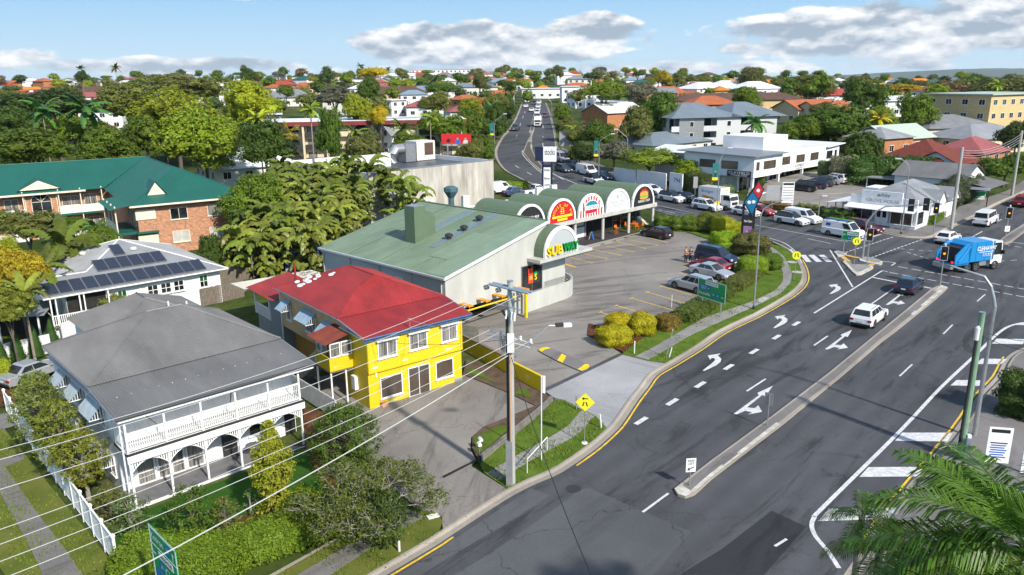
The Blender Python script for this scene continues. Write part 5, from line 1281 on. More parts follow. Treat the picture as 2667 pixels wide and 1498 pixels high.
def apartments():
 p=ba;E=6.15;m=mt['red_brick']
 mb=MB();mb.box(0,12.6,0,30,-1,E);mb.build('wing_wall',m,p)
 mb=MB();mb.box(-38,0,19.5,31,-1,E+.5);mb.build('main_wall',m,p)
 ew=Wall((0,0,0),(1,0,0),(0,-1,0));fw=Wall((-38,19.5,0),(1,0,0),(0,-1,0));sw=Wall((0,12,0),(0,-1,0),(-1,0,0))
 for x0,x1,g in((3.6,5.6,'glass'),(7.9,9.7,'glass_curtain'),(11.0,12.2,'glass')):window(p,ew,x0,x1,4.0,5.4,2,1,fm=mt['cream_trim'],gm=mt[g])
 for x0,x1 in((3.6,5.6),(7.9,9.7)):window(p,ew,x0,x1,1.2,2.6,2,1,fm=mt['cream_trim'],gm=mt['glass_blind'])
 for z in(4.35,1.35):
  mb=MB();ew.box(mb,-.2,2.0,z,z+1.15,.02,.12);mb.build('privacy_screen',mt['cream_trim'],p)
 mb=MB();ew.box(mb,-.3,2.1,2.75,2.95,.0,.5);mb.build('green_canopy',mt['green_roof_dark'],p)
 for z in(-.2,2.85):
  mb=MB();mb.box(-2.3,0,.2,8.5,z-.15,z+.1);mb.build('balcony_floor',mt['green_roof_dark'],p)
  mb=MB();mb.box(-2.3,-2.22,.2,8.5,z+.1,z+1.1);mb.build('balcony_panel',mt['offwhite'],p)
 for v in(.3,3.0,5.7,8.4):
  mb=MB();mb.box(-2.3,-2.16,v-.07,v+.07,-1,E);mb.build('post',mt['cream_trim'],p)
 for v0,z0 in((1.2,3.4),(4.2,3.4),(1.2,.4),(4.2,.4)):window(p,sw,12-v0-1.6,12-v0,z0,z0+1.9,2,1,fm=mt['cream_trim'],sill=False)
 bx=38-8.2
 def bay(c):
  mb=MB();fw.box(mb,c-1.9,c+1.9,-1,E+.5,0,.8);mb.build('stair_bay',m,p)
  bw=Wall(fw.p(0,0,.8),(1,0,0),(0,-1,0))
  f=window(p,bw,c-1.15,c+1.15,2.6,5.1,2,2,fm=mt['cream_trim'])
  mb=MB();n=12
  q=[(c-38+1.15*math.cos(math.pi*i/n),5.1+1.05*math.sin(math.pi*i/n))for i in range(n+1)]
  mb.sprism(q,18.62,18.7);mb.build('arched_head',mt['glass'],f)
  mb=MB()
  for i in range(n):mb.tube([(q[i][0],18.62,q[i][1]),(q[i+1][0],18.62,q[i+1][1])],.05,5)
  for a in(45,90,135):mb.tube([(c-38,18.62,5.1),(c-38+1.1*math.cos(RAD(a)),18.62,5.1+1.0*math.sin(RAD(a)))],.035,5)
  mb.build('arch_bars',mt['cream_trim'],f)
  window(p,bw,c-1.0,c+1.0,.0,1.9,2,2,fm=mt['cream_trim'])
  for s in(-1.8,1.8):
   mb=MB();mb.tube([bw.p(c+s,-1,.08),bw.p(c+s,E+.4,.08)],.07,6);mb.build('downpipe',mt['cream_trim'],p)
  mb=MB();mb.sprism([(c-38-2.4,E+.55),(c-38+2.4,E+.55),(c-38,E+1.75)],18.3,18.45);mb.build('gable_face',mt['cream_trim'],p)
  mb=MB();mb.slab([(c-38-2.6,18.2,E+.5),(c-38,18.2,E+1.85),(c-38,23.4,E+1.85)],.05);mb.slab([(c-38+2.6,18.2,E+.5),(c-38,18.2,E+1.85),(c-38,23.4,E+1.85)],.05);mb.build('gable_roof',mt['green_roof_dark'],p)
 bay(bx);bay(bx-11.5)
 for x0,x1 in((bx-9.6,bx-1.9),(bx+1.9,bx+7.2),(bx-20,bx-13.4)):
  for z in(.1,3.25):
   mb=MB();fw.box(mb,x0,x1,z-.22,z,0,1.3);mb.build('balcony_floor',mt['green_roof_dark'],p)
   mb=MB();fw.box(mb,x0,x1,z+.95,z+1.05,1.2,1.3);fw.box(mb,x0,x1,z+.05,z+.12,1.22,1.28);r=mb.build('balustrade',mt['sign_white'],p)
   bb=MB();fw.box(bb,x0,x1,z+.12,z+.95,1.24,1.25)
   for i in range(int((x1-x0)/.16)):fw.box(bb,x0+i*.16,x0+i*.16+.09,z+.1,z+.97,1.25,1.28)
   o=bb.build('baluster_run',mt['offwhite'],r);o['kind']='stuff'
   window(p,fw,x0+.5,x0+2.6,z+.9,z+2.2,2,1,fm=mt['cream_trim'],gm=mt['glass_curtain']);window(p,fw,x1-2.2,x1-.6,z+.05,z+2.3,2,1,fm=mt['cream_trim'],gm=mt['glass_curtain'],sill=False,name='balcony_door')
  for x in(x0+.1,(x0+x1)/2,x1-.1):
   mb=MB();fw.box(mb,x-.06,x+.06,-1,E+.4,1.16,1.29);mb.build('post',mt['cream_trim'],p)
 RZ=9.5;g=mt['green_roof_dark']
 a0,a1=(6.2,7.2,RZ),(6.2,25.3,RZ);b0,b1=(6.2,25.3,RZ),(-38,25.3,RZ);e=E+.02
 mb=MB()
 for q in([(-.8,-.8,e),(13.4,-.8,e),a0],[(13.4,-.8,e),(13.4,31.6,e),a1,a0],[(-.8,18.0,e),(-.8,-.8,e),a0,a1],[(13.4,31.6,e),(-38,31.6,e),b1,b0],[(-38,18.0,e+.1),(-.8,18.0,e+.1),b0,b1]):sheet(mb,q,.4,.018,True)
 mb.build('roof',g,p)
 mb=MB();sheet(mb,[(-2.9,9.0,e-.35),(-2.9,-.5,e-.35),(-.7,-.5,e+.06),(-.7,9.0,e+.06)],.4,.018,True);mb.build('balcony_roof',g,p)
 mb=MB()
 for a,b in((a0,(-.8,-.8,e)),(a0,(13.4,-.8,e)),(a0,a1),(b0,b1)):ridge(mb,a,b,.08)
 mb.build('ridge_cap',g,p)
 mb=MB();mb.box(-.85,13.45,-.95,-.8,e-.2,e);mb.box(-38,-3,17.85,18.0,e-.1,e+.12);mb.build('fascia',mt['cream_trim'],p)
 mb=MB();mb.sprism([(1.6,7.0),(3.6,7.0),(2.6,8.5)],1.2,3.5);mb.build('dormer_gable',mt['cream_trim'],p)
 mb=MB();mb.slab([(1.3,1.0,6.85),(2.6,1.0,8.65),(2.6,5.0,8.65)],.06);mb.slab([(3.9,1.0,6.85),(2.6,1.0,8.65),(2.6,5.0,8.65)],.06);mb.build('dormer_roof',g,p)
apartments()
GO_=G(2000+1445/3.86,400+775/3.86)
gh=thing('corner_shop','small white corner shop with stepped parapet lettered GROVE HOUSE and grey hip roof','shop',GO_,-47)
def grove():
 p=gh;w=mt['white_wall'];f=Wall((0,0,0),(1,0,0),(0,-1,0));r=Wall((.3,0,0),(0,1,0),(1,0,0))
 mb=MB();mb.box(-8.3,.28,.35,12.5,-.4,3.3);mb.build('wall',w,p)
 mb=MB();f.box(mb,-8.4,.35,2.75,4.0,-.3,.0);mb.build('parapet',w,p)
 mb=MB();f.box(mb,-6.9,-1.6,2.95,4.75,-.2,.06);mb.build('sign_panel',mt['sign_white'],p)
 lettering('GROVE HOUSE',.62,f.p(-4.1,3.45,.07),f.x,(0,0,1),mt['metal_grey'],p,width=4.3)
 lettering('white',.75,f.p(-4.0,4.25,.07),f.x,(0,0,1),mt['dark_trim'],p,width=1.7,shear=.35)
 mb=MB();f.box(mb,-8.4,.35,-.4,.55,-.35,.0);mb.build('plinth',w,p)
 window(p,f,-8.2,-5.2,.55,2.35,2,1,gm=mt['glass'],name='display_window',d=-.02);window(p,f,-2.9,-.1,.55,2.35,2,1,gm=mt['glass_brown'],name='display_window',d=-.02)
 mb=MB();f.box(mb,-4.9,-3.2,.05,2.35,-.3,.01);d=mb.build('double_door',mt['white_trim'],p)
 for x in(-4.75,-4.0):window(d,f,x,x+.65,1.2,2.2,2,2,sill=False,name='door_glazing',d=.01,out=.03)
 mb=MB();mb.slab([(-8.6,-1.5,2.45),(.5,-1.5,2.45),(.5,0,2.9),(-8.6,0,2.9)],.06);mb.build('awning',mt['white_roof'],p)
 window(p,r,.5,2.6,.6,2.4,1,1,gm=mt['glass'],name='display_window')
 mb=MB();mb.slab([(-11.6,-.9,2.6),(-8.4,-.9,3.1),(-8.4,7,3.1),(-11.6,7,2.6)],.06);mb.build('side_awning',mt['white_roof'],p)
 for y in(-.6,2.0,4.4,6.6):
  mb=MB();mb.box(-11.4,-11.26,y,y+.14,-.3,2.6);mb.build('post',mt['white_trim'],p)
 mb=MB();a,b,z=(-4,6.0,5.6),(-4,9.5,5.6),3.35;m=mt['grey_iron_light']
 for q in([(-8.5,.6,z),(.6,.6,z),a],[(.6,.6,z),(.6,15.5,z),b,a],[(-8.5,15.5,z),(-8.5,.6,z),a,b],[(.6,15.5,z),(-8.5,15.5,z),b]):sheet(mb,q,.3,.015,True)
 mb.build('roof',m,p)
 mb=MB();mb.box(-8.3,.2,12.5,15.3,-.4,3.3);mb.build('rear_wall',w,p)
 for y,hh in((7.2,4.6),(12.2,4.5)):
  mb=MB();mb.xprism([(y-1.7,2.9),(y+1.7,2.9),(y,hh)],-.5,.9);mb.build('side_gable',w,p)
  mb=MB();mb.slab([(-3.5,y,hh+.08),(1.1,y,hh+.08),(1.1,y-1.9,2.85),(-3.5,y-1.9,2.85)],.05);mb.slab([(-3.5,y,hh+.08),(1.1,y,hh+.08),(1.1,y+1.9,2.85),(-3.5,y+1.9,2.85)],.05);mb.build('gable_roof',m,p)
 mb=MB();mb.box(-10.5,-8.5,9.5,13,-.4,3.8);mb.build('rear_annex',w,p)
grove()
t=thing('white_shop_annex','white gabled building with grey roof and street awning behind the corner shop','shop',rel(GO_,-47,-11.2,22,.8),-47)
mb=MB();mb.box(0,10,0,9,-1.5,3.6);mb.build('wall',mt['white_wall'],t)
mb=MB()
for q in([(-.4,-.5,3.6),(10.4,-.5,3.6),(10.4,4.5,5.6),(-.4,4.5,5.6)],[(10.4,9.5,3.6),(-.4,9.5,3.6),(-.4,4.5,5.6),(10.4,4.5,5.6)]):sheet(mb,q,.3,.015,True)
mb.build('roof',mt['grey_iron'],t)
mb=MB();mb.xprism([(-.2,3.5),(9.2,3.5),(4.5,5.5)],9.9,10.05);mb.build('gable_face',mt['white_wall'],t)
mb=MB();mb.slab([(10.1,0,3.4),(13.6,0,2.7),(13.6,9,2.7),(10.1,9,3.4)],.07);mb.build('awning',mt['grey_iron'],t)
mb=MB();mb.box(10.1,13.6,-.05,.0,2.35,2.75);mb.build('awning_fascia',mt['white_wall'],t)
mb=MB();mb.box(-5,-.2,1,6,2.6,2.75);mb.build('flat_awning',mt['grey_iron_light'],t)
for x,y in((-4.8,1.1),(-4.8,5.8)):
 mb=MB();mb.box(x,x+.12,y,y+.12,-1,2.6);mb.build('post',mt['white_trim'],t)
window(t,Wall((0,0,0),(1,0,0),(0,-1,0)),6.5,9,.3,2.2,2,1,gm=mt['glass'])
for x in(13.3,):
 mb=MB();mb.box(x,x+.12,.2,.32,-1,2.7);mb.build('post',mt['dark_trim'],t)
LO_=G(1700+850/3.86,400+410/3.86)
cl=thing('office_building','white two-storey cubic office building lettered CLAYFIELD COLLECTIVE with overhanging upper floor','building',LO_,43)
def clay():
 p=cl;w=mt['white_wall']
 def block(name,u0,u1,v0,v1,z0,z1,m_=w):
  mb=MB();mb.box(u0,u1,v0,v1,z0,z1);return mb.build(name,m_,p)
 block('upper_block',.6,9.6,-2.3,11,2.75,6.15);block('ground_floor',1.6,31,1.0,11,-1.5,2.75,mt['offwhite'])
 block('rear_wing',4.5,14,11,20,-1.5,5.6);block('right_upper_block',10.4,27.5,-1.3,9,2.65,6.05);block('end_block',27.5,33,-1.2,9,2.7,5.9)
 block('roof_storey',12.5,21,3.0,11,6.05,8.3)
 block('roof_deck',10.5,27.4,-1.2,2.9,6.06,6.1,mt['offwhite'])
 mb=MB();mb.slab([(-.2,-3.0,6.25),(10.2,-3.0,6.25),(10.2,12,6.5),(-.2,12,6.5)],.14);mb.build('flat_roof',mt['metal_grey'],p)
 mb=MB();mb.slab([(27.2,-1.9,5.95),(34,-1.9,6.3),(34,9.5,6.3),(27.2,9.5,5.95)],.14);mb.build('end_roof',mt['white_roof'],p)
 mb=MB();mb.slab([(3.5,11,5.6),(3.5,21,5.6),(9,21,6.4),(9,11,6.4)],.1);mb.build('wing_roof',mt['white_roof'],p)
 lf,rf,rf2=Wall((.6,11,0),(0,-1,0),(-1,0,0)),Wall((0,-2.3,0),(1,0,0),(0,-1,0)),Wall((0,-1.3,0),(1,0,0),(0,-1,0))
 for x in(3.2,7.4):window(p,lf,x,x+3.0,3.9,5.2,1,1,fm=mt['dark_trim'],gm=mt['glass_brown'],sill=False,fw=.05)
 window(p,rf,1.3,2.2,3.9,5.2,1,1,fm=mt['dark_trim'],gm=mt['glass_brown'],sill=False,fw=.05);window(p,rf,3.6,7.4,3.9,5.2,1,1,fm=mt['dark_trim'],gm=mt['glass_brown'],sill=False,fw=.05)
 for x in(11.2,16.4,21.6):window(p,rf2,x,x+2.9,3.9,5.2,1,1,fm=mt['dark_trim'],gm=mt['glass_brown'],sill=False,fw=.05)
 ef=Wall((0,-1.2,0),(1,0,0),(0,-1,0));window(p,ef,28,30.2,3.7,5.1,1,1,fm=mt['dark_trim'],sill=False,fw=.05);window(p,ef,31.2,32.0,3.7,5.1,1,1,fm=mt['dark_trim'],sill=False,fw=.05)
 mb=MB();lf.box(mb,8.6,12.9,2.8,3.75,0,.12);sg=mb.build('sign_board',mt['sign_black'],p)
 lettering('CLAYFIELD',.62,lf.p(10.75,3.38,.13),lf.x,(0,0,1),mt['sign_white'],p,width=3.8,bold=.012);lettering('COLLECTIVE',.36,lf.p(10.75,2.98,.13),lf.x,(0,0,1),mt['sign_white'],p,width=3.0,bold=.012)
 lettering('CLAYFIELD',.7,rf2.p(17.5,3.35,.02),rf2.x,(0,0,1),mt['dark_trim'],p,width=3.6);lettering('COLLECTIVE',.4,rf2.p(17.5,2.88,.02),rf2.x,(0,0,1),mt['dark_trim'],p,width=2.6)
 gf=Wall((0,1.0,0),(1,0,0),(0,-1,0));gl=Wall((1.6,11,0),(0,-1,0),(-1,0,0))
 for i,x in enumerate((1.8,5.0,8.2,11.6,14.4,17.4,20.4,23.4,26.4)):window(p,gf,x,x+2.6,0,2.6,2,1,gm=mt['navy']if i in(1,2,3)else mt['glass'],fm=mt['white_trim'],sill=False,name='shop_window')
 for x in(1.0,4.5,7.6):window(p,gl,x,x+2.4,0,2.5,2,1,gm=mt['glass_blind'],sill=False,name='shop_window')
 for x in(11,19.3,26.5):block('pillar',x,x+.4,-1.1,-.7,-1.5,2.65)
 block('pillar',.9,1.3,-2.1,-1.7,-1.5,2.75)
 rw=Wall((4.5,20,0),(0,-1,0),(-1,0,0))
 for x in(1.5,3.3):window(p,rw,x,x+.8,3.2,4.8,1,1,sill=False)
 window(p,rw,6.6,7.2,1.0,4.4,1,3,sill=False)
 block('planter',-.6,3.2,-3.6,-2.6,-1.5,.35)
 mb=MB();mb.tube([(-2,8,-1.5),(-2,8,0)],.05);
clay()
# ================================================================ foliage
def leaf_mat(name,trans=0.38,rough=0.5,vary=0.5,fixed=None):
 m,nt,b=nmat(name);MATS[name]=m
 g=N(nt,'ShaderNodeNewGeometry');oi=N(nt,'ShaderNodeObjectInfo');tc=N(nt,'ShaderNodeTexCoord')
 hs=N(nt,'ShaderNodeHueSaturation')
 if fixed:hs.inputs['Color'].default_value=rgb(fixed)
 else:nt.links.new(oi.outputs['Color'],hs.inputs['Color'])
 tn=N(nt,'ShaderNodeTexNoise');tn.inputs['Scale'].default_value=2.6;tn.inputs['Detail'].default_value=3.0;nt.links.new(tc.outputs['Object'],tn.inputs[0])
 r=g.outputs['Random Per Island']
 v=M(nt,'ADD',M(nt,'MULTIPLY',M(nt,'SUBTRACT',r,0.5),vary),M(nt,'ADD',M(nt,'MULTIPLY',M(nt,'SUBTRACT',tn.outputs[0],0.5),1.1),1.0))
 nt.links.new(v,hs.inputs['Value'])
 nt.links.new(M(nt,'ADD',0.485,M(nt,'MULTIPLY',r,0.03)),hs.inputs['Hue'])
 nt.links.new(hs.outputs[0],b.inputs['Base Color']);b.inputs['Roughness'].default_value=rough;b.inputs['Specular IOR Level'].default_value=0.25
 tr=N(nt,'ShaderNodeBsdfTranslucent');nt.links.new(hs.outputs[0],tr.inputs[0])
 mx=N(nt,'ShaderNodeMixShader');mx.inputs[0].default_value=trans
 nt.links.new(b.outputs[0],mx.inputs[1]);nt.links.new(tr.outputs[0],mx.inputs[2]);nt.links.new(mx.outputs[0],nt.nodes['Material Output'].inputs[0])
 return m
LEAF=leaf_mat('leaves');PALM=leaf_mat('palm_leaves',.28,.38,.9)
BARK=mat('bark',(.16,.13,.10),.9,c2=(.08,.065,.05),vscale=6);BARKG=mat('pale_bark',(.34,.31,.28),.9,c2=(.20,.18,.16),vscale=6)
PTRUNK=mat('palm_trunk',(.30,.26,.20),.85,c2=(.18,.15,.11),vscale=4,stretch=(.3,.3,3))
GAIN=1.7
COLS={'bright':(.13,.175,.012),'lime':(.19,.215,.013),'mid':(.08,.12,.012),'dark':(.042,.07,.013),'deep':(.056,.095,.012),'olive':(.105,.115,.028),'yellow':(.28,.22,.012),'gold':(.30,.235,.014),'orange':(.36,.19,.03),'brown':(.12,.085,.045),'grey':(.13,.13,.075),'sage':(.10,.14,.05),'cane':(.078,.10,.014),'canel':(.115,.13,.02),'palm':(.05,.11,.02),'rust':(.20,.08,.02),'hedge':(.10,.15,.012)}
for _k in COLS:COLS[_k]=tuple(min(.6,c*GAIN)for c in COLS[_k])
def rnd_unit(rng):
 while True:
  v=Vector((rng.uniform(-1,1),rng.uniform(-1,1),rng.uniform(-1,1)))
  if .05<v.length<1:return v.normalized()
ICO_V,ICO_F=None,None
def ico():
 global ICO_V,ICO_F
 if ICO_V is None:
  bm=bmesh.new();bmesh.ops.create_icosphere(bm,subdivisions=2,radius=1.0);ICO_V=[v.co.copy()for v in bm.verts];ICO_F=[tuple(v.index for v in f.verts)for f in bm.faces];bm.free()
 return ICO_V,ICO_F
def leafq(mb,p,n,s,rng,asp=.5,bend=.0):
 a=n.cross(rnd_unit(rng))
 if a.length<1e-3:a=Vector((1,0,0))
 a.normalize();b=n.cross(a)
 mb.add([p-a*s,p-b*s*asp,p+a*s,p+b*s*asp],[(0,1,2,3)])
def crown(seed,lobes,nleaf,ls,squash=.8,core=.64,flat=0.0,rlo=.34,rhi=.52):
 """crown of overlapping leafy lobes in a unit ball"""
 rng=random.Random(seed);mb=MB();L=[]
 for i in range(lobes):
  d=rnd_unit(rng);r=rng.uniform(rlo,rhi);c=d*rng.uniform(.25,1-r)
  if i==0:c=Vector((0,0,.1));r=rhi
  c.z=c.z*squash*(1-flat)+.1*flat;L.append((c,r))
 V_,F_=ico()
 for c,r in L:
  k=[1+rng.uniform(-.16,.16)for _ in V_]
  mb.add([c+Vector((v.x,v.y,v.z*(.9-.4*flat)))*r*core*kk for v,kk in zip(V_,k)],F_)
 tot=sum(r*r for _,r in L)
 for c,r in L:
  ncl=max(4,int(nleaf*r*r/tot/14))
  for j in range(ncl):
   d=rnd_unit(rng)
   if d.z<-.55:d.z*=-1
   q=c+Vector((d.x,d.y,d.z*(.9-.4*flat)))*r*rng.uniform(.86,1.06)
   if any((q-c2).length<r2*.72 for c2,r2 in L if c2 is not c):continue
   for k in range(14):
    o=rnd_unit(rng)*ls*rng.uniform(.3,2.6)
    n=(d*.9+rnd_unit(rng)*.8+Vector((0,0,.35))).normalized()
    leafq(mb,q+o,n,ls*rng.uniform(.7,1.25),rng)
 return mb
def cmesh(name,mb,m=None):
 me=bpy.data.meshes.new(name);me.from_pydata(mb.v,[],mb.f);me.materials.append(m or LEAF);me.update();return me
CR_FAR=[cmesh('crown',crown(100+i,9,3000,.056,.8))for i in range(4)]
CR_FLAT=[cmesh('crown',crown(130+i,10,7000,.04,.45,flat=.45))for i in range(3)]
CR_MID=[cmesh('crown',crown(160+i,15,17000,.036,.85,rlo=.26,rhi=.46))for i in range(5)]
CR_NEAR=[cmesh('crown',crown(190+i,16,15000,.036,.9,.62,rlo=.22,rhi=.42))for i in range(2)]
def trunk_mesh(seed,h=1.0,r=.05,limbs=5):
 rng=random.Random(seed);mb=MB();top=Vector((rng.uniform(-.05,.05),rng.uniform(-.05,.05),h*.62))
 mb.tube([(0,0,-.05),(rng.uniform(-.02,.02),0,h*.3),top],[r,r*.8,r*.62],7)
 for i in range(limbs):
  a=6.28*i/limbs+rng.uniform(-.4,.4);e=rng.uniform(.25,.42)
  mb.tube([top-Vector((0,0,h*rng.uniform(0,.18))),top+Vector((math.cos(a)*e*.5,math.sin(a)*e*.5,.16*h)),top+Vector((math.cos(a)*e,math.sin(a)*e,.38*h))],[r*.55,r*.36,r*.16],5)
 return mb
TR=[cmesh('trunk',trunk_mesh(50+i),BARK)for i in range(3)]
TRG=[cmesh('trunk',trunk_mesh(60+i),BARKG)for i in range(2)]
_tc=[0]
def place_tree(c,rx,rz,base,kind,colr,label,group=None,name='tree',pale=False,rng=random):
 """crown centred on c with half width rx, half height rz, trunk down to base"""
 _tc[0]+=1
 t=thing(name,label,'tree',base,0,group)
 pool={'far':CR_FAR,'flat':CR_FLAT,'mid':CR_MID,'near':CR_NEAR}[kind]
 o=obj('crown',pool[_tc[0]%len(pool)],t,(c.x-base.x,c.y-base.y,c.z-base.z),(_tc[0]*77)%360,(rx,rx,rz))
 k=1+.16*math.sin(_tc[0]*2.3);b=COLS[colr]if isinstance(colr,str)else tuple(c*GAIN for c in colr)
 o.color=(b[0]*k,b[1]*k,b[2],1)
 h=max(.6,c.z-base.z+rz*.15);pl=TRG if pale else TR
 obj('trunk',pl[_tc[0]%len(pl)],t,(0,0,0),(_tc[0]*41)%360,(rx*.8+.3,rx*.8+.3,h))
 return t
def tree_px(cx,cy,w,h,dist,kind,colr,label,group=None,name='tree',pale=False):
 d=ray(cx,cy);k=dist/math.hypot(d.x,d.y);c=Vector((d.x*k,d.y*k,CH+d.z*k));dd=d.length*k
 rx,rz=w/2/FPX*dd*1.06,h/2/FPX*dd*1.1
 base=Vector((c.x,c.y,TZ(c.x,c.y)))
 return place_tree(c,rx,rz,base,kind,colr,label,group,name,pale)
def frond(mb,base,az,e0,L,droop,n,ll,rng,lw=.03,tw=0.0,stem=.02):
 p=Vector(base);h=Vector((math.cos(az),math.sin(az),0));pts=[p.copy()];K=9
 for i in range(K):
  e=e0-droop*(i/K)**1.2;p=p+(h*math.cos(e)+Vector((0,0,math.sin(e))))*L/K;pts.append(p.copy())
 mb.tube(pts,[stem*(1-.8*i/K)for i in range(K+1)],4,cap=False)
 side=h.cross(Vector((0,0,1)))
 for i in range(n):
  t=.12+.88*(i+.5)/n;f=t*K;k=min(int(f),K-1);q=pts[k].lerp(pts[k+1],f-k);d=(pts[k+1]-pts[k]).normalized()
  l=ll*math.sin(math.pi*min(1,.18+t*.78))**.7
  for s in(-1,1):
   dirn=(side*s*rng.uniform(.75,.95)+d*.55+Vector((0,0,rng.uniform(-.05,.3)))).normalized()
   m=q+dirn*l*.55;e=q+dirn*l+Vector((0,0,-l*rng.uniform(.25,.6)))
   w=d*lw
   mb.add([q-w*.6,q+w*.6,m+w,m-w,e],[(0,1,2,3),(3,2,4)])
def ribbon(mb,base,az,e0,L,droop,ll,rng,K=11,fold=.55):
 """one frond as a single arching, comb-edged blade"""
 p=Vector(base);h=Vector((math.cos(az),math.sin(az),0));side=h.cross(Zup);n0=len(mb.v)
 for i in range(K+1):
  t=i/K;e=e0-droop*t**1.25;l=ll*math.sin(math.pi*min(1,.16+t*.8))**.7*(1.0 if i%2 else .62)
  d=h*math.cos(e)+Zup*math.sin(e);up=side.cross(d)
  mb.v.append(tuple(p+side*l*.8-up*abs(l)*fold*rng.uniform(.7,1.2)-Zup*l*.15));mb.v.append(tuple(p));mb.v.append(tuple(p-side*l*.8-up*abs(l)*fold*rng.uniform(.7,1.2)-Zup*l*.15))
  p=p+d*L/K
 for i in range(K):
  a=n0+3*i;mb.f.append((a,a+1,a+4,a+3));mb.f.append((a+1,a+2,a+5,a+4))
Zup=Vector((0,0,1))
def palm_crown(seed,nf,L,ll,n,e_rng=(.1,1.3),droop=(1.2,2.0),lw=.035,stem=.02):
 rng=random.Random(seed);mb=MB()
 for i in range(nf):frond(mb,(0,0,0),2.4*i+rng.uniform(-.3,.3),rng.uniform(*e_rng),L*rng.uniform(.85,1.1),rng.uniform(*droop),n,ll,rng,lw,stem=stem)
 return mb
def cane(seed):
 r_=random.Random(seed);mb=MB()
 for i in range(12):ribbon(mb,(r_.uniform(-.3,.3),r_.uniform(-.3,.3),r_.uniform(-.5,.2)),2.4*i+r_.uniform(-.4,.4),r_.uniform(.75,1.5),2.9*r_.uniform(.8,1.1),r_.uniform(2.0,3.0),.5,r_,13)
 for i in range(12):ribbon(mb,(r_.uniform(-.9,.9),r_.uniform(-.9,.9),r_.uniform(-3.6,-.8)),2.4*i,r_.uniform(.8,1.45),2.5,r_.uniform(2.0,2.9),.48,r_,12)
 return mb
PC_CANE=[cmesh('crown',cane(300+i),PALM)for i in range(4)]
def tall(seed):
 r_=random.Random(seed);mb=MB()
 for i in range(17):ribbon(mb,(0,0,0),2.4*i+r_.uniform(-.3,.3),r_.uniform(-.4,1.35),2.6*r_.uniform(.85,1.1),r_.uniform(.9,1.7),.55,r_,14,.4)
 return mb
PC_TALL=[cmesh('crown',tall(320+i),PALM)for i in range(3)]
def fan_crown(seed):
 rng=random.Random(seed);mb=MB()
 for i in range(16):
  az,e=2.4*i,rng.uniform(-.7,1.2);d=Vector((math.cos(az)*math.cos(e),math.sin(az)*math.cos(e),math.sin(e)));c=d*1.1
  mb.tube([(0,0,0),c],.02,4,cap=False);s=d.cross(Vector((0,0,1))).normalized();u=s.cross(d)
  for k in range(13):
   a=(k-6)*.26;q=d*math.cos(a)+s*math.sin(a);w=(s*math.cos(a)-d*math.sin(a))*.05
   mb.add([c,c+q*.55+w,c+q*1.0-Vector((0,0,.15)),c+q*.55-w],[(0,1,2,3)])
 return mb
PC_FAN=[cmesh('crown',fan_crown(340),PALM)]
def stem_mesh(h=1.0,r=.09):
 mb=MB();mb.tube([(0,0,-.02),(.0,.0,.5),(.0,0,1.0)],[r*1.25,r,r*.85],8);return mb
PST=cmesh('trunk',stem_mesh(),PTRUNK)
def palm(base,h,sc_,colr,label,group=None,pool=None,lean=0.0,tr=1.0,name='palm_tree'):
 _tc[0]+=1
 t=thing(name,label,'palm',base,(_tc[0]*53)%360,group);pool=pool or PC_TALL
 o=obj('crown',pool[_tc[0]%len(pool)],t,(0,0,h),0,sc_);b=COLS[colr];k=1+.14*math.sin(_tc[0]*1.7);o.color=(b[0]*k,b[1]*k,b[2],1)
 obj('trunk',PST,t,(0,0,0),0,(tr,tr,h+.1))
 if lean:t.rotation_euler=(RAD(lean),0,t.rotation_euler[2])
 return t
def palm_px(cx,cy,size_px,dist,colr,label,pool=None,tr=1.0,L=2.4,group=None):
 d=ray(cx,cy);k=dist/math.hypot(d.x,d.y);c=Vector((d.x*k,d.y*k,CH+d.z*k));s=size_px/2/FPX*d.length*k/L
 base=Vector((c.x,c.y,TZ(c.x,c.y)))
 return palm(base,max(.5,c.z-base.z),s,colr,label,group,pool,tr=tr)
def shrub_mesh(seed,w,d,h,ls,dens,boxy=.0,lump=.12):
 """leafy mound or clipped block, w x d x h, standing on z=0"""
 rng=random.Random(seed);mb=MB();V_,F_=ico()
 ex=2.0+8*boxy
 def surf(v):
  m=(abs(v.x)**ex+abs(v.y)**ex+abs(v.z)**ex)**(1/ex)
  return v/m
 def P(v,k):q=surf(v);return Vector((q.x*w/2*k,q.y*d/2*k,h*.5+q.z*h*.5*k))
 bm=bmesh.new();bmesh.ops.create_icosphere(bm,subdivisions=3,radius=1.0)
 nz=lambda v:1+lump*(math.sin(5.1*v.x*w/max(.6,h)+seed)*math.sin(4.3*v.y+2*seed)+.5*math.sin(9*v.z+seed))
 mb.add([P(v.co,.93*nz(v.co))for v in bm.verts],[tuple(x.index for x in f.verts)for f in bm.faces]);bm.free()
 area=2*(w*h+d*h)+w*d;n=int(area*dens)
 for i in range(n):
  if boxy>.3:
   f=rng.random()*(w*d+2*w*h+2*d*h)
   if f<w*d:v=Vector((rng.uniform(-1,1),rng.uniform(-1,1),1));nn=Vector((0,0,1))
   elif f<w*d+2*w*h:s=rng.choice((-1,1));v=Vector((rng.uniform(-1,1),s,rng.uniform(-1,1)));nn=Vector((0,s,0))
   else:s=rng.choice((-1,1));v=Vector((s,rng.uniform(-1,1),rng.uniform(-1,1)));nn=Vector((s,0,0))
   k=nz(v.normalized())
   q=surf(v);p=Vector((q.x*w/2*k,q.y*d/2*k,h*.5+q.z*h*.5*k))+rnd_unit(rng)*ls*1.2
  else:
   v=rnd_unit(rng);nn=Vector((v.x/w,v.y/d,v.z/h)).normalized();p=P(v,nz(v)*rng.uniform(.9,1.05))
  leafq(mb,p,(nn+rnd_unit(rng)*.8).normalized(),ls*rng.uniform(.7,1.3),rng)
 return mb
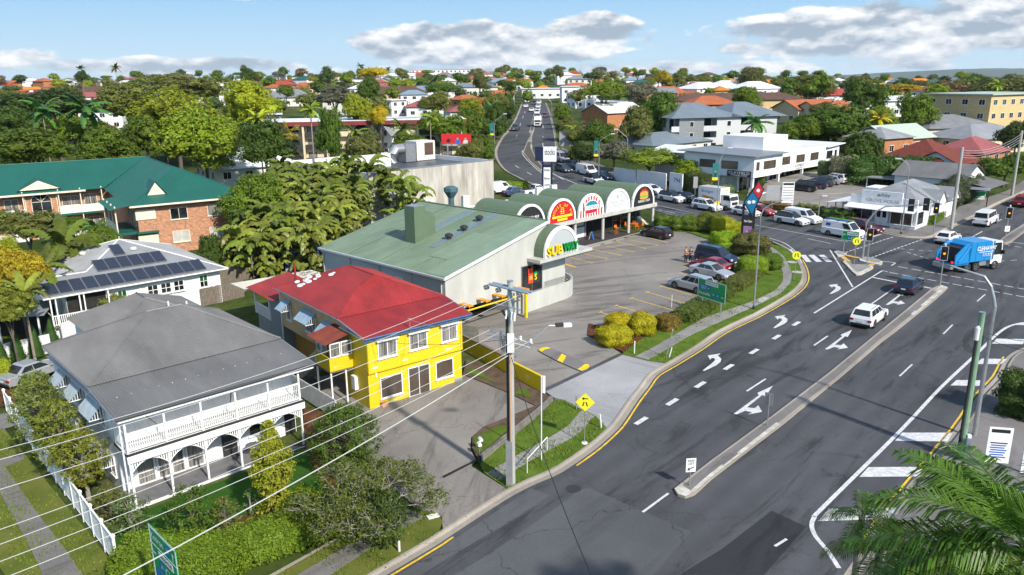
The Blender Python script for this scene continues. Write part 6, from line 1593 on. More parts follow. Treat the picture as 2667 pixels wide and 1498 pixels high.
def shrub(px,w,d,h,rz,colr,label,ls=.07,dens=140,boxy=0.0,name='shrub',cat='shrub',group=None,lump=.12,at=None,dz=0.1):
 _tc[0]+=1
 g0=at if at is not None else G(*px)
 o=obj(name,cmesh(name,shrub_mesh(_tc[0],w,d,h,ls,dens,boxy,lump)),None,g0+Vector((0,0,dz-.12)),rz)
 b=COLS[colr]if isinstance(colr,str)else tuple(c*GAIN for c in colr);o.color=(b[0],b[1],b[2],1)
 return tag(o,label,cat,group)
def hedge_line(a,b,d,h,colr,label,ls=.07,dens=150,boxy=.9,lump=.05,dz=.1):
 A,B=G(*a),G(*b);return shrub(None,(B-A).length,d,h,math.degrees(math.atan2(B.y-A.y,B.x-A.x)),colr,label,ls,dens,boxy,'hedge','hedge',None,lump,at=(A+B)/2,dz=dz)
hedge_line((315,1478),(640,1478),2.4,1.25,'hedge','wide clipped green hedge behind the green road sign',.075,260,lump=.04)
hedge_line((600,1465),(880,1365),2.2,1.2,'hedge','clipped green hedge running under the sparse grey-branched tree',.075,260,lump=.05)
def near_tree(base,h,w,n,ls,colr,label,shape='cone',seed=1,branches=True,pale=False,name='tree',clear=.12):
 rng=random.Random(seed);t=thing(name,label,'tree',base)
 mb=MB();tr=MB();tr.tube([(0,0,-.1),(0,0,h*.5),(0,0,h*.9)],[w*.035+.03,w*.02+.02,.012],7)
 clumps=[]
 for i in range(n//16):
  z=rng.uniform(clear,1.0)
  if shape=='cone':r=w/2*(1-((z-clear)/(1-clear))**1.3)*(.75+.35*math.sin(7*z+3))+.12
  elif shape=='open':r=w/2*math.sin(math.pi*min(1,max(0,(z-clear)/(1.04-clear))))**.6
  else:r=w/2*math.sin(math.pi*(.12+.86*(z-clear)/(1-clear)))**.55
  a=rng.uniform(0,6.283);rr=r*math.sqrt(rng.uniform(.15,1))if shape!='open' else r*rng.uniform(.35,1)
  c=Vector((rr*math.cos(a),rr*math.sin(a),z*h));clumps.append((c,Vector((math.cos(a),math.sin(a),.5))))
 for c,d in clumps:
  if branches and rng.random()<.3:
   s=Vector((0,0,max(.1,c.z-c.xy.length*.7)));tr.tube([s,(s+c)/2+Vector((0,0,.05)),c],[.03,.018,.008],4,cap=False)
  for k in range(16):
   leafq(mb,c+rnd_unit(rng)*ls*rng.uniform(.4,3.0),(d+rnd_unit(rng)).normalized(),ls*rng.uniform(.7,1.3),rng,.42)
 o=obj('crown',cmesh('crown',mb),t);b=COLS[colr]if isinstance(colr,str)else tuple(c*GAIN for c in colr);o.color=(b[0],b[1],b[2],1)
 obj('trunk',cmesh('trunk',tr,BARKG if pale else BARK),t)
 return t
near_tree(G(722,1352),5.3,3.2,9000,.085,(.19,.20,.016),'conical yellow-green magnolia tree on the lawn before the verandah','cone',11)
near_tree(G(905,1225),3.9,4.2,8500,.085,'deep','dense dark green rounded tree beside the forecourt','round',12)
near_tree(G(508,1415),3.0,2.6,2600,.085,'deep','young glossy magnolia tree in the mulch bed behind the hedge','open',13)
near_tree(G(592,1395),2.0,1.6,1300,.07,'olive','small thin shrub tree between the magnolias in the mulch bed','open',14)
near_tree(G(128,1212),5.6,3.2,4200,.085,(.12,.145,.03),'slender olive-green tree overhanging the white side fence at its far end','round',15,clear=.3)
near_tree(G(178,1262),5.0,2.8,3600,.085,(.13,.15,.02),'feathery olive-green tree against the side wall in the middle of the white fence','round',16,clear=.3)
near_tree(G(232,1300),3.9,2.9,3600,.085,(.13,.14,.016),'yellow-green tree with pale branches near the corner of the white house','open',17,pale=True,clear=.25)
near_tree(G(105,1120),3.4,2.2,1900,.085,'sage','grey-green tree at the driveway end of the white fence','round',18,clear=.3)
near_tree(G(290,1345),1.7,2.0,1300,.07,'olive','low olive shrub under the corner posts of the white house','round',19)
near_tree(G(345,1390),1.9,2.6,900,.09,'sage','straggly frangipani with bare pale stems inside the fence corner','open',20,pale=True)
near_tree(G(800,1360),1.9,2.3,1500,.08,'bright','low bright green shrub between the magnolia and the sparse tree','round',21)
near_tree(G(655,1345),1.5,1.2,250,.06,'sage','thin bare-stemmed frangipani on the lawn by the conical magnolia','open',22,pale=True)
near_tree(G(1005,1420),2.9,2.3,4200,.075,'dark','dark green bushy street tree on the verge beneath the sparse tree','round',23)
def bare_shrub(base):
 rng=random.Random(5);mb=MB()
 for i in range(90):
  a=rng.uniform(0,6.28);r=rng.uniform(.2,1.0);mb.tube([(rng.uniform(-.5,.5),rng.uniform(-.9,.9),0),(r*math.cos(a)*.5,r*math.sin(a)*.9,.7),(r*math.cos(a)*.7,r*math.sin(a)*1.3,rng.uniform(1.1,1.7))],[.02,.012,.006],4,cap=False)
 o=obj('bare_shrub',cmesh('bare_shrub',mb,mat('twig_red',(.20,.12,.08),.9)),None,base);tag(o,'leafless reddish twiggy shrub against the boundary fence','shrub')
bare_shrub(G(822,1160))
def sparse_tree(base):
 rng=random.Random(8);t=thing('spreading_tree','wide sparse tree with tangled pale grey branches by the driveway','tree',base)
 br,lf=MB(),MB()
 def grow(p,d,l,r,depth):
  q=p+d*l;mid=(p+q)/2+rnd_unit(rng)*l*.10
  br.tube([p,mid,q],[r,r*.85,r*.7],5 if depth<2 else 4,cap=False)
  if depth>=5:
   for k in range(11):
    leafq(lf,q+rnd_unit(rng)*.3*rng.random()-Vector((0,0,.08)),(Vector((0,0,1))+rnd_unit(rng)*.9).normalized(),rng.uniform(.06,.1),rng,.45)
   return
  if depth>=3:
   for k in range(5):leafq(lf,mid+rnd_unit(rng)*.35-Vector((0,0,.12)),(Vector((0,0,1))+rnd_unit(rng)).normalized(),rng.uniform(.06,.095),rng,.45)
  for k in range(3 if depth<4 else 2):
   a=rnd_unit(rng);nd=(d*.75+Vector((a.x,a.y,a.z*.35))*.85);nd.z=nd.z*.72+.12;grow(q,nd.normalized(),l*rng.uniform(.66,.85),r*.66,depth+1)
 for k in range(5):
  a=6.28*k/5+.3;grow(Vector((0,0,.3)),Vector((math.cos(a)*.75,math.sin(a)*.75,.62)).normalized(),1.25,.075,0)
 br.tube([(0,0,-.1),(0,0,.35)],.12,8)
 o=obj('crown',cmesh('crown',lf),t);o.color=(*[c*GAIN for c in(.075,.095,.014)],1)
 obj('branches',cmesh('branches',br,BARKG),t)
sparse_tree(G(958,1385))
def conifer(base,h,w,label,seed):
 rng=random.Random(seed);mb=MB();V_,F_=ico()
 f=lambda z:w/2*(1-z)**.75*(1.0 if z>.06 else .8)
 prof=[(f(k/10)*.85+.01,h*k/10)for k in range(11)];mb.lathe(prof,n=12)
 for i in range(1900):
  z=rng.random()**1.3;a=rng.uniform(0,6.28);r=f(z)*rng.uniform(.85,1.12)
  leafq(mb,Vector((r*math.cos(a),r*math.sin(a),z*h)),Vector((math.cos(a),math.sin(a),.3)),rng.uniform(.05,.09),rng,.4)
 t=thing('conifer',label,'conifer',base);o=obj('crown',cmesh('crown',mb),t,(0,0,.12));o.color=(.05,.12,.02,1)
 tr=MB();tr.tube([(0,0,-.05),(0,0,.5)],.07,6);obj('trunk',cmesh('trunk',tr,BARK),t)
for i,(px,h)in enumerate((((8,960),2.4),((50,945),2.7),((97,930),2.6),((140,908),2.5))):
 conifer(G(*px),h,1.25,['clipped conical conifer at the left end of the conifer row','second clipped conical conifer of the row by the parked silver sedan','third clipped conical conifer of the row by the parked silver sedan','clipped conical conifer nearest the cottage steps'][i],40+i)
shrub((300,840),2.6,2.6,2.9,0,'olive','loose olive shrub with pale flowers before the cottage wall',.09,90,0,lump=.3)
shrub((5,1000),1.5,1.5,2.0,0,'lime','small yellow-green bush at the left edge beside the mulch drive',.08,110,lump=.25)
tree_px(40,700,130,150,71,'mid','gold','golden yellow-leaved tree left of the solar cottage',name='golden_tree')
tree_px(20,800,110,110,66,'mid','canel','pale feathery shrub palm at the left edge below the golden tree',name='tree')
for i,(x,y,s,dist,c)in enumerate(((165,640,190,84,'cane'),(60,765,130,67,'canel'),(120,690,120,76,'cane'),(250,600,90,92,'palm'))):
 palm_px(x,y,s,dist,c,['large drooping palm between the brick apartments and the solar cottage','pale palm at the left edge behind the carport','palm beside the golden tree at the cottage roof corner','dark palm against the brick apartment balconies'][i],PC_TALL)
for i,(cx,cy,w,h,dist,c,lab)in enumerate(((65,590,150,100,96,'olive','olive bush tree against the apartment stair bay'),(270,640,110,130,90,'mid','leafy tree against the apartment balcony stack'),(545,665,80,130,86,'deep','dark pointed tree at the brick end wall of the apartments'),(5,660,90,90,80,'lime','yellow-green tree at the left edge below the apartments'),(190,585,100,60,98,'mid','low green tree under the apartment balconies'))):tree_px(cx,cy,w,h,dist,'mid',c,lab)
rng=random.Random(21);k=0
def thicket_pos():
 out=[]
 A,B,C_,D=G(600,735),G(830,715),G(1010,560),G(740,560)
 for i in range(9):
  for j in range(9):
   s,t=(i+rng.uniform(.1,.9))/9,(j+rng.uniform(.1,.9))/9
   p=A.lerp(B,s).lerp(D.lerp(C_,s),t);out.append((p,s,t))
 return out
for p,s,t in thicket_pos():
 h=3.2+3.6*min(1,1.5*t)*(1-.25*s)+rng.uniform(-.8,.8);p.z=TZ(p.x,p.y)
 palm(p,h,rng.uniform(1.0,1.25),'cane' if rng.random()<.6 else 'canel','golden cane palm with arching fronds in the dense thicket behind the sloping green roof','golden cane palm thicket',PC_CANE,rng.uniform(-6,6),.55)
for i,(x,y)in enumerate(((1045,480),(1075,500),(1000,470),(960,445),(900,430))):
 palm_px(x,y,95,104+i*2,'cane',['golden cane palm at the right tip of the thicket against the concrete wall','low golden cane palm where the thicket meets the green roof ridge','golden cane palm in front of the first concrete wall panel','tall golden cane palm at the dark warehouse roof edge','tall golden cane palm at the top of the thicket'][i],PC_CANE,.5,1.9)
tree_px(670,520,190,170,100,'mid','mid','dense green tree between the apartments and the palm thicket')
tree_px(625,610,110,160,95,'mid','deep','dark green tree at the right end of the brick apartments')
paint=mat('blue_fence',(.035,.11,.24),.5,var=.15)
A,B=G(745,715),G(838,690);ang=math.degrees(math.atan2(B.y-A.y,B.x-A.x));L=(B-A).length
t=thing('metal_fence','bright blue sheet metal fence on a low wall under the palm thicket','fence',A,ang);mb=MB();mb.box(0,L,-.03,.03,.6,2.6);mb.build('panel',paint,t);mb=MB();mb.box(0,L,-.1,.1,-.2,.6);mb.build('base_wall',mt['weathered_conc'],t)
shrub((1610,868),2.3,2.0,1.75,40,(.27,.22,.008),'golden clipped duranta shrub at the end of the car park bed',.06,260,.15,lump=.1)
shrub((1600,898),2.6,2.0,1.6,20,(.25,.22,.008),'low golden clipped shrub nearest the driveway',.06,260,.3,lump=.08)
shrub((1670,872),2.2,2.2,1.9,10,(.24,.21,.008),'tall golden clipped shrub beside the red-tinged hedge',.06,260,.15,lump=.1)
shrub((1735,858),2.0,1.7,1.25,40,(.12,.085,.018),'red-tinged clipped shrub between the golden shrubs and the long hedge',.06,220,.4)
hedge_line((1775,845),(1895,765),2.0,1.0,(.07,.095,.018),'long low green hedge behind the green Redcliffe road sign',.065,220)
hedge_line((1905,762),(1968,715),1.9,.9,(.085,.095,.02),'low mixed hedge behind the tall light pole',.065,200)
shrub((1958,715),2.9,2.6,2.0,0,(.14,.20,.012),'rounded bright green clipped shrub beside the light pole',.06,260,.2,lump=.06)
shrub((2005,702),2.6,2.3,1.8,0,'mid','rounded mid green shrub at the bend of the footpath',.06,230,.1)
shrub((1955,668),4.8,3.2,2.7,-40,(.10,.095,.028),'large brownish-olive shrub under the pizza sign',.08,170,.0,lump=.22)
shrub((1885,638),3.2,2.6,1.5,20,(.16,.24,.01),'flat-topped lime green clipped shrub by the red sedan',.06,240,.4)
shrub((1880,612),3.0,2.4,2.3,20,(.22,.22,.008),'tall yellow-green clipped shrub left of the pizza sign',.06,240,.3)
shrub((1918,606),2.6,2.0,1.4,20,(.20,.21,.008),'low yellow-green clipped shrub under the pizza sign posts',.06,240,.3)
for i,(px,w,h,c)in enumerate((((1728,596),2.6,1.9,'mid'),((1762,600),2.4,1.9,'mid'),((1797,602),3.0,2.1,(.085,.12,.014)),((1848,606),4.0,2.6,(.09,.11,.016)))):
 shrub(px,w,2.2,h,-30,c,['rounded green shrub nearest the shop stairs','second rounded green shrub along the car park end','third rounded green shrub along the car park end','largest rounded shrub along the car park end, reddish at its top'][i],.065,190,.1)
hedge_line((2238,468),(2300,462),2.4,.9,'bright','low clipped box hedge round the banana palm bed',.09,90)
shrub((2195,470),4.8,4.4,3.9,0,'grey','large round clipped grey-green bush beside the office car park',.12,70,.1,dz=.3)
shrub((2148,462),2.2,2.2,2.6,0,'sage','upright clipped bush at the end of the office building',.12,70,.4,dz=.3)
for i,(px,w,h)in enumerate((((2458,545),4.4,3.6),((2492,528),4.6,3.9),((2515,512),4.0,3.6))):shrub(px,w,3.6,h,0,(.05,.062,.03),['dark clipped bush nearest the corner shop side window','middle dark clipped bush along the corner shop side','far dark clipped bush along the corner shop side'][i],.09,100,.25,dz=.25)
hedge_line((2412,588),(2448,566),1.6,1.2,'mid','low green box hedge at the corner shop footpath',.07,140)
hedge_line((2075,552),(2140,566),1.8,1.4,'olive','loose grassy hedge at the front of the office car park',.09,110,.3,.25)
hedge_line((2145,568),(2225,582),2.0,1.6,(.07,.11,.02),'strappy green planting beside the corner shop verandah',.1,110,.2,.3)
hedge_line((1985,540),(2055,552),1.6,1.1,(.13,.08,.02),'rusty red low planting by the office sign',.08,120,.3,.25)
shrub((1890,520),2.4,2.2,2.4,0,'sage','round grey-green bush at the office entrance',.1,100,.1);shrub((1980,490),1.4,1.4,3.2,0,'deep','tall narrow conifer in the white office planter',.09,120,0)
hedge_line((1780,500),(1845,515),3.0,3.4,(.06,.075,.02),'tall dark hedge right of the white numbered wall',.11,90,.5,.12)
hedge_line((1294,498),(1366,486),2.4,1.2,'bright','clipped green hedge behind the concrete warehouse by the road',.1,90)
def banana(base):
 rng=random.Random(4);mb=MB()
 for i in range(11):
  az,e=2.4*i,rng.uniform(.5,1.3);h=Vector((math.cos(az),math.sin(az),0));p=Vector((0,0,1.6));s=h.cross(Vector((0,0,1)));pr=None
  for k in range(7):
   w=.38*math.sin(math.pi*(k+.4)/7.2);q=[p-s*w,p+Vector((0,0,.06)),p+s*w]
   if pr:mb.add(pr+q,[(0,1,4,3),(1,2,5,4)])
   pr=q;ee=e-k*.26;p=p+(h*math.cos(ee)+Vector((0,0,math.sin(ee))))*.62
 t=thing('banana_palm','bright green banana palm standing in the box-hedged bed','palm',base);o=obj('leaves',cmesh('leaves',mb,PALM),t);o.color=(.17,.28,.02,1)
 tr=MB();tr.tube([(0,0,0),(0,0,1.7)],.16,8);obj('trunk',cmesh('trunk',tr,mat('banana_stem',(.14,.19,.05),.6)),t)
banana(G(2240,465)+Vector((0,0,.4)))
PNEAR=[cmesh('crown',palm_crown(400,24,3.3,.85,60,(-.5,1.25),(.7,1.5),.026,.028),PALM),cmesh('crown',palm_crown(401,13,1.5,.46,36,(-.2,1.3),(.8,1.9),.014,.016),PALM)]
def near_palm(px,py,dist,sc_,pool,label,colr):
 d=ray(px,py);k=dist/math.hypot(d.x,d.y);c=Vector((d.x*k,d.y*k,CH+d.z*k));base=Vector((c.x,c.y,TZ(c.x,c.y)))
 t=thing('palm_tree',label,'palm',base,160);o=obj('crown',PNEAR[pool],t,(0,0,c.z-base.z),0,sc_);o.color=(*COLS[colr],1);obj('trunk',PST,t,(0,0,0),0,(1.3,1.3,c.z-base.z+.1))
COLS['npalm']=(.10,.19,.02)
near_palm(2690,1445,20,1.22,0,'large feather palm with long green fronds in the lower right corner','npalm')
near_palm(2290,1445,22.5,1.15,1,'young palm with a spray of stiff fronds left of the large palm','cane')
near_palm(2245,1350,24.5,.9,1,'small palm with drooping fronds over the painted hatching','npalm')
near_palm(2500,1535,19,1.4,1,'low palm at the bottom edge below the large palm','npalm')
shrub((2665,1085),3.4,3.0,3.0,0,'dark','dark green bush at the right edge beyond the corner footpath',.09,150,0,lump=.3)
# ================================================================ the suburb behind
mat('terracotta',(.42,.13,.05),.8,c2=(.30,.085,.035),vscale=.6,detail=8);mat('red_tile',(.36,.06,.04),.8,var=.12,vscale=.6);mat('brown_tile',(.11,.06,.045),.8,var=.12,vscale=.6);mat('grey_tile',(.20,.21,.225),.7,var=.1,vscale=.6)
mat('orange_roof',(.60,.20,.02),.7,var=.1);mat('pale_green_roof',(.42,.50,.42),.6,var=.06);mat('slate_blue_roof',(.16,.20,.235),.55,var=.06,vscale=.4);mat('maroon',(.20,.03,.035),.6);mat('cream_wall',(.66,.56,.38),.7,var=.06);mat('blue_roof',(.20,.27,.34),.5)
mat('pink_roof',(.30,.09,.09),.7,var=.1)
def hip_roof(mb,w,d,h0,rise,oh=.6,kind='hip',sh=None):
 x,y=w/2+oh,d/2+oh
 if kind=='flat':mb.box(-x,x,-y,y,h0,h0+.25);return
 if kind=='gable':
  mb.slab([(-x,-y,h0),(x,-y,h0),(x,0,h0+rise),(-x,0,h0+rise)],.12);mb.slab([(-x,y,h0),(x,y,h0),(x,0,h0+rise),(-x,0,h0+rise)],.12);return
 if kind=='skillion':mb.slab([(-x,-y,h0),(x,-y,h0),(x,y,h0+rise),(-x,y,h0+rise)],.15);return
 r=max(0.01,x-y)if x>y else 0.01
 a,b=Vector((-r,0,h0+rise)),Vector((r,0,h0+rise));c=[Vector(q)for q in((-x,-y,h0),(x,-y,h0),(x,y,h0),(-x,y,h0))]
 mb.add(c+[a,b],[(0,1,5,4),(1,2,5),(2,3,4,5),(3,0,4),(0,3,2,1)])
_bc=[0]
def house(pos,w,d,h,rz,roof,roofm,wallm,label,group=None,rise=None,floors=None,wins=True,name='house',oh=.6,cat='house',extra=None,parts=True):
 _bc[0]+=1
 t=thing(name,label,cat,pos,rz,group)
 mb=MB();mb.box(-w/2,w/2,-d/2,d/2,-2.5,h);mb.build('wall',mt[wallm],t)
 mb=MB();hip_roof(mb,w,d,h,rise if rise is not None else min(w,d)*.24,oh,roof);mb.build('roof',mt[roofm],t)
 if roof=='gable':
  r_=rise if rise is not None else min(w,d)*.24
  for s in(-1,1):
   mb=MB();mb.xprism([(-d/2,h),(d/2,h),(0,h+r_-.1)],s*w/2-.05,s*w/2+.03);mb.build('gable_end',mt[wallm],t)
 if wins:
  fl=floors or max(1,int(h/2.7))
  for f in range(fl):
   z=.8+f*h/fl
   for W_ in(Wall((-w/2,-d/2,0),(1,0,0),(0,-1,0)),Wall((-w/2,d/2,0),(0,-1,0),(-1,0,0)),Wall((w/2,-d/2,0),(0,1,0),(1,0,0))):
    ln=w if abs(W_.x.x)>.5 else d;n=max(1,int(ln/3.4))
    for i in range(n):
     c=ln*(i+.5)/n;window(t,W_,c-.75,c+.75,z,z+1.3,2,1,sill=False,fw=.08)
 return t
def villas():
 A,B=G(676,426),G(1205,408);ang=math.degrees(math.atan2(B.y-A.y,B.x-A.x));L=(B-A).length;Hh=8.4
 t=thing('arched_flats','long cream flats with maroon fascia, arches and balconies among the palms','apartment block',A,ang)
 mb=MB();mb.box(0,L,0,12,-2,Hh);mb.build('wall',mt['cream_wall'],t)
 mb=MB();mb.box(-.8,L+.8,-1.6,13,Hh,Hh+.3);mb.build('roof',mt['white_roof'],t);mb=MB();mb.box(-.9,L+.9,-1.7,-1.5,Hh-.65,Hh+.2);mb.build('fascia',mt['maroon'],t)
 f=Wall((0,0,0),(1,0,0),(0,-1,0));n=9
 for i in range(n):
  x=L*i/n
  for z in(.3,3.1,5.7):
   if i%3==1:
    mb=MB();c=x+L/n/2;q=[(c+1.5,z)]+[(c+1.5*math.cos(math.pi*k/10),z+.9+1.1*math.sin(math.pi*k/10))for k in range(11)]+[(c-1.5,z)]
    mb.sprism(q,-.06,-.02);mb.build('arch_shade_sheet',mt['interior_shade'],t)  # dark arch shape on solid wall; interior shade given as colour
   else:
    window(t,f,x+.6,x+2.6,z,z+1.9,2,1,sill=False,fm=mt['cream_trim'],gm=mt['glass_curtain'])
   mb=MB();f.box(mb,x+.3,x+L/n-.3,z-.3,z+.75,1.2,1.28);mb.build('balcony_rail',mt['dark_trim']if i%3 else mt['cream_wall'],t)
  mb=MB();f.box(mb,x-.2,x+.2,-2,Hh,0,1.4);mb.build('pier',mt['cream_wall'],t)
villas()
HH=[((880,330),15,10,5.5,10,'flat','white_roof','white_wall','white flat-roofed upper building behind the arched flats',None),((705,322),8,8,4.5,15,'flat','white_roof','slate_blue_roof','small blue-grey flat-roofed house left of the arched flats',None),((1060,405),13,9,5.0,40,'gable','grey_iron_light','white_wall','white gabled cottage with grey roof behind the warehouse',3.4),((1020,272),38,14,7.6,4,'hip','brown_tile','cream_brick','wide cream brick flats with dark brown hip roof on the middle slope',4),((755,275),24,14,5.5,10,'hip','grey_tile','offwhite','grey-roofed house with roof panels right of the tall trees',5),((735,232),22,12,4.2,0,'hip','red_tile','orange_brick','low brick house with broad red hip roof',3.4),((800,236),10,10,4.5,0,'gable','terracotta','orange_brick','orange gabled house beside the broad red roof',3),((1120,268),26,14,8,10,'hip','blue_roof','white_wall','white house with pale blue-grey hip roof behind the yellow tree',3.4),((1235,248),30,14,6.5,4,'hip','slate_blue_roof','offwhite','long pale building with slate roof left of the far road',3),((1035,218),34,20,9,2,'gable','white_roof','white_wall','large white barrel-roofed hall on the skyline left of the road',3),((1150,210),50,20,9,2,'flat','white_roof','white_wall','long white supermarket block left of the far road',None),((1482,268),9,9,11,4,'flat','white_roof','white_wall','white banded office tower right of the far road',None),((1410,255),24,12,7,2,'flat','white_roof','white_wall','white shop block at the top of the far road',None),((1595,342),17,12,8.2,38,'gable','white_roof','orange_brick','orange brick flats with white gable roof and balcony right of the road',3.4),((1910,300),50,14,7.5,5,'hip','brown_tile','cream_brick','long tan brick block with flat brown hip roof',3),((1830,262),24,16,8,30,'hip','white_roof','white_wall','white pyramid-roofed townhouse at the left of the white group',4),((1890,258),26,16,8,30,'hip','white_roof','white_wall','white pyramid-roofed townhouse in the middle of the white group',4.5),((1960,262),26,16,8,30,'hip','white_roof','white_wall','white pyramid-roofed townhouse at the right of the white group',4.5),((1725,400),20,11,2.6,40,'hip','slate_blue_roof','offwhite','low slate-roofed building behind the white office wall',2.2),((2100,318),20,12,6,25,'gable','terracotta','cream_wall','terracotta gabled townhouse with pale green gable',3.4),((2145,322),16,12,6,25,'gable','terracotta','cream_wall','terracotta townhouse with a blue roof panel',3.2),((2085,268),26,14,5.5,0,'hip','red_tile','orange_brick','red hip-roofed brick house right of the white townhouses',4),((2150,270),14,12,5.5,0,'gable','red_tile','white_wall','red-roofed house with white gable end',3.5),((2245,300),26,14,7,5,'skillion','white_roof','white_wall','white modern house with low skillion roof among trees',1.2),((2370,300),34,14,7.5,8,'skillion','white_roof','white_wall','large white modern house with angled roof and dark terrace',1.6),((2455,318),18,16,9.5,20,'flat','white_roof','white_wall','tall white flat-roofed apartment block left of the cream block',None),((2560,345),24,16,9.2,28,'flat','pale_green_roof','cream_brick','cream brick flats with pale green roof and open balconies',None),((2670,322),26,16,10,28,'flat','pale_green_roof','orange_brick','orange brick flats at the right edge of the suburb',None),((2450,360),20,14,2.8,15,'hip','grey_tile','cream_wall','broad grey tiled hip roof house below the white apartment block',2.6),((2320,392),14,9,2.8,30,'gable','pale_green_roof','red_brick','brick house with layered pale green gable roofs',2.6),((2285,400),9,9,3.4,30,'hip','grey_iron_light','orange_brick','small brick unit with light grey roof beside the green roofs',2),((2545,388),18,12,2.6,20,'hip','grey_iron_light','cream_wall','low house with silvery grey hip roof at the right',2.6),((2405,440),11,10,2.2,38,'hip','rust_roof','cream_wall','cottage with streaked rusty red pyramid roof',3.2),((2460,452),8,7,2.2,38,'gable','rust_roof','white_boards','small white gabled wing under rusty red roof',2.0),((2525,425),11,9,2.4,35,'hip','pink_roof','orange_brick','brick house with faded maroon roof beyond the rusty cottage',2.6),((1620,250),20,12,6,0,'hip','pink_roof','white_wall','house with broad dusty red roof above the umbrella tree',3.4),((1735,262),22,14,5,0,'hip','terracotta','cream_wall','terracotta hip-roofed house above the large fig',4),((1895,232),16,10,6,0,'hip','orange_roof','cream_wall','vivid orange-roofed house above the white townhouses',4),((250,262),36,14,6,8,'hip','brown_tile','cream_brick','cream flats with dark brown twin gable roof left of centre',4.5),((165,262),22,14,5,15,'gable','grey_iron_light','offwhite','silver gable-roofed house beside the dark brown roof',3),((555,240),14,10,6,30,'gable','white_roof','white_wall','white gabled house peeping between the yellow-green trees',3.4),((545,265),16,10,4.5,5,'hip','terracotta','white_wall','white house with terracotta edge below the white gable',2),((190,388),18,12,4.6,20,'hip','pink_roof','cream_wall','dusty red roof half hidden by the trees behind the apartments',3),((650,462),16,14,2.6,35,'hip','white_roof','offwhite','white metal hip roof building between the apartments and the warehouse',3.2),]
for px,w,d,h,rz,rk,rm,wm,lab,rise in HH:
 if px[1]<345 and 'supermarket' not in lab:w,d,h,rise=w*.82,d*.82,h*.64,(rise*.7 if rise else rise)
 house(G(*px),w,d,h,rz,rk,rm,wm,lab,rise=rise)
def grey_flats():
 A,B=G(1752,395),G(2050,372);ang=math.degrees(math.atan2(B.y-A.y,B.x-A.x));L=(B-A).length
 t=thing('grey_flats','pale grey apartment block with slate blue hip roofs and stacked balconies','apartment block',A,ang+6)
 mb=MB();mb.box(0,L,2,16,-2,7.2);mb.build('wall',mt['sign_grey'],t)
 for c in(L*.16,L*.5,L*.84):
  mb=MB();mb.box(c-3,c+3,0,2,-2,7.2);mb.build('stair_tower',mt['metal_grey']if c<L*.3 else mt['sign_grey'],t)
 mb=MB();x0,x1=-1,L+1
 for a,b in((-1,L*.62),(L*.5,L+1)):
  m=(b-a)/2;r0,r1=a+m*.8,b-m*.8
  mb.add([(a,-.8,7.2),(b,-.8,7.2),(b,17,7.2),(a,17,7.2),(r0,8,10.2),(r1,8,10.2)],[(0,1,5,4),(1,2,5),(2,3,4,5),(3,0,4)])
 mb.build('roof',mt['slate_blue_roof'],t)
 f=Wall((0,0,0),(1,0,0),(0,-1,0))
 for i,(a,b)in enumerate(((-.5,L*.16-3),(L*.16+3,L*.5-3),(L*.5+3,L*.84-3))):
  for z in(-.8,1.8,4.4):
   mb=MB();f.box(mb,a,b,z-.2,z+1.0,-.12,0);mb.build('balcony_front',mt['sign_grey'],t)
   mb=MB();Wall((0,1.98,0),(1,0,0),(0,-1,0)).box(mb,a+.4,b-.4,z,z+2.5,0,.02);mb.build('balcony_shade_sheet',mt['interior_shade'],t)  # dark sheet behind each balcony front, shade put in as colour
 for c in(L*.16,L*.5):
  for z in(.4,2.8,5.2):window(t,f,c-.5,c+.5,z,z+1.2,1,1,sill=False)
grey_flats()
A,B=G(1598,468),G(1775,508);ang=math.degrees(math.atan2(B.y-A.y,B.x-A.x));L=(B-A).length
t=thing('street_wall','white rendered street wall numbered 794 under the spreading tree','wall',A+Vector((0,0,.1)),ang)
for i,(a,b,h)in enumerate(((0,L*.34,2.2),(L*.36,L*.78,2.4),(L*.83,L,2.7))):
 mb=MB();mb.box(a,b,0,.2,-.5,h);mb.build('wall_panel',mt['white_wall'],t)
lettering('794',1.1,(L*.93,-.02,1.5),(1,0,0),(0,0,1),mt['sign_blue'],t,width=1.6)
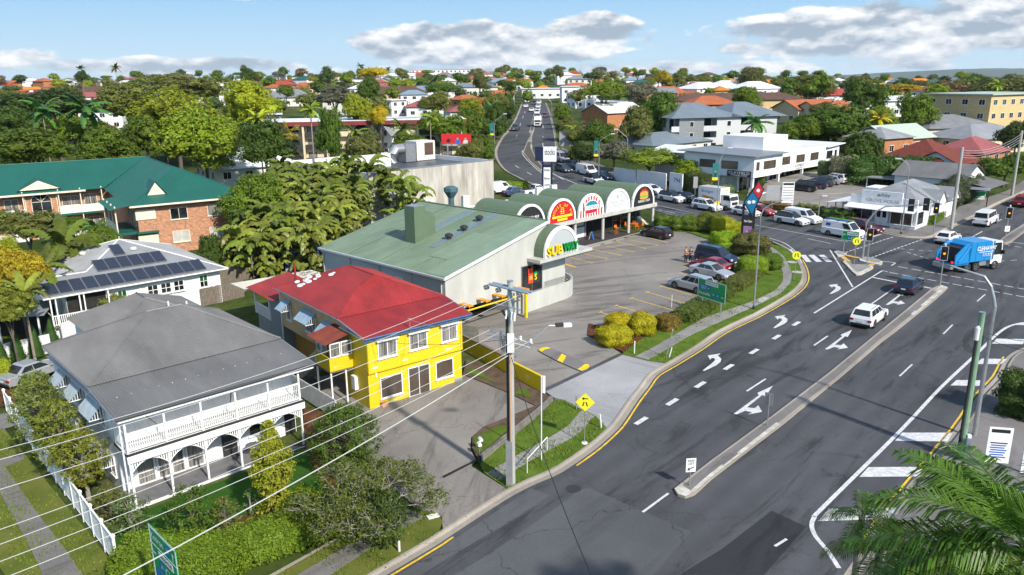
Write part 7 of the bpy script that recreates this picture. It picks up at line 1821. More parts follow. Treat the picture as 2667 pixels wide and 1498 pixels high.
TT=[(530,365,245,200,148,'mid','bright','big round bright green tree behind the green apartment roof'),(455,300,230,150,172,'mid','lime','broad yellow-green tree above the big round tree'),(640,268,165,140,185,'mid','lime','yellow-green dome tree right of the broad yellow-green tree'),(285,385,150,120,152,'mid','mid','mid green tree left of the big round tree'),(90,385,220,110,150,'mid','mid','wide green tree behind the left apartment roof'),(210,345,150,110,168,'mid','mid','green tree in the second row behind the apartments'),(50,330,160,110,178,'mid','deep','dark green tree at the left edge in the second row'),(380,350,130,110,165,'mid','mid','green tree between the dusty red roof and the round tree'),(330,262,170,100,195,'mid','olive','olive tree crown above the second row'),(140,275,230,90,200,'mid','dark','long dark tree mass below the dark brown roof'),(30,270,140,90,210,'mid','olive','olive tree at the left edge of the slope'),(480,235,190,90,215,'mid','olive','wide olive tree above the broad yellow-green tree'),(700,372,100,130,140,'mid','mid','green tree left of the arched flats'),(860,352,85,170,138,'mid','deep','tall dense dark tree in front of the arched flats'),(950,390,110,120,136,'mid','olive','olive tree before the arched flats'),(1075,378,120,90,140,'mid','mid','green tree in front of the white gabled cottage'),(1150,330,130,90,170,'mid','mid','green tree at the right end of the arched flats'),(1225,330,110,120,185,'mid','mid','green street tree mass left of the far road'),(1262,388,70,90,165,'mid','mid','green trees beside the bend left of the far road'),(1225,395,90,80,150,'mid','olive','olive trees behind the warehouse plant room'),(1320,285,60,80,240,'mid','deep','dark street tree near the top of the far road'),(1465,300,50,80,235,'mid','mid','green street tree at the right kerb of the far road'),(1480,330,70,60,195,'mid','olive','olive tree beside the guide sign back'),(1285,320,80,110,200,'mid','deep','dark street trees at the left kerb of the far road'),(1130,268,110,70,205,'mid','olive','spreading tree with yellowing leaves before the pale blue roof'),(1270,268,120,50,240,'flat','orange','pale orange leafless-looking tree above the street trees'),(930,290,90,110,175,'mid','lime','vivid lime green tree behind the arched flats'),(990,300,60,60,170,'mid','gold','small golden tree above the maroon fascia'),(870,250,120,60,230,'mid','grey','grey-green trees below the radio masts'),(955,235,80,80,240,'mid','deep','dark green tree left of the wide cream flats'),(1140,235,100,60,270,'flat','deep','wide dark tree right of the wide cream flats'),(1575,240,140,90,215,'flat','bright','umbrella-shaped green tree right of the office tower'),(1722,300,130,150,185,'mid','deep','massive dark green fig tree beside the orange brick flats'),(1655,325,100,120,170,'mid','olive','tall olive weeping tree in front of the fig'),(1550,350,110,90,165,'mid','mid','shady green tree at the foot of the orange brick flats'),(1500,355,60,70,170,'mid','olive','low olive tree by the road verge'),(1600,400,110,80,152,'mid','grey','grey-green shrubby tree left of the spreading tree'),(1690,415,210,95,142,'flat','bright','wide spreading tree overhanging the white numbered wall'),(1790,440,90,60,136,'mid','bright','lower bough of leafy tree beside the white office'),(1510,400,90,70,158,'mid','dark','dark shady tree by the traffic queue'),(2160,330,210,140,185,'mid','deep','huge dense green tree behind the office building'),(2090,345,100,80,178,'mid','mid','green tree in front of the grey flats'),(2240,390,120,110,165,'mid','deep','dark tree right of the office building'),(2385,290,110,100,200,'mid','mid','leafy green tree before the white modern house'),(2300,320,70,90,190,'mid','bright','bright green tree beside the dead palm trunk'),(2650,350,100,90,175,'mid','dark','dark tree at the right edge above the power pole'),(2620,440,120,80,150,'mid','deep','green garden trees behind the annex awning'),(2330,232,130,40,300,'flat','yellow','broad golden-yellow tree crown on the right slope'),(2240,225,90,60,320,'mid','olive','olive tree beside the golden tree'),(2480,240,130,60,310,'mid','brown','brownish tree on the right slope'),(2600,235,150,90,300,'mid','olive','big olive tree at the right skyline'),(2560,265,90,50,270,'mid','yellow','yellow bamboo-like tree above the cream flats'),(2100,225,150,70,330,'mid','olive','tall gum-like tree group on the right of the skyline'),(1960,205,80,70,380,'mid','olive','tall pale gum trees behind the white townhouses'),(645,198,45,60,330,'mid','dark','dark egg-shaped tree on the left slope'),(210,200,30,40,400,'mid','dark','small dark egg-shaped tree among red roofs'),(1665,240,110,60,260,'mid','grey','grey-green tree beside the umbrella tree'),(970,192,90,60,340,'flat','gold','dome tree with yellow flowers below the tall skyline palm'),(1250,212,45,50,330,'mid','olive','rounded olive tree beside the supermarket'),]
for cx,cy,w,h,dist,kind,c,lab in TT:tree_px(cx,cy,w,h,dist,kind,c,lab)
for i,(x,y,s,dist,c,lab)in enumerate([(110,292,95,165,'palm','tall feather palm at the left among the dark trees'),(222,285,110,160,'palm','shaggy feather palm with thick pale trunk'),(808,285,62,130,'bright','tall slim palm with orange seed head before the arched flats'),(672,310,70,140,'lime','bright palm at the left end of the arched flats'),(1120,305,60,150,'bright','palm before the right end of the arched flats'),(1050,335,80,145,'cane','bushy palm before the middle of the arched flats'),(755,345,80,138,'gold','yellowing fan palm before the arched flats'),(925,345,70,138,'cane','palm right of the tall dense tree'),(1130,210,45,300,'dark','dark palm before the white supermarket'),(1280,280,55,210,'palm','palm in the street trees left of the far road'),(1498,335,60,175,'cane','clump palm by the road right of the bend'),(1970,320,80,170,'palm','feather palm before the grey flats'),(2290,310,60,185,'yellow','yellow-green palm beside the dead palm trunk'),(940,172,26,420,'dark','tallest palm on the skyline left of centre'),(1010,182,24,420,'dark','short palm on the skyline right of the tallest palm'),(210,178,22,450,'dark','palm standing up from the left skyline'),(300,176,30,450,'olive','shaggy palm on the left skyline'),(2600,180+40,40,260,'bright','bright palm at the right edge of the slope')]):
 palm_px(x,y,s,dist,c,lab,PC_FAN if 'fan palm' in lab else PC_TALL,1.2)
rng=random.Random(99)
road_pts=[(p[0],p[1])for p in left_w[::3]]+[(p[0],p[1])for p in far_w[::3]]
road_top=[(G(1385,y).x,G(1385,y).y)for y in(262,275,290,310,330)]
taken=[]
for o in list(col.objects):
 if o.parent is None and o.get('category')in('house','apartment block','building','shop'):taken.append((o.location.x,o.location.y,15 if o.location.y>105 else 0))
taken+=[(G(900,415).x,G(900,415).y,24),(G(1080,405).x,G(1080,405).y,14),(G(1900,380).x,G(1900,380).y,22)]
for u_ in range(-36,14,8):taken.append((rel(BO_,35,u_,24).x,rel(BO_,35,u_,24).y,11))
taken+=[(rel(BO_,35,5,v_).x,rel(BO_,35,5,v_).y,12)for v_ in(2,10,18)]
taken+=[(rel(CO_,44,u_,v_).x,rel(CO_,44,u_,v_).y,9)for u_ in(-20,-12,-4)for v_ in(5,15,22)]
road_pts+=[(G(*q).x,G(*q).y)for q in((1372,400),(1372,380),(1378,358),(1385,337),(1389,320),(1389,305),(1390,290),(1391,280),(1400,300),(1410,320),(1415,340),(1418,360),(1425,385),(1450,410))]
def free(x,y,r,roads=16):
 for a,b,q in taken:
  if(x-a)**2+(y-b)**2<(r+q)**2:return False
 for a,b in road_pts+road_top:
  if(x-a)**2+(y-b)**2<roads**2:return False
 return True
ROOFS=['terracotta','red_tile','grey_tile','white_roof','terracotta','brown_tile','grey_iron_light','orange_roof','pink_roof','blue_roof','white_roof','green_roof_dark','grey_tile']
RN={'terracotta':'terracotta','red_tile':'red tiled','grey_tile':'grey tiled','white_roof':'white','brown_tile':'dark brown','grey_iron_light':'silvery metal','orange_roof':'bright orange','pink_roof':'dusty red','blue_roof':'blue-grey','green_roof_dark':'dark green'}
WALLS=['white_wall','offwhite','cream_wall','white_boards','cream_brick','orange_brick','white_wall'];WN={'white_wall':'white','offwhite':'off-white','cream_wall':'cream','white_boards':'white','cream_brick':'cream brick','orange_brick':'orange brick'}
nh=0
for i in range(4000):
 if nh>=240:break
 az=RAD(rng.uniform(-38,37));dist=200+520*rng.random()**.8
 x,y=dist*math.sin(az),dist*math.cos(az)
 if x>60 and dist<240:continue
 if not free(x,y,6.8):continue
 taken.append((x,y,6.8));nh+=1
 rm,wm=rng.choice(ROOFS),rng.choice(WALLS);two=rng.random()<.55
 kind=rng.choice(['hip','hip','gable','hip','flat' if rm=='white_roof' else 'hip'])
 house(Vector((x,y,TZ(x,y))),rng.uniform(8.5,15),rng.uniform(6.5,10),5.4 if two else 3.4,rng.choice([0,8,20,45,90,-30])+rng.uniform(-8,8),kind,rm,wm,'distant %s house with %s %s roof among trees on the far slope'%(WN[wm],RN[rm],kind),'houses on the far slope',floors=2 if two else 1,wins=dist<520)
nt_=0
for i in range(9000):
 if nt_>=290:break
 az=RAD(rng.uniform(-40,38));dist=110+640*rng.random()**.85
 x,y=dist*math.sin(az),dist*math.cos(az)
 if-30<x<40 and dist<135:continue
 if x>25 and dist<190:continue
 if x<0 and dist<135 and x>-40:continue
 if not free(x,y,2.2,11):continue
 taken.append((x,y,2.6));nt_+=1
 r=rng.uniform(3.2,6.0)*(1.15 if dist>350 else 1.0);rz_=r*rng.uniform(.7,1.0)
 z=TZ(x,y);hh=rz_+rng.uniform(1.2,4.0)
 c=rng.choice(['mid','mid','deep','dark','olive','olive','bright','lime','grey','deep','gold' if rng.random()<.2 else 'mid','brown' if rng.random()<.4 else 'olive'])
 cn={'mid':'green','deep':'deep green','dark':'dark green','olive':'olive','bright':'bright green','lime':'yellow-green','grey':'grey-green','gold':'golden','brown':'brownish'}[c]
 k='far' if dist>260 else 'mid'
 if rng.random()<.25:k='flat';rz_*=.8
 place_tree(Vector((x,y,z+hh)),r,rz_,Vector((x,y,z)),k,c,'%s garden tree standing among the roofs of the %s suburb slope'%(cn,'far' if dist>300 else 'nearer'),'garden trees on the suburb slope')
hedge_line((2195,476),(2430,478),4.0,4.2,(.04,.075,.014),'tall dark creeper-covered hedge behind the office car park',.2,26,.6,.12)
def treeline():
 """the countless trees between the far roofs, one mass"""
 rg=random.Random(31);V_,F_=ico();groups={}
 n=0
 for i in range(9000):
  if n>=900:break
  az=RAD(rg.uniform(-41,39));dist=210+620*rg.random()**.75;x,y=dist*math.sin(az),dist*math.cos(az)
  if not free(x,y,-1.5,9):continue
  n+=1;r=rg.uniform(1.8,4.2);z=TZ(x,y)+r*rg.uniform(.6,1.1);c=rg.choice(['mid','deep','olive','dark','bright'])
  mb=groups.setdefault(c,MB())
  k=[1+rg.uniform(-.2,.2)for _ in V_]
  mb.add([Vector((x,y,z))+Vector((v.x,v.y,v.z*.85))*r*.72*kk for v,kk in zip(V_,k)],F_)
  for j in range(90):
   d=rnd_unit(rg);d.z=abs(d.z)if d.z<-.4 else d.z
   leafq(mb,Vector((x,y,z))+Vector((d.x,d.y,d.z*.85))*r*rg.uniform(.75,1.08),(d+rnd_unit(rg)*.7).normalized(),r*rg.uniform(.12,.2),rg)
 root=bpy.data.objects.new('treeline',None);col.objects.link(root);root['kind']='stuff';root['label']='mass of small garden trees filling the gaps between the far roofs';root['category']='trees'
 for c,mb in groups.items():
  o=obj('foliage',cmesh('foliage',mb),root);o.color=(*COLS[c],1);o['kind']='stuff'
treeline()
def hills():
 mb=MB();rg=random.Random(2);n=60;rows=[]
 for r,(dist,s)in enumerate(((9000,0.0),(9800,1.0),(11500,.55))):
  row=[]
  for i in range(n+1):
   az=RAD(20+30*i/n);t=i/n
   h=(18+48*math.exp(-((t-.36)/.16)**2)+36*math.exp(-((t-.62)/.14)**2)+34*math.exp(-((t-.92)/.12)**2)+4*math.sin(11*t)+rg.uniform(-2,2))*min(1,t*6)
   row.append((dist*math.sin(az),dist*math.cos(az),-60+(h+60)*s))
  rows.append(row)
 for row in rows:mb.v.extend(row)
 for r in range(2):
  for i in range(n):mb.f.append((r*(n+1)+i,r*(n+1)+i+1,(r+1)*(n+1)+i+1,(r+1)*(n+1)+i))
 struct(mb.build('hills',mat('forest_range',(.05,.08,.05),.95,c2=(.03,.06,.045),vscale=.004,coord='World'),smooth=True))
hills()
# ================================================================ vehicles
def paint(name,c,metal=.35,rough=.28):
 m=mat('paint_'+name,c,rough,metal=metal,var=0,spec=.6);m.node_tree.nodes['Principled BSDF'].inputs['Coat Weight'].default_value=.5;return m
for n_,c in{'white':(.76,.76,.77),'black':(.012,.012,.015),'navy':(.02,.035,.08),'blue':(.05,.10,.20),'red':(.34,.012,.02),'silver':(.42,.44,.47),'grey':(.10,.11,.125),'maroon':(.13,.01,.03),'teal':(.03,.06,.10)}.items():paint(n_,c,.0 if n_=='white' else .35)
C('tyre',(.018,.018,.019),.8,var=0);C('rim',(.42,.43,.45),.35,metal=.7,var=0);C('tail_red',(.40,.01,.012),.3,var=0);C('head_clear',(.72,.74,.76),.15,var=0);C('plate',(.75,.75,.70),.5,var=0);C('plastic',(.02,.02,.021),.6,var=0);C('car_glass',(.016,.02,.024),.05,var=0,spec=.8)
C('amber_lamp',(.9,.35,.02),.4,var=0,emit=1.2);C('red_lamp',(.9,.03,.02),.4,var=0,emit=1.0)
TYPES={'suv':dict(L=4.55,W=1.84,H=1.66,wb=2.68,belt=1.02,cb=(-2.18,.98),rt=(-1.86,.12),hood=.98,tail=.98,r=.36),'hatch':dict(L=4.15,W=1.76,H=1.47,wb=2.58,belt=.93,cb=(-2.02,1.05),rt=(-1.45,.10),hood=.86,tail=.93,r=.32),'sedan':dict(L=4.65,W=1.82,H=1.43,wb=2.75,belt=.92,cb=(-1.72,1.05),rt=(-.98,.16),hood=.84,tail=.94,r=.33),'van':dict(L=5.15,W=1.92,H=1.98,wb=3.05,belt=1.12,cb=(-2.52,1.72),rt=(-2.44,.95),hood=1.1,tail=1.12,r=.34),'minivan':dict(L=5.0,W=1.9,H=1.86,wb=3.0,belt=1.08,cb=(-2.45,1.45),rt=(-2.35,.7),hood=1.05,tail=1.08,r=.34),'ute':dict(L=5.3,W=1.87,H=1.8,wb=3.1,belt=1.1,cb=(-.55,1.25),rt=(-.40,.55),hood=1.05,tail=1.1,r=.39),'wagon4x4':dict(L=4.8,W=1.92,H=1.85,wb=2.88,belt=1.12,cb=(-2.3,1.05),rt=(-2.18,.45),hood=1.08,tail=1.1,r=.38),}
WH_T={}
def wheel(parent,x,y,r,w=.22):
 k=(r,y>0)
 if k not in WH_T:
  a=MB();pr=[(r*.62,-w/2),(r*.96,-w/2),(r,-w*.35),(r,w*.35),(r*.96,w/2),(r*.62,w/2)];n=18
  for(q,yy)in pr:
   for j in range(n):a.v.append((q*math.cos(2*math.pi*j/n),yy,q*math.sin(2*math.pi*j/n)))
  for i in range(5):
   for j in range(n):a.f.append((i*n+j,i*n+(j+1)%n,(i+1)*n+(j+1)%n,(i+1)*n+j))
  s=1 if y>0 else-1
  b=MB();yo=s*w*.32;n2=20
  for i in range(5):
   a0=2*math.pi*i/5;b.add([Vector((math.cos(a0+d)*q,yo+s*.03,math.sin(a0+d)*q))for d,q in((-.22,.05),(-.2,r*.64),(.2,r*.64),(.22,.05))],[(0,1,2,3)])
  for j in range(n2):b.add([Vector((math.cos(t)*q,yo+s*.035,math.sin(t)*q))for t,q in((2*math.pi*j/n2,r*.58),(2*math.pi*(j+1)/n2,r*.58),(2*math.pi*(j+1)/n2,r*.68),(2*math.pi*j/n2,r*.68))],[(0,1,2,3)])
  h=MB();h.disc((0,yo-s*.02,0),r*.64,(0,1,0),18,.01)
  WH_T[k]=(a.mesh('wheel',mt['tyre'],True),b.mesh('rim',mt['rim']),h.mesh('hub',mt['plastic']))
 t=obj('wheel',WH_T[k][0],parent,(x,y,r));obj('rim',WH_T[k][1],t);obj('hub',WH_T[k][2],t)
def quad_on(c,s0,s1,t0,t1,off):
 """panel laid on the quad c = bl, br, tr, tl"""
 bl,br,tr,tl=c;n=(br-bl).cross(tl-bl).normalized()
 f=lambda s,t:bl.lerp(br,s).lerp(tl.lerp(tr,s),t)+n*off
 return[f(s0,t0),f(s1,t0),f(s1,t1),f(s0,t1)]
CARS={}
def car_mesh(kind,col_,roofcol=None,solid=False,cargo=False):
 """build one car under an Empty, return it"""
 q=TYPES[kind];L,W_,Hh,wb,belt=q['L'],q['W'],q['H'],q['wb'],q['belt'];hx=L/2;hw=W_/2;pm=mt['paint_'+col_]
 t=bpy.data.objects.new('car',None);col.objects.link(t)
 prof=[(-hx+.05,.30),(-hx,.48),(-hx+.02,q['tail']-.12),(-hx+.07,q['tail']),(q['cb'][1]-.15,belt),(q['cb'][1]+.35,q['hood']),(hx-.22,q['hood']-.16),(hx-.03,q['hood']-.36),(hx,.48),(hx-.06,.26),(-hx+.3,.24)]
 mb=MB();n=len(prof);cz=.6
 def ring(y,f,fx):return[(p[0]*fx,y,cz+(p[1]-cz)*f)for p in prof]
 rings=[ring(-hw,.86,.965),ring(-hw+.09,1,1),ring(hw-.09,1,1),ring(hw,.86,.965)]
 for rg in rings:mb.v.extend(rg)
 for i in range(3):
  for j in range(n):mb.f.append((i*n+j,i*n+(j+1)%n,(i+1)*n+(j+1)%n,(i+1)*n+j))
 mb.f.append(tuple(reversed(range(n))));mb.f.append(tuple(range(3*n,4*n)))
 mb.build('body',pm,t)
 b0,b1=q['cb'];r0,r1=q['rt'];wb_,wt=hw-.06,hw-(.14 if kind in('van',)else .24);zb,zt=belt-.03,Hh
 B=[Vector(p)for p in((b0,-wb_,zb),(b1,-wb_,zb),(b1,wb_,zb),(b0,wb_,zb))];T_=[Vector(p)for p in((r0,-wt,zt-.04),(r1,-wt,zt-.04),(r1,wt,zt-.04),(r0,wt,zt-.04))]
 mid=[Vector((p.x+(.05 if p.x>0 else-.0),p.y*.9,zt))for p in T_];mid[0].x+=.15;mid[3].x+=.15;mid[1].x-=.2;mid[2].x-=.2
 mb=MB();mb.add(B+T_+mid,[(0,1,5,4),(1,2,6,5),(2,3,7,6),(3,0,4,7),(4,5,9,8),(5,6,10,9),(6,7,11,10),(7,4,8,11),(8,9,10,11)]);mb.build('roof',mt['paint_'+roofcol]if roofcol else pm,t)
 g=mt['car_glass']
 def pane(name,c,s0,s1,t0,t1):
  m2=MB();m2.poly(quad_on(c,s0,s1,t0,t1,.014));m2.build(name,g,t)
 pane('windscreen',(B[1],B[2],T_[2],T_[1]),.06,.94,.08,.96);pane('rear_window',(B[3],B[0],T_[0],T_[3]),.08,.92,.2,.92)
 for s,c in((-1,(B[0],B[1],T_[1],T_[0])),(1,(B[2],B[3],T_[3],T_[2]))):
  f=(lambda a:a)if s<0 else(lambda a:1-a)
  spans=[(.06,.40),(.43,.68),(.71,.95)]if kind not in('ute',)else[(.08,.5),(.54,.94)]
  if solid:spans=[(.74,.955)]
  if kind in('hatch','sedan'):spans=[(.10,.47),(.50,.93)]
  for a,b in spans:
   a_,b_=sorted((f(a),f(b)));pane('side_window',c,a_,b_,.16,.88)
 for y in(-hw,hw):
  s=1 if y>0 else-1
  for x in(-wb/2,wb/2):
   a=MB();a.disc((x,y-s*.03,q['r']+.01),q['r']+.055,(0,s,0),18,.034);a.build('wheel_arch',mt['plastic'],t)
   wheel(t,x,y-s*.09,q['r'])
  a=MB();a.box(-wb/2+.4,wb/2-.4,min(y,y-s*.05),max(y,y+s*.004),.22,.36);a.build('sill',mt['plastic'],t)
  a=MB();a.box(b1-.35,b1-.18,min(y,y+s*.17),max(y,y+s*.17),belt+.02,belt+.17);a.build('mirror',pm,t)
  a=MB();a.box(hx-.32,hx-.02,min(y-s*.38,y-s*.06),max(y-s*.38,y-s*.06),q['hood']-.34,q['hood']-.2);a.build('headlight',mt['head_clear'],t)
  a=MB();a.box(-hx-.012,-hx+.18,min(y-s*.34,y-s*.03),max(y-s*.34,y-s*.03),q['tail']-.3,q['tail']-.13);a.build('taillight',mt['tail_red'],t)
 a=MB();a.box(-hx-.02,-hx+.1,-hw+.12,hw-.12,.3,.46);a.build('rear_bumper',mt['plastic'],t)
 a=MB();a.box(hx-.1,hx+.015,-hw+.3,hw-.3,.42,.58);a.build('grille',mt['plastic'],t)
 a=MB();a.box(-hx-.025,-hx-.01,-.2,.2,.56,.69);a.build('number_plate',mt['plate'],t);a=MB();a.box(hx+.01,hx+.022,-.2,.2,.42,.52);a.build('number_plate',mt['plate'],t)
 if kind in('suv','wagon4x4'):
  for y in(-wt+.05,wt-.05):
   a=MB();a.tube([(r0+.2,y,zt+.02),(r1-.1,y,zt+.02)],.022,5);a.build('roof_rail',mt['plastic'],t)
 if kind=='ute':
  a=MB();a.box(-hx+.1,-.62,-hw+.1,hw-.1,belt-.02,belt+.03);a.build('tray_cover',mt['plastic'],t)
 return t
def car(kind,col_,px,heading,label,side=0,fr=0.0,roofcol=None,solid=False,at=None,name=None,cat='car'):
 """px: ground point under the wheels of one side (side -1 right, +1 left) or under the middle (0)"""
 key=(kind,col_,roofcol,solid)
 if key in CARS:t=copy_tree(CARS[key])
 else:t=car_mesh(kind,col_,roofcol,solid);CARS[key]=t
 q=TYPES[kind];d=hdir(heading);left=Vector((-d.y,d.x,0));p=at if at is not None else G(*px)
 p=p-left*side*(q['W']/2-.09)-d*fr*q['wb']/2
 p.z=TZ(p.x,p.y)+.005
 t.location=p;sl=TZ(p.x+d.x,p.y+d.y)-TZ(p.x-d.x,p.y-d.y)
 t.rotation_euler=(0,-math.atan(sl/2),RAD(heading));t.name=name or{'van':'delivery_van','minivan':'delivery_van','ute':'utility_truck'}.get(kind,'car')
 return tag(t,label,cat)
def mid(R_,a,b):return z2(R_,[((a[0]+b[0])/2,(a[1]+b[1])/2)])[0]
car('suv','white',mid(RD,(1065,402),(1160,325)),48,'white SUV driving up the middle lane of the main road',-1)
car('hatch','navy',mid(RD,(1465,80),(1545,5)),48,'dark blue hatchback waiting at the stop line beside the median',-1)
car('suv','white',mid(R8,(85,475),(222,505)),-53,'white electric SUV leading the blue hatchback past the numbered wall',-1,roofcol='black')
car('suv','white',mid(R8,(470,555),(612,582)),-52,'white SUV in front of the hire truck with black wheels')
car('hatch','white',mid(R8,(822,620),(990,650)),-52,'small white hatchback behind the pizza sign posts',-1)
car('suv','white',mid(R8,(1268,700),(1452,735)),-51,'white seven-seat SUV with dark glass roof beside the white cargo van',-1,roofcol='black')
vv=car('van','white',mid(R9,(597,825),(835,868)),-51,'white trade van carrying ladders on its roof rack at the crossing',-1,solid=True,cat='van')
car('hatch','navy',z2(R8,[(340,482)])[0],-53,'dark blue hatchback in the far lane beside the white electric SUV')
car('hatch','red',z2(R8,[(1085,612)])[0],-52,'bright red hatchback in the far lane behind the pizza sign')
car('minivan','white',z2(R8,[(1500,690)])[0],-51,'white cargo van in the far lane beside the seven-seat SUV',solid=True,cat='van')
car('suv','maroon',z2(R8,[(2120,790)])[0],-51,'dark red SUV half hidden behind the trade van')
car('sedan','white',(1697,503),-55,'white sedan emerging from behind the burger shop vault')
car('suv','white',(1547,478),-60,'white SUV in the queue right of the banner pole',roofcol='black')
car('sedan','blue',(1572,466),-60,'pale blue sedan in the queue beside the banner pole')
car('van','white',(1528,455),-62,'plain white van in the queue below the shady trees',solid=True,cat='van')
car('hatch','teal',(1467,447),-62,'grey-blue hatchback in the near queue lane past the kitchen shop sign')
car('suv','blue',(1494,439),-62,'blue SUV in the queue beside the plain white van')
car('van','silver',(1461,420),-72,'silver van at the bend behind the kitchen shop sign',cat='van')
far_l=[('hatch','navy',(1399,309),'dark car behind the white box truck on the far road'),('suv','white',(1399,298),'white car second behind the box truck on the far road'),('hatch','white',(1401,290),'white hatchback third behind the box truck on the far road'),('sedan','white',(1402,281),'white car last in the line behind the box truck'),('sedan','maroon',(1419,305),'maroon car on the outer lane of the far road'),('suv','navy',(1392,272),'dark car at the far traffic lights'),('suv','white',(1404,271),'white car at the far traffic lights'),('hatch','white',(1373,267),'white car at the top of the far road')]
for k_,c_,px,lab in far_l:car(k_,c_,px,-96,lab)
car('sedan','white',(1385,291),84,'white car heading away in the left lane of the far road');car('hatch','white',(1370,281),84,'small white car heading away near the top of the far road');car('ute','grey',(1342,340),80,'dark pickup heading away at the left kerb of the far road',cat='pickup')
car('hatch','black',mid(R7,(2095,835),(2270,870)),132,'glossy black hatchback parked by the shop stairs',1)
car('suv','silver',mid(R8,(222,1355),(440,1420)),130,'silver SUV parked behind the green Redcliffe sign',1)
car('sedan','silver',mid(R8,(440,1230),(655,1275)),-47,'silver sedan parked between the red car and the silver SUV',-1)
car('sedan','red',z2(R8,[(580,1168)])[0],132,'red sedan parked between the silver sedan and the dark four-wheel drive')
car('wagon4x4','navy',z2(R8,[(640,1098)])[0],-47,'dark blue four-wheel drive parked next to the two men')
for k_,c_,px,h_,lab in[('wagon4x4','black',(330,372),150,'black SUV nearest the road in the office car park'),('suv','navy',(445,345),150,'dark SUV second in the office car park row'),('suv','grey',(520,322),150,'grey SUV third in the office car park row'),('hatch','silver',(595,305),150,'silver hatchback fourth in the office car park row'),('suv','white',(660,288),130,'white SUV at the far end of the office car park')]:
 car(k_,c_,z2(R9,[px])[0],h_,lab)
car('van','white',mid(R9,(2220,740),(2290,700)),45,'white van driving away up the cross street',-1,cat='van')
car('hatch','white',z2(R9,[(1805,893)])[0],42,'white hatchback entering the cross street ahead of the blue garbage truck')
car('suv','red',z2(R9,[(2560,520)])[0],45,'red car at the right edge on the cross street')
car('sedan','silver',(92,985),62,'silver-blue sedan parked in the mulch drive beside the white house')
car('van','white',(1300,503),30,'white van parked behind the concrete warehouse',solid=True,cat='van');car('ute','white',(1395,508),30,'white pickup parked behind the shop row parapet',cat='pickup');car('sedan','blue',(1345,508),30,'blue car parked between the van and the pickup behind the shops')
def ladders():
 for y,m_,lab in((-.35,'sign_blue','blue'),(.35,'lettuce','green')):
  mb=MB()
  for s in(-.2,.2):mb.box(-2.3,1.0,y+s-.03,y+s+.03,2.08,2.16)
  for i in range(11):mb.box(-2.2+i*.3,-2.16+i*.3,y-.2,y+.2,2.1,2.14)
  mb.build('ladder',mt[m_],vv)
 for x in(-2.0,-.6,.7):
  mb=MB();mb.box(x,x+.06,-.8,.8,2.0,2.08);mb.build('rack_bar',mt['plastic'],vv)
 mb=MB();mb.box(-1.9,-1.3,-.99,-.965,1.35,1.7);mb.build('door_print',mt['sign_blue'],vv)
ladders()
def cab(t,x0,x1,w,z0,z1,m_,slope=.25):
 mb=MB();mb.sprism([(x0,z0),(x1,z0),(x1+.02,z0+.9),(x1-slope,z1),(x0,z1)],-w/2,w/2);mb.build('cab',m_,t)
 mb=MB();a,b=Vector((x1+.035,0,z0+.95)),Vector((x1-slope+.02,0,z1-.1));mb.poly([a+Vector((0,-w/2+.1,0)),a+Vector((0,w/2-.1,0)),b+Vector((0,w/2-.15,0)),b+Vector((0,-w/2+.15,0))]);mb.build('windscreen',mt['car_glass'],t)
 for s in(-1,1):
  mb=MB();y=s*(w/2+.012);mb.poly([(x0+.3,y,z0+.95),(x1-.12,y,z0+.95),(x1-slope-.1,y,z1-.15),(x0+.3,y,z1-.15)]);mb.build('side_window',mt['car_glass'],t)
  mb=MB();mb.box(x1+.02,x1+.05,min(s*.5,s*(w/2-.1)),max(s*.5,s*(w/2-.1)),z0+.2,z0+.42);mb.build('headlight',mt['head_clear'],t)
  mb=MB();mb.box(x1-.15,x1+.0,min(s*w/2,s*(w/2+.3)),max(s*w/2,s*(w/2+.3)),z0+1.0,z0+1.4);mb.build('mirror',mt['plastic'],t)
 mb=MB();mb.box(x1+.02,x1+.06,-w/2+.3,w/2-.3,z0+.3,z0+.7);mb.build('grille',mt['plastic'],t)
def hire_truck(px,heading):
 p=G(*px);t=thing('box_truck','white hire box truck lettered Budget in the far lane','truck',p,heading)
 mb=MB();mb.box(-3.2,.9,-1.1,1.1,1.0,3.2);mb.build('cargo_box',mt['paint_white'],t)
 cab(t,1.05,2.7,1.95,.55,2.35,mt['paint_white'])
 mb=MB();mb.box(-3.1,2.4,-.4,.4,.6,.95);mb.build('chassis',mt['plastic'],t)
 for x in(-1.9,1.95):
  for y in(-.95,.95):wheel(t,x,y,.4,.24)
 lettering('Budget',.62,(-1.5,-1.11,2.55),(1,0,0),(0,0,1),mt['sign_blue'],t,width=2.2)
 mb=MB();mb.add([(-2.4,-1.115,1.95),(-.4,-1.115,1.75),(-.4,-1.115,1.45),(-2.4,-1.115,1.6)],[(0,1,2,3)]);mb.build('orange_road_mark',mt['flag_orange'],t)
 lettering('Budget',.35,(.915,.2,2.85),(0,1,0),(0,0,1),mt['flag_orange'],t,width=.9)
hire_truck(z2(R8,[(668,552)])[0],-52)
def far_truck(px):
 t=thing('box_truck','white box truck leading the line of cars down the far road','truck',G(*px),-96)
 mb=MB();mb.box(-3,1,-1.05,1.05,.9,3.0);mb.build('cargo_box',mt['paint_white'],t);cab(t,1.1,2.6,1.95,.5,2.3,mt['paint_white'])
 for x in(-1.9,1.9):
  for y in(-.9,.9):wheel(t,x,y,.4,.24)
far_truck((1401,330))
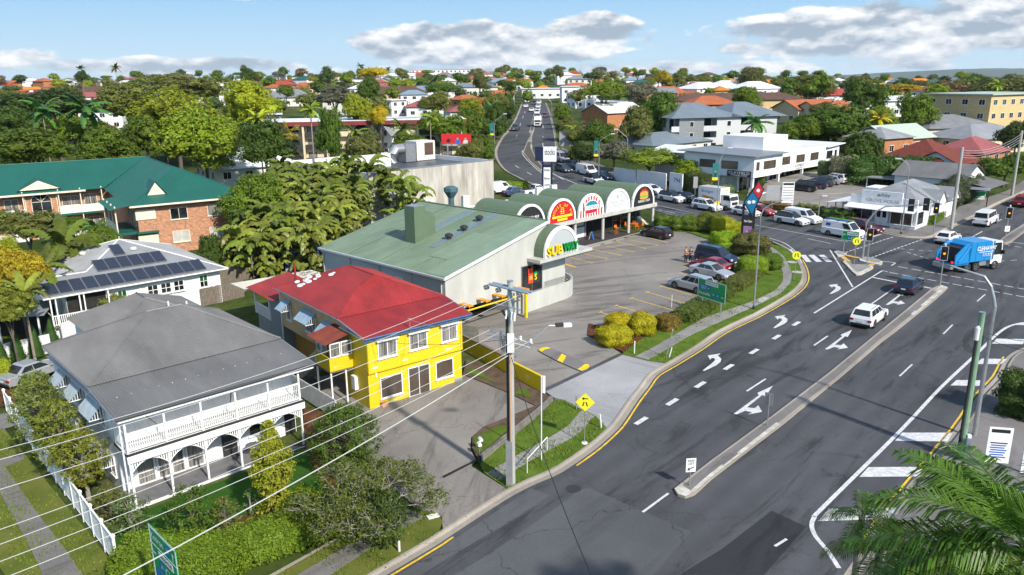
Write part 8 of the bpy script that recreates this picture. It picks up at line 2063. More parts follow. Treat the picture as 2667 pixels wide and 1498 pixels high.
def garbage_truck():
 A,B=G(*z2(R9,[(1985,1200)])[0]),G(*z2(R9,[(2262,1163)])[0]);h=math.degrees(math.atan2(B.y-A.y,B.x-A.x));d=hdir(h);left=Vector((-d.y,d.x,0));L=(B-A).length
 t=thing('garbage_truck','blue rear-loading garbage truck lettered CLEANAWAY turning through the crossing','garbage truck',(A+B)/2+left*1.05,h)
 bl=paint('skyblue',(.01,.24,.58),.1,.35);w=2.45;wx=L/2
 fx=wx+.9;s=(fx*2-.2)
 mb=MB();mb.sprism([(-wx+.0,1.15),(fx-1.75,1.15),(fx-1.75,3.05),(fx-1.9,3.25),(-wx+.4,3.25),(-wx-.2,2.9)],-w/2,w/2);mb.build('hopper_body',bl,t)
 mb=MB()
 for x in(-wx+.9,.2,1.4):
  for y in(-w/2-.03,w/2-.03):mb.box(x,x+.1,y,y+.06,1.2,3.2)
 mb.build('body_rib',bl,t)
 mb=MB();mb.sprism([(-wx-.1,.95),(-wx+.2,1.15),(-wx+.25,3.1),(-wx-.6,3.1),(-wx-1.9,2.0),(-wx-1.9,1.0)],-w/2,-w/2+.12);mb.sprism([(-wx-.1,.95),(-wx+.2,1.15),(-wx+.25,3.1),(-wx-.6,3.1),(-wx-1.9,2.0),(-wx-1.9,1.0)],w/2-.12,w/2);mb.box(-wx-1.9,-wx,-w/2,w/2,.9,1.1);mb.build('tailgate',bl,t)
 mb=MB();mb.box(-wx-1.2,-wx-.3,-w/2+.13,w/2-.13,1.1,2.7);mb.build('loading_hopper',mt['plastic'],t)
 mb=MB();mb.tube([(-wx-1.5,-w/2-.06,1.3),(-wx-.1,-w/2-.06,2.9)],.09,8);mb.build('lift_ram',bl,t)
 mb=MB();mb.box(-wx-2.3,-wx-1.9,-w/2+.1,w/2-.1,.55,1.0);mb.build('rear_step',mt['galv'],t)
 for y in(-.9,.9):
  mb=MB();mb.box(-wx-1.93,-wx-1.9,y-.15,y+.15,1.15,1.35);mb.build('taillight',mt['red_lamp'],t)
 cab(t,fx-1.6,fx,2.3,.7,3.1,mt['paint_white'],.2)
 mb=MB();mb.box(-wx-1.7,fx-.2,-.45,.45,.65,1.1);mb.build('chassis',mt['plastic'],t);mb=MB();mb.box(-.3,.7,-w/2+.1,-.6,.6,1.05);mb.build('fuel_tank',mt['red_lamp']if False else mt['galv'],t)
 for x in(-wx,-wx+1.25,wx):
  for y in(-1.05,1.05):wheel(t,x,y,.5,.3)
 lettering('CLEANAWAY',.62,(.35,-w/2-.045,2.5),(1,0,0),(0,0,1),mt['sign_white'],t,width=2.7,bold=.015,shear=.2);lettering('131339',.45,(.5,-w/2-.045,1.8),(1,0,0),(0,0,1),mt['sign_white'],t,width=1.3,shear=.2)
 mb=MB();mb.box(-.7,1.4,-w/2-.05,-w/2-.03,2.1,2.15);mb.build('underline',mt['sign_white'],t)
garbage_truck()
# ================================================================ two men in the car park
def skin_body(name,joints,edges,radii,m_,parent,lift=0):
 me=bpy.data.meshes.new(name);me.from_pydata(joints,edges,[]);me.materials.append(m_)
 o=bpy.data.objects.new(name,me);col.objects.link(o);o.parent=parent
 md=o.modifiers.new('skin','SKIN');md.use_smooth_shade=True
 for i,r in enumerate(radii):
  sv=me.skin_vertices[0].data[i];sv.radius=r if isinstance(r,tuple)else(r,r);sv.use_root=(i==0)
 sb=o.modifiers.new('sub','SUBSURF');sb.levels=1;sb.render_levels=2
 return o
SKIN=mat('skin',(.42,.24,.16),.6,var=0);HAIR=mat('dark_hair',(.02,.015,.012),.7,var=0)
def person(px,rz,label,pose,shirt,trous):
 t=thing('person',label,'person',G(*px)+Vector((0,0,.02)),rz)
 arms={'crossed':[(.21,0,1.40),(.27,-.05,1.14),(.06,-.22,1.16),(-.04,-.22,1.18)],'phone':[(.21,0,1.40),(.25,.02,1.13),(.14,-.24,1.16),(.10,-.30,1.19)]}[pose]
 J=[(0,0,.95),(0,.01,1.15),(0,0,1.38),(0,-.01,1.50),(0,-.03,1.60),(0,-.02,1.72)];R_=[(.17,.12),(.155,.105),(.185,.11),.058,.085,.075];E_=[(0,1),(1,2),(2,3),(3,4),(4,5)]
 for s in(-1,1):
  k=len(J);J+=[(s*arms[0][0],arms[0][1],arms[0][2]),(s*arms[1][0],arms[1][1],arms[1][2]),(s*arms[2][0],arms[2][1]-.02*(s>0),arms[2][2]+.03*(s>0)),(s*arms[3][0],arms[3][1],arms[3][2])];R_+=[.062,.048,.038,.034];E_+=[(2,k),(k,k+1),(k+1,k+2),(k+2,k+3)]
  k=len(J);J+=[(s*.10,0,.88),(s*.12,-.02,.48),(s*.13,.02,.08),(s*.15,-.14,.035)];R_+=[.095,.065,.045,.035];E_+=[(0,k),(k,k+1),(k+1,k+2),(k+2,k+3)]
 skin_body('body',J,E_,R_,SKIN,t)
 K=[J[0],J[1],J[2]]+[J[6],tuple(Vector(J[6]).lerp(Vector(J[7]),.75)),J[10+4],tuple(Vector(J[14]).lerp(Vector(J[15]),.75))]
 skin_body('shirt',[(0,0,.93),(0,.01,1.15),(0,0,1.40),(-.21,0,1.40),tuple(Vector(J[6]).lerp(Vector(J[7]),.8)),(.21,0,1.40),tuple(Vector(J[14]).lerp(Vector(J[15]),.8))],[(0,1),(1,2),(2,3),(3,4),(2,5),(5,6)],[(.19,.135),(.175,.12),(.19,.12),.075,.062,.075,.062],shirt,t)
 skin_body('trousers',[(0,0,.96),(-.10,0,.85),(-.12,-.02,.48),(-.13,.02,.09),(.10,0,.85),(.12,-.02,.48),(.13,.02,.09)],[(0,1),(1,2),(2,3),(0,4),(4,5),(5,6)],[(.18,.13),.105,.078,.062,.105,.078,.062],trous,t)
 mb=MB();V_,F_=ico();mb.add([Vector((v.x*.095,v.y*.105+.0,1.70+v.z*.10))for v in V_],[f for f in F_ if all(ICO_V[i].z>-.25 or ICO_V[i].y>.35 for i in f)]);mb.build('hair',HAIR,t,True)
 for s in(-1,1):
  mb=MB();mb.box(s*.13-.05,s*.13+.05,-.2,.09,-.01,.075);mb.build('shoe',mt['plastic'],t)
person(z2(R8,[(330,1096)])[0],30,'man with folded arms in grey polo shirt standing by the dark four-wheel drive','crossed',mat('grey_polo',(.12,.115,.11),.8),mat('dark_trousers',(.018,.018,.022),.8))
person(z2(R8,[(378,1098)])[0],-50,'man in black shirt looking at his phone next to the man in grey','phone',mat('black_shirt',(.02,.02,.025),.8),mat('dark_trousers',(.018,.018,.022),.8))
# ================================================================ poles, lights, signs, wires
C('pole_timber',(.44,.44,.41),.85,c2=(.28,.27,.25),vscale=3.0,stretch=(4,4,.3));C('pole_green',(.20,.33,.22),.8,c2=(.14,.24,.16),vscale=2.0);C('cross_steel',(.30,.38,.46),.5,metal=.3);C('wire_pale',(.5,.5,.49),.5,var=0);C('wire_dark',(.02,.02,.02),.6,var=0);C('copper_pipe',(.48,.30,.18),.6);C('sign_back',(.40,.40,.41),.5,metal=.5);C('ped_yellow',(.80,.78,.02),.5);C('diamond_yellow',(.78,.72,.03),.5);C('road_blue',(.01,.16,.46),.5);C('purple',(.30,.13,.42),.5);C('pizza_red',(.55,.03,.05),.5);C('pizza_blue',(.01,.17,.36),.5);C('teal_banner',(.01,.16,.14),.6);C('porcelain',(.70,.70,.68),.3,var=0)
Zv=Vector((0,0,1))
def topz(base,px):
 """height over base of the photo point px above it"""
 d=ray(*px);k=math.hypot(base.x,base.y)/math.hypot(d.x,d.y);return CH+d.z*k-base.z
PB=G(1334,1258,.12);PH=topz(PB,(1307,733))
pp=thing('power_pole','tall grey timber power pole with crossarms, insulators and lamp beside the driveway','power pole',PB,0)
A_=hdir(47);Bn=Vector((-A_.y,A_.x,0))
def power_pole():
 p=pp
 mb=MB();mb.tube([(0,0,-.4),(0,0,PH*.5),(0,0,PH)],[.18,.16,.14],14);mb.build('pole',mt['pole_timber'],p)
 mb=MB();mb.tube([(0,0,PH),(0,0,PH+.04)],.165,14);mb.build('pole_cap',mt['galv'],p)
 for s in(-.14,.14):
  mb=MB();a,b=Bn*1.35+A_*s,Bn*-1.35+A_*s;mb.tube([a+Zv*(PH-.35),b+Zv*(PH-.35)],.075,4);mb.build('crossarm',mt['cross_steel'],p)
 for u in(1.2,.35,-1.1):
  for k,e in enumerate((-.45,-.6)):
   mb=MB();c=Bn*u-A_*(-e)+Zv*(PH-.42);mb.disc(c,.13,A_,14,.05);mb.build('insulator',mt['metal_grey'],p)
 for z,hw in((PH-3.0,1.5),(PH-3.25,1.3)):
  mb=MB();mb.tube([Bn*hw+Zv*z,-Bn*hw+Zv*z],.03,6);mb.build('wire_spreader',mt['porcelain'],p)
 for u in(-1.4,-.7,.7,1.4):
  mb=MB();mb.lathe([(.05,0),(.08,.06),(.05,.12),(.08,.18),(.03,.24)],n=8);o=mb.build('insulator',mt['porcelain'],p);o.location=Bn*u+Zv*(PH-3.0)
 rg=random.Random(6)
 for i in range(9):
  a=Bn*rg.uniform(-1.4,1.4)+A_*rg.uniform(-.2,.2)+Zv*(PH-3.0);b=Bn*rg.uniform(-.5,.5)+Zv*(PH-3.4);m_=(a+b)/2-Zv*rg.uniform(.3,.7)+A_*rg.uniform(-.4,.4)
  mb=MB();mb.tube([a,(a+m_)/2-Zv*.1,m_,(b+m_)/2-Zv*.08,b],.015,4);mb.build('jumper_cable',mt['wire_pale' if i%3 else 'wire_dark'],p)
 d=(Vector((-1,-.35,0))).normalized()*.2
 mb=MB();mb.tube([d+Zv*2.6,d+Zv*(PH-1.9),d*2.2+Zv*(PH-1.5)],.07,8);mb.build('cable_riser',mt['wire_dark'],p)
 d2=Vector((-.05,-.22,0));mb=MB();mb.tube([d2+Zv*2.6,d2+Zv*(PH-3.6)],.045,8);mb.build('conduit',mt['copper_pipe'],p)
 mb=MB();mb.box(-.33,.02,-.32,-.08,-.1,2.6);mb.build('cable_guard',mt['galv'],p)
 mb=MB();mb.box(-.18,.18,-.42,-.22,PH-3.7,PH-2.7);mb.build('fuse_box',mt['porcelain'],p)
 for u in(-.5,-.3,.1):
  mb=MB();mb.tube([A_*-.2+Bn*u+Zv*(PH-1.5),A_*-.25+Bn*u+Zv*(PH-1.95)],.06,8);mb.build('cutout',mt['porcelain'],p)
 mb=MB();mb.tube([A_*-.2+Bn*-.9+Zv*(PH-1.3),A_*-.2+Bn*.9+Zv*(PH-1.3)],.04,4);mb.build('fuse_arm',mt['cross_steel'],p)
 tip=Vector();e=atz(1452,848,PB.z+PH-2.55)-PB;b0=Zv*(PH-4.3)
 mb=MB();mb.tube([b0,b0.lerp(e,.55)+Zv*.25,b0.lerp(e,.82)+Zv*.35,e],[.04,.035,.03,.03],8);mb.build('lamp_arm',mt['galv'],p)
 dd=Vector((e.x,e.y,0)).normalized();sd=Vector((-dd.y,dd.x,0));mb=MB();mt_=Matrix(((dd.x,sd.x,0,e.x),(dd.y,sd.y,0,e.y),(0,0,1,e.z),(0,0,0,1)))
 mb.box(-.1,.3,-.12,.12,-.05,.12,mt_);lh=mb.build('lamp_head',mt['dark_trim'],p);mb=MB();mb.box(.3,.75,-.14,.14,-.09,.08,mt_);mb.build('lamp_lens',mt['porcelain'],lh)
power_pole()
def on_line(px,off=0.0):
 """point where the sight line meets the upright plane of the street wires"""
 d=ray(*px);o=Vector((0,0,CH));q=PB+Bn*off;t=(q-o).dot(Bn)/d.dot(Bn);return o+d*t
def wire(name,a,b,label,m_,r=.014,sag=.35,n=14):
 a,b=Vector(a),Vector(b);mb=MB();pts=[a.lerp(b,i/n)-Zv*sag*4*(i/n)*(1-i/n)for i in range(n+1)];mb.tube([p-a for p in pts],r,5)
 o=mb.build(name,mt[m_],None);o.location=a;return tag(o,label,'wire','overhead street wires')
for i,(off,y0,z)in enumerate(((1.2,1168,PH-.42),(.35,1193,PH-.42),(-1.1,1272,PH-.42))):
 a=PB+Bn*off-A_*.6+Zv*z;b=on_line((-30,y0+12),off);wire('power_line',a,b,['high pale power line over the house roofs, uppermost of the street wires','high pale power line, second from the top of the street wires','high pale power line, third from the top of the street wires'][i],'wire_pale',.011,.5)
for i,(off,y0)in enumerate(((1.4,1378),(.7,1417),(-.7,1462),(-1.4,1510))):
 a=PB+Bn*off+Zv*(PH-2.85);b=on_line((-30,y0+12),off);wire('power_line',a,b,'low pale street wire crossing the white house garden, '+['fourth wire from the top','fifth wire from the top','sixth wire from the top','seventh wire from the top'][i],'wire_pale',.012,.4)
wire('telephone_cable',PB+Zv*(PH-3.9),on_line((300,1510)),'thick grey telephone cable sagging past the sparse tree to the lower left','wire_pale',.024,.25)
wire('service_wire',PB+Zv*(PH-4.0),atz(1545,1510,5.2),'black service wire dropping from the power pole across the road to the bottom edge','wire_dark',.018,.5)
wire('service_wire',PB+Bn*.4+Zv*(PH-3.2),rel(YO,39,.35,-.3,4.9),'dark service wire from the power pole to the left corner of the yellow house','wire_dark',.012,.3)
wire('service_wire',PB+Bn*.6+Zv*(PH-3.1),rel(YO,39,3.1,-.45,5.75),'pale service wire from the power pole to the red roof bracket','wire_pale',.012,.2)
t=thing('roof_bracket','short grey service pole on the front edge of the red roof','bracket',rel(YO,39,3.1,-.42,5.0));mb=MB();mb.tube([(0,0,0),(0,0,.85)],.03,6);mb.build('post',mt['galv'],t);mb=MB();mb.tube([(-.12,0,.8),(.12,0,.8)],.03,6);mb.build('cross_bar',mt['galv'],t)
def street_light(base,top,tip,label,m_='galv',r=.09,banner=None,dz=.1):
 b=G(*base,dz);h=topz(b,top);t=thing('street_light',label,'street light',b)
 d=ray(*tip);k=math.hypot(b.x,b.y)/math.hypot(d.x,d.y);e=Vector((d.x*k,d.y*k,CH+d.z*k))-b
 mb=MB();mb.tube([(0,0,-.2),(0,0,h*.6),(0,0,h-.9),Vector((0,0,h-.3)).lerp(Vector((e.x,e.y,h-.3)),.12),Vector((0,0,h+.05)).lerp(Vector((e.x,e.y,h+.1)),.4),(e.x,e.y,e.z)],[r,r*.8,r*.65,r*.6,r*.5,r*.42],10);mb.build('mast',mt[m_],t)
 q=Vector((e.x,e.y,0)).normalized();s=Vector((-q.y,q.x,0));X=Matrix(((q.x,s.x,0,e.x),(q.y,s.y,0,e.y),(0,0,1,e.z),(0,0,0,1)));mb=MB();mb.box(-.05,.65,-.14,.14,-.05,.09,X);mb.build('lamp_head',mt['porcelain'],t)
 mb=MB();mb.lathe([(r*1.6,-.1),(r*1.6,.25),(r,.35)],n=10);mb.build('base_collar',mt['dark_trim'],t)
 if banner:
  z0,z1,side=banner;c=math.atan2(-b.x,-b.y)
  W_=Wall((side*.55-.4,-.02,0),(1,0,0),(0,-1,0))
  mb=MB();W_.box(mb,0,.8,z0+.4,z1,0,.03);bb=mb.build('banner',mt['teal_banner'],t);mb=MB();W_.box(mb,0,.8,z0,z0+.4,0,.03);mb.build('banner_foot',mt['sign_yellow'],bb)
  mb=MB();W_.box(mb,.3,.52,z0+.45,z0+1.1,.03,.045);mb.build('printed_figure',mt['sign_black'],bb);mb=MB();mb.disc(W_.p(.42,z0+1.2,.03),.12,(0,-1,0),12,.015);mb.build('printed_face',SKIN,bb)
 return t
street_light((1963,805),(1979,535),(2040,521),'tall grey street light by the car park bend, its arm over the pizza sign')
street_light((1866,564),(1877,405),(1896,385),'street light with banner before the office building',banner=(5.2,7.6,-1))
street_light((1559,474),(1562,360),(1592,349),'street light with green portrait banner beside the traffic queue',banner=(4.6,7.4,-1));street_light((1632,466),(1633,352),(1609,337),'street light behind the spreading tree, arm to the left')
street_light((1289,420),(1291,310),(1312,297),'street light with banner at the left bend of the far road',banner=(5.4,8.0,-1));street_light((2347,610),(2368,425),(2347,414),'street light standing at the corner shop kerb')
street_light((2130,577),(2139,512),(2142,510),'short grey lamp post beside the strappy planting',r=.08)
street_light((1437,330),(1445,262),(1422,250),'street light at the right kerb of the far road');street_light((1340,305),(1340,240),(1362,236),'street light at the left kerb near the top of the far road')
def timber_pole(base,top,label,m_='pole_timber',r=.2,arm=None,dz=.1):
 b=G(*base,dz);h=topz(b,top);t=thing('power_pole',label,'power pole',b)
 mb=MB();mb.tube([(0,0,-.3),(0,0,h)],r,12,r2=r*.75);mb.build('pole',mt[m_],t)
 if arm:
  d=hdir(arm)
  for z in(h-.4,h-1.6):
   mb=MB();mb.tube([d*1.1+Zv*z,d*-1.1+Zv*z],.06,4);mb.build('crossarm',mt['timber_grey'],t)
 return t,b,h
tp1,b1,h1=timber_pole((2477,594),(2521,384),'leaning grey timber power pole beside the corner shop',r=.24);tp2,b2,h2=timber_pole((2635,510),(2667,340),'timber power pole at the right edge on the cross street',arm=45,r=.22)
tp3,b3,h3=timber_pole((2500,1190),(2563,815),'green-painted timber pole with coiled cables on the right footpath','pole_green',.21)
e=atz(2521,384,b1.z+h1)-b1;tp1.rotation_euler=(0,0,0)
mb=MB()
for i in range(5):
 rr=.42+.07*i;c=Vector((-.28,-.1,h3-1.6));mb.tube([c+Vector((rr*math.cos(a)*.8,.02*i,rr*math.sin(a)))for a in[k*math.pi/10 for k in range(21)]],.012,4)
o=mb.build('cable_coil',mt['wire_dark'],tp3);o['kind']='stuff'
mb=MB();mb.tube([(-.25,-.15,0.2),(-.22,-.15,h3-1.5)],.07,8);mb.build('cable_riser',mt['wire_dark'],tp3);mb=MB();mb.lathe([(.12,h3-1.5),(.13,h3-.8),(.05,h3-.7)],-.25,-.2,10);mb.build('cable_terminal',mt['porcelain'],tp3);mb=MB();mb.tube([(0,0,h3),(0,0,h3+.04)],.17,10);mb.build('pole_cap',mt['galv'],tp3)
mb=MB();mb.box(.1,.32,-.28,-.08,-.1,1.5);mb.build('cable_guard',mt['porcelain'],tp3)
for k,(y,z)in enumerate(((850,h3-1.0),(880,h3-1.25))):wire('service_wire',b3+Zv*z,atz(2720,y+40,b3.z+z-.4),['upper dark wire from the green pole to the right edge','lower dark wire from the green pole to the right edge'][k],'wire_dark',.016,.2)
for k in range(4):
 wire('power_line',b1+Zv*(h1-.4-.3*k)+hdir(45)*.2,b2+Zv*(h2-.5-.4*k),'sagging wire between the leaning pole and the right-edge pole, %s'%['uppermost','second down','third down','lowest'][k],'wire_pale',.02,.9)
for i,(base,top,lab)in enumerate((((905,310),(902,262),'slim pale power pole behind the arched flats'),((1525,285),(1522,245),'pale power pole behind the orange brick flats'),((2410,320),(2413,272),'pale power pole before the white apartment block'),((1010,320),(1008,295),'short pale post on the arched flats roof line'))):timber_pole(base,top,lab,'porcelain',.14)
def signal_head(parent,p,face,lit,back=True,s=1.0):
 q=hdir(face);sd=Vector((-q.y,q.x,0));X=Matrix(((sd.x,q.x,0,p.x),(sd.y,q.y,0,p.y),(0,0,1,p.z),(0,0,0,1)))
 mb=MB();mb.box(-.15*s,.15*s,-.14,.0,-.5*s,.5*s,X);h=mb.build('signal_housing',mt['sign_black'],parent)
 if back:
  mb=MB();mb.box(-.30*s,.30*s,-.02,.0,-.68*s,.68*s,X);mb.build('backing_board',mt['sign_black'],h)
  mb=MB()
  for a in((-.33,-.30,-.70,.70),(.30,.33,-.70,.70)):mb.box(a[0]*s,a[1]*s,-.02,.012,a[2]*s,a[3]*s,X)
  mb.box(-.33*s,.33*s,-.02,.012,.68*s,.71*s,X);mb.box(-.33*s,.33*s,-.02,.012,-.71*s,-.68*s,X);mb.build('board_edge',mt['porcelain'],h)
 for k,z in enumerate((.32,0,-.32)):
  m_=mt['amber_lamp']if(lit=='amber' and k==1)else mt['red_lamp']if(lit=='red' and k==0)else mt['plastic']
  mb=MB();mb.disc(X@Vector((0,.001,z*s)),.11*s,X.to_3x3()@Vector((0,1,0)),14,.03);mb.build('lens',m_,h)
  mb=MB();mb.box(-.12*s,.12*s,.0,.18,z*s+.11*s,z*s+.125*s,X);mb.build('visor',mt['sign_black'],h)
def signal(base,head,face,lit,label,extra=(),r=.06,dz=.13):
 b=G(*base,dz);t=thing('traffic_light',label,'traffic light',b);h=topz(b,head)
 mb=MB();mb.tube([(0,0,-.1),(0,0,h+.75)],r,10);mb.build('post',mt['galv'],t);mb=MB();mb.lathe([(r*1.5,h+.75),(r*1.4,h+.95),(.01,h+1.0)],n=10);mb.build('post_cap',mt['porcelain'],t)
 signal_head(t,Vector((0,0,h))+hdir(face)*.18,face,lit)
 for f,dz_,l in extra:signal_head(t,Vector((0,0,h+dz_))+hdir(f)*.2,f,l,back=False)
 return t,b,h
cf=-118
signal(z2(R9,[(993,1125)])[0],z2(R9,[(1025,812)])[0],cf,'amber','traffic light showing amber on the slip lane island',[(40,.1,None),(150,.1,None)])
signal(z2(R9,[(1728,1332)])[0],z2(R9,[(1757,1000)])[0],cf,'amber','traffic light showing amber on the nose of the long median',[(40,.1,None)])
ts_,tb_,th_=signal(z2(R9,[(2385,860)])[0],z2(R9,[(2436,598)])[0],cf,'amber','traffic light showing amber on the right-hand island with a white sign below')
mb=MB();W_=Wall((-.3,-.1,th_-2.3),(1,0,0),(0,-1,0));W_.box(mb,0,.6,0,.7,0,.02);sg_=mb.build('keep_left_plate',mt['sign_white'],ts_);mb=MB();mb.add([W_.p(x,z,.03)for x,z in((.12,.22),(.48,.4),(.46,.46),(.1,.28))],[(0,1,2,3)]);mb.build('arrow_print',mt['sign_black'],sg_)
signal(z2(R9,[(1662,815)])[0],z2(R9,[(1660,545)])[0],-130,'amber','traffic light showing amber at the corner shop kerb',[(60,0,None)])
def mast_arm(base,knee,end,label,heads,r=.13,dz=.13):
 b=G(*base,dz);h=topz(b,knee);t=thing('signal_mast',label,'traffic light',b)
 d=ray(*end);k_=math.hypot(b.x,b.y)/math.hypot(d.x,d.y)
 e=Vector((d.x*k_,d.y*k_,CH+d.z*k_))-b
 q=Vector((e.x,e.y,0));pts=[Vector((0,0,-.2)),Vector((0,0,h*.5)),Vector((0,0,h)),q*.05+Zv*(h+.5),q*.14+Zv*(h+(e.z-h)*.55),q*.3+Zv*(h+(e.z-h)*.8),e]
 mb=MB();mb.tube(pts,[r,r*.9,r*.8,r*.75,r*.68,r*.6,r*.4],12);mb.build('mast',mt['galv'],t)
 for s_,f,lit in heads:signal_head(t,pts[5].lerp(e,s_)+hdir(f)*.15+Zv*.0,f,lit,back=True)
 return t
mast_arm(z2(R9,[(950,1055)])[0],z2(R9,[(1000,700)])[0],z2(R9,[(1600,512)])[0],'grey mast arm with signals rising from the slip lane island',[(.98,50,None),(.62,50,None)])
mast_arm((2537,1134),(2598,800),z2(R9,[(1840,1130)])[0],'curved grey mast arm on the right footpath reaching over the road',[],r=.14)
def sign_post(base,c_px,label,name='road_sign',dz=.13,r=.035):
 b=G(*base,dz);t=thing(name,label,'road sign',b);h=topz(b,c_px);return t,b,h
def round_sign(base,c_px,label):
 t,b,h=sign_post(base,c_px,label);mb=MB();mb.tube([(0,0,0),(0,0,h)],.035,8);mb.build('post',mt['galv'],t)
 mb=MB();mb.disc((0,-.04,h),.42,(-.2,-1,0),24,.02);f=mb.build('disc',mt['ped_yellow'],t);W_=Wall((0,-.07,h),(1,-.2,0),(-.2,-1,0))
 for s in(-1,1):
  mb=MB();mb.poly([W_.p(s*.06,.22,.01),W_.p(s*.13,.22,.01),W_.p(s*.22,-.18,.01),W_.p(s*.14,-.18,.01)]);mb.build('walking_legs',mt['sign_black'],f)
round_sign(z2(R9,[(867,1115)])[0],z2(R9,[(885,880)])[0],'round yellow crossing sign on the slip lane island');round_sign(z2(R9,[(265,1275)])[0],z2(R9,[(287,1023)])[0],'round yellow crossing sign on the grass at the zebra crossing')
def diamond():
 t,b,h=sign_post((1522,1154),(1525,1047),'yellow diamond crossing-ahead sign with arrow on the grass verge');mb=MB();mb.tube([(0,0,-.1),(0,0,h+.3)],.035,8);mb.build('post',mt['galv'],t);mb=MB();mb.lathe([(.2,0),(.16,.06)],n=14);mb.build('foot_plate',mt['porcelain'],t)
 W_=Wall((0,-.05,h),(1,-.15,0),(-.15,-1,0));s=.58;mb=MB();q=[(0,-s),(s,0),(0,s),(-s,0)];a=[W_.p(x,z,0)for x,z in q];b_=[W_.p(x,z,.02)for x,z in q];mb.add(a+b_,[(3,2,1,0),(4,5,6,7),(0,1,5,4),(1,2,6,5),(2,3,7,6),(3,0,4,7)]);f=mb.build('panel',mt['diamond_yellow'],t)
 mb=MB();mb.poly([W_.p(x,z,.03)for x,z in((-.2,.24),(-.06,.34),(-.06,.27),(.17,.27),(.17,.21),(-.06,.21),(-.06,.14))]);mb.build('arrow_print',mt['sign_black'],f)
 for s2 in(-1,1):
  mb=MB();mb.poly([W_.p(s2*.03,.03,.03),W_.p(s2*.09,.03,.03),W_.p(s2*.17,-.24,.03),W_.p(s2*.1,-.24,.03)]);mb.build('walking_legs',mt['sign_black'],f)
diamond()
def keep_left(base,c_px,label,front=True):
 t,b,h=sign_post(base,c_px,label,dz=.15);mb=MB();mb.tube([(0,0,0),(0,0,h+.3)],.035,8);mb.build('post',mt['galv'],t)
 W_=Wall((0,-.05,h),(1,.1,0),(.1,-1,0))if front else Wall((0,0,h),(-1,-.6,0),(.6,1,0)).__class__((0,.05,h),(.75,-.66,0),(-.66,-.75,0))
 mb=MB();W_.box(mb,-.27,.27,-.4,.4,0,.02);f=mb.build('plate',mt['sign_white' if front else 'sign_back'],t)
 if front:
  lettering('KEEP',.2,W_.p(0,.26,.021),W_.x,(0,0,1),mt['sign_black'],f,width=.36);lettering('LEFT',.2,W_.p(0,.08,.021),W_.x,(0,0,1),mt['sign_black'],f,width=.36)
  mb=MB();mb.poly([W_.p(x,z,.03)for x,z in((-.19,-.3),(-.15,-.13),(-.1,-.18),(.15,-.08),(.18,-.14),(-.07,-.24),(-.02,-.3))]);mb.build('arrow_print',mt['sign_black'],f)
keep_left((1796,1264),(1797,1210),'white KEEP LEFT sign at the near nose of the long median');keep_left((1998,1109),(2004,1040),'thin sign post seen from behind on the long median',False)
def panel_sign(tl,tr,z_top,h,label,name='road_sign'):
 """guide sign whose top corners are at photo points tl, tr and height z_top"""
 a,b=atz(*tl,z_top),atz(*tr,z_top);w=(b-a).length;d=(b-a).normalized();n=Vector((d.y,-d.x,0))
 g0=(a+b)/2;base=Vector((g0.x,g0.y,TZ(g0.x,g0.y)));t=thing(name,label,'road sign',base);W_=Wall((a-base)-Zv*h,d,n)
 mb=MB();W_.box(mb,0,w,0,h,0,.03);f=mb.build('panel',mt['sign_green'],t)
 mb=MB();e=.035*h
 for q in((0,w,0,e),(0,w,h-e,h),(0,e,e,h-e),(w-e,w,e,h-e)):W_.box(mb,q[0]+.002,q[1]-.002,q[2]+.002,q[3]-.002,.03,.036)
 mb.build('border',mt['sign_white'],f)
 for x in(w*.16,w*.84):
  mb=MB();p=W_.p(x,0,-.06);mb.tube([(p.x,p.y,-.2),(p.x,p.y,p.z+h*.95)],.06,8);mb.build('post',mt['galv'],t)
 return t,f,W_,w,h
def box_on(W_,f,x0,x1,z0,z1,m_,name='label_plate',d=.036):
 mb=MB();W_.box(mb,x0,x1,z0,z1,d,d+.006);return mb.build(name,mt[m_],f)
def arrow_on(W_,f,x,z,s,ang):
 mb=MB();c,s_=math.cos(RAD(ang)),math.sin(RAD(ang));q=[(1,0),(.3,.6),(.3,.2),(-.9,.2),(-.9,-.2),(.3,-.2),(.3,-.6)]
 mb.poly([W_.p(x+(a*c-b*s_)*s,z+(a*s_+b*c)*s,.048)for a,b in q]);mb.build('arrow_print',mt['sign_white'],f)
def put_on(W_,f,body,size,x,z,m_='sign_white',width=None,d=.045):lettering(body,size,W_.p(x,z,d),W_.x,(0,0,1),mt[m_],f,width=width,bold=.01,t=.0)
g1=G(1850,820);tz_=g1.z+topz(g1,(1856,733))
t,f,W_,w,h=panel_sign((1820,722),(1892,743),tz_,1.75,'green SANDGATE RD and Redcliffe direction sign on two posts behind the verge footpath')
box_on(W_,f,w*.27,w*.73,h*.74,h*.92,'sign_white');put_on(W_,f,'SANDGATE RD',.2,w*.5,h*.83,'sign_black',w*.42,.05);b_=box_on(W_,f,w*.08,w*.45,h*.44,h*.68,'road_blue');put_on(W_,f,'BRISBANE',.13,w*.22,h*.6,width=w*.2,d=.05);put_on(W_,f,'AIRPORT',.13,w*.22,h*.51,width=w*.18,d=.05);arrow_on(W_,f,w*.39,h*.56,.1,0)
put_on(W_,f,'Redcliffe',.34,w*.26,h*.24,width=w*.4)
for x,tx in((w*.58,'20'),(w*.73,'26')):box_on(W_,f,x-.13,x+.13,h*.2,h*.42,'road_blue','route_shield');put_on(W_,f,tx,.2,x,h*.31,d=.05)
arrow_on(W_,f,w*.89,h*.28,.14,0)
g1=G(*z2(R9,[(758,995)])[0]);tz_=g1.z+topz(g1,z2(R9,[(790,772)])[0])
t,f,W_,w,h=panel_sign(z2(R9,[(752,770)])[0],z2(R9,[(922,790)])[0],tz_,1.15,'green SANDGATE RD City sign with left arrow on the slip lane island')
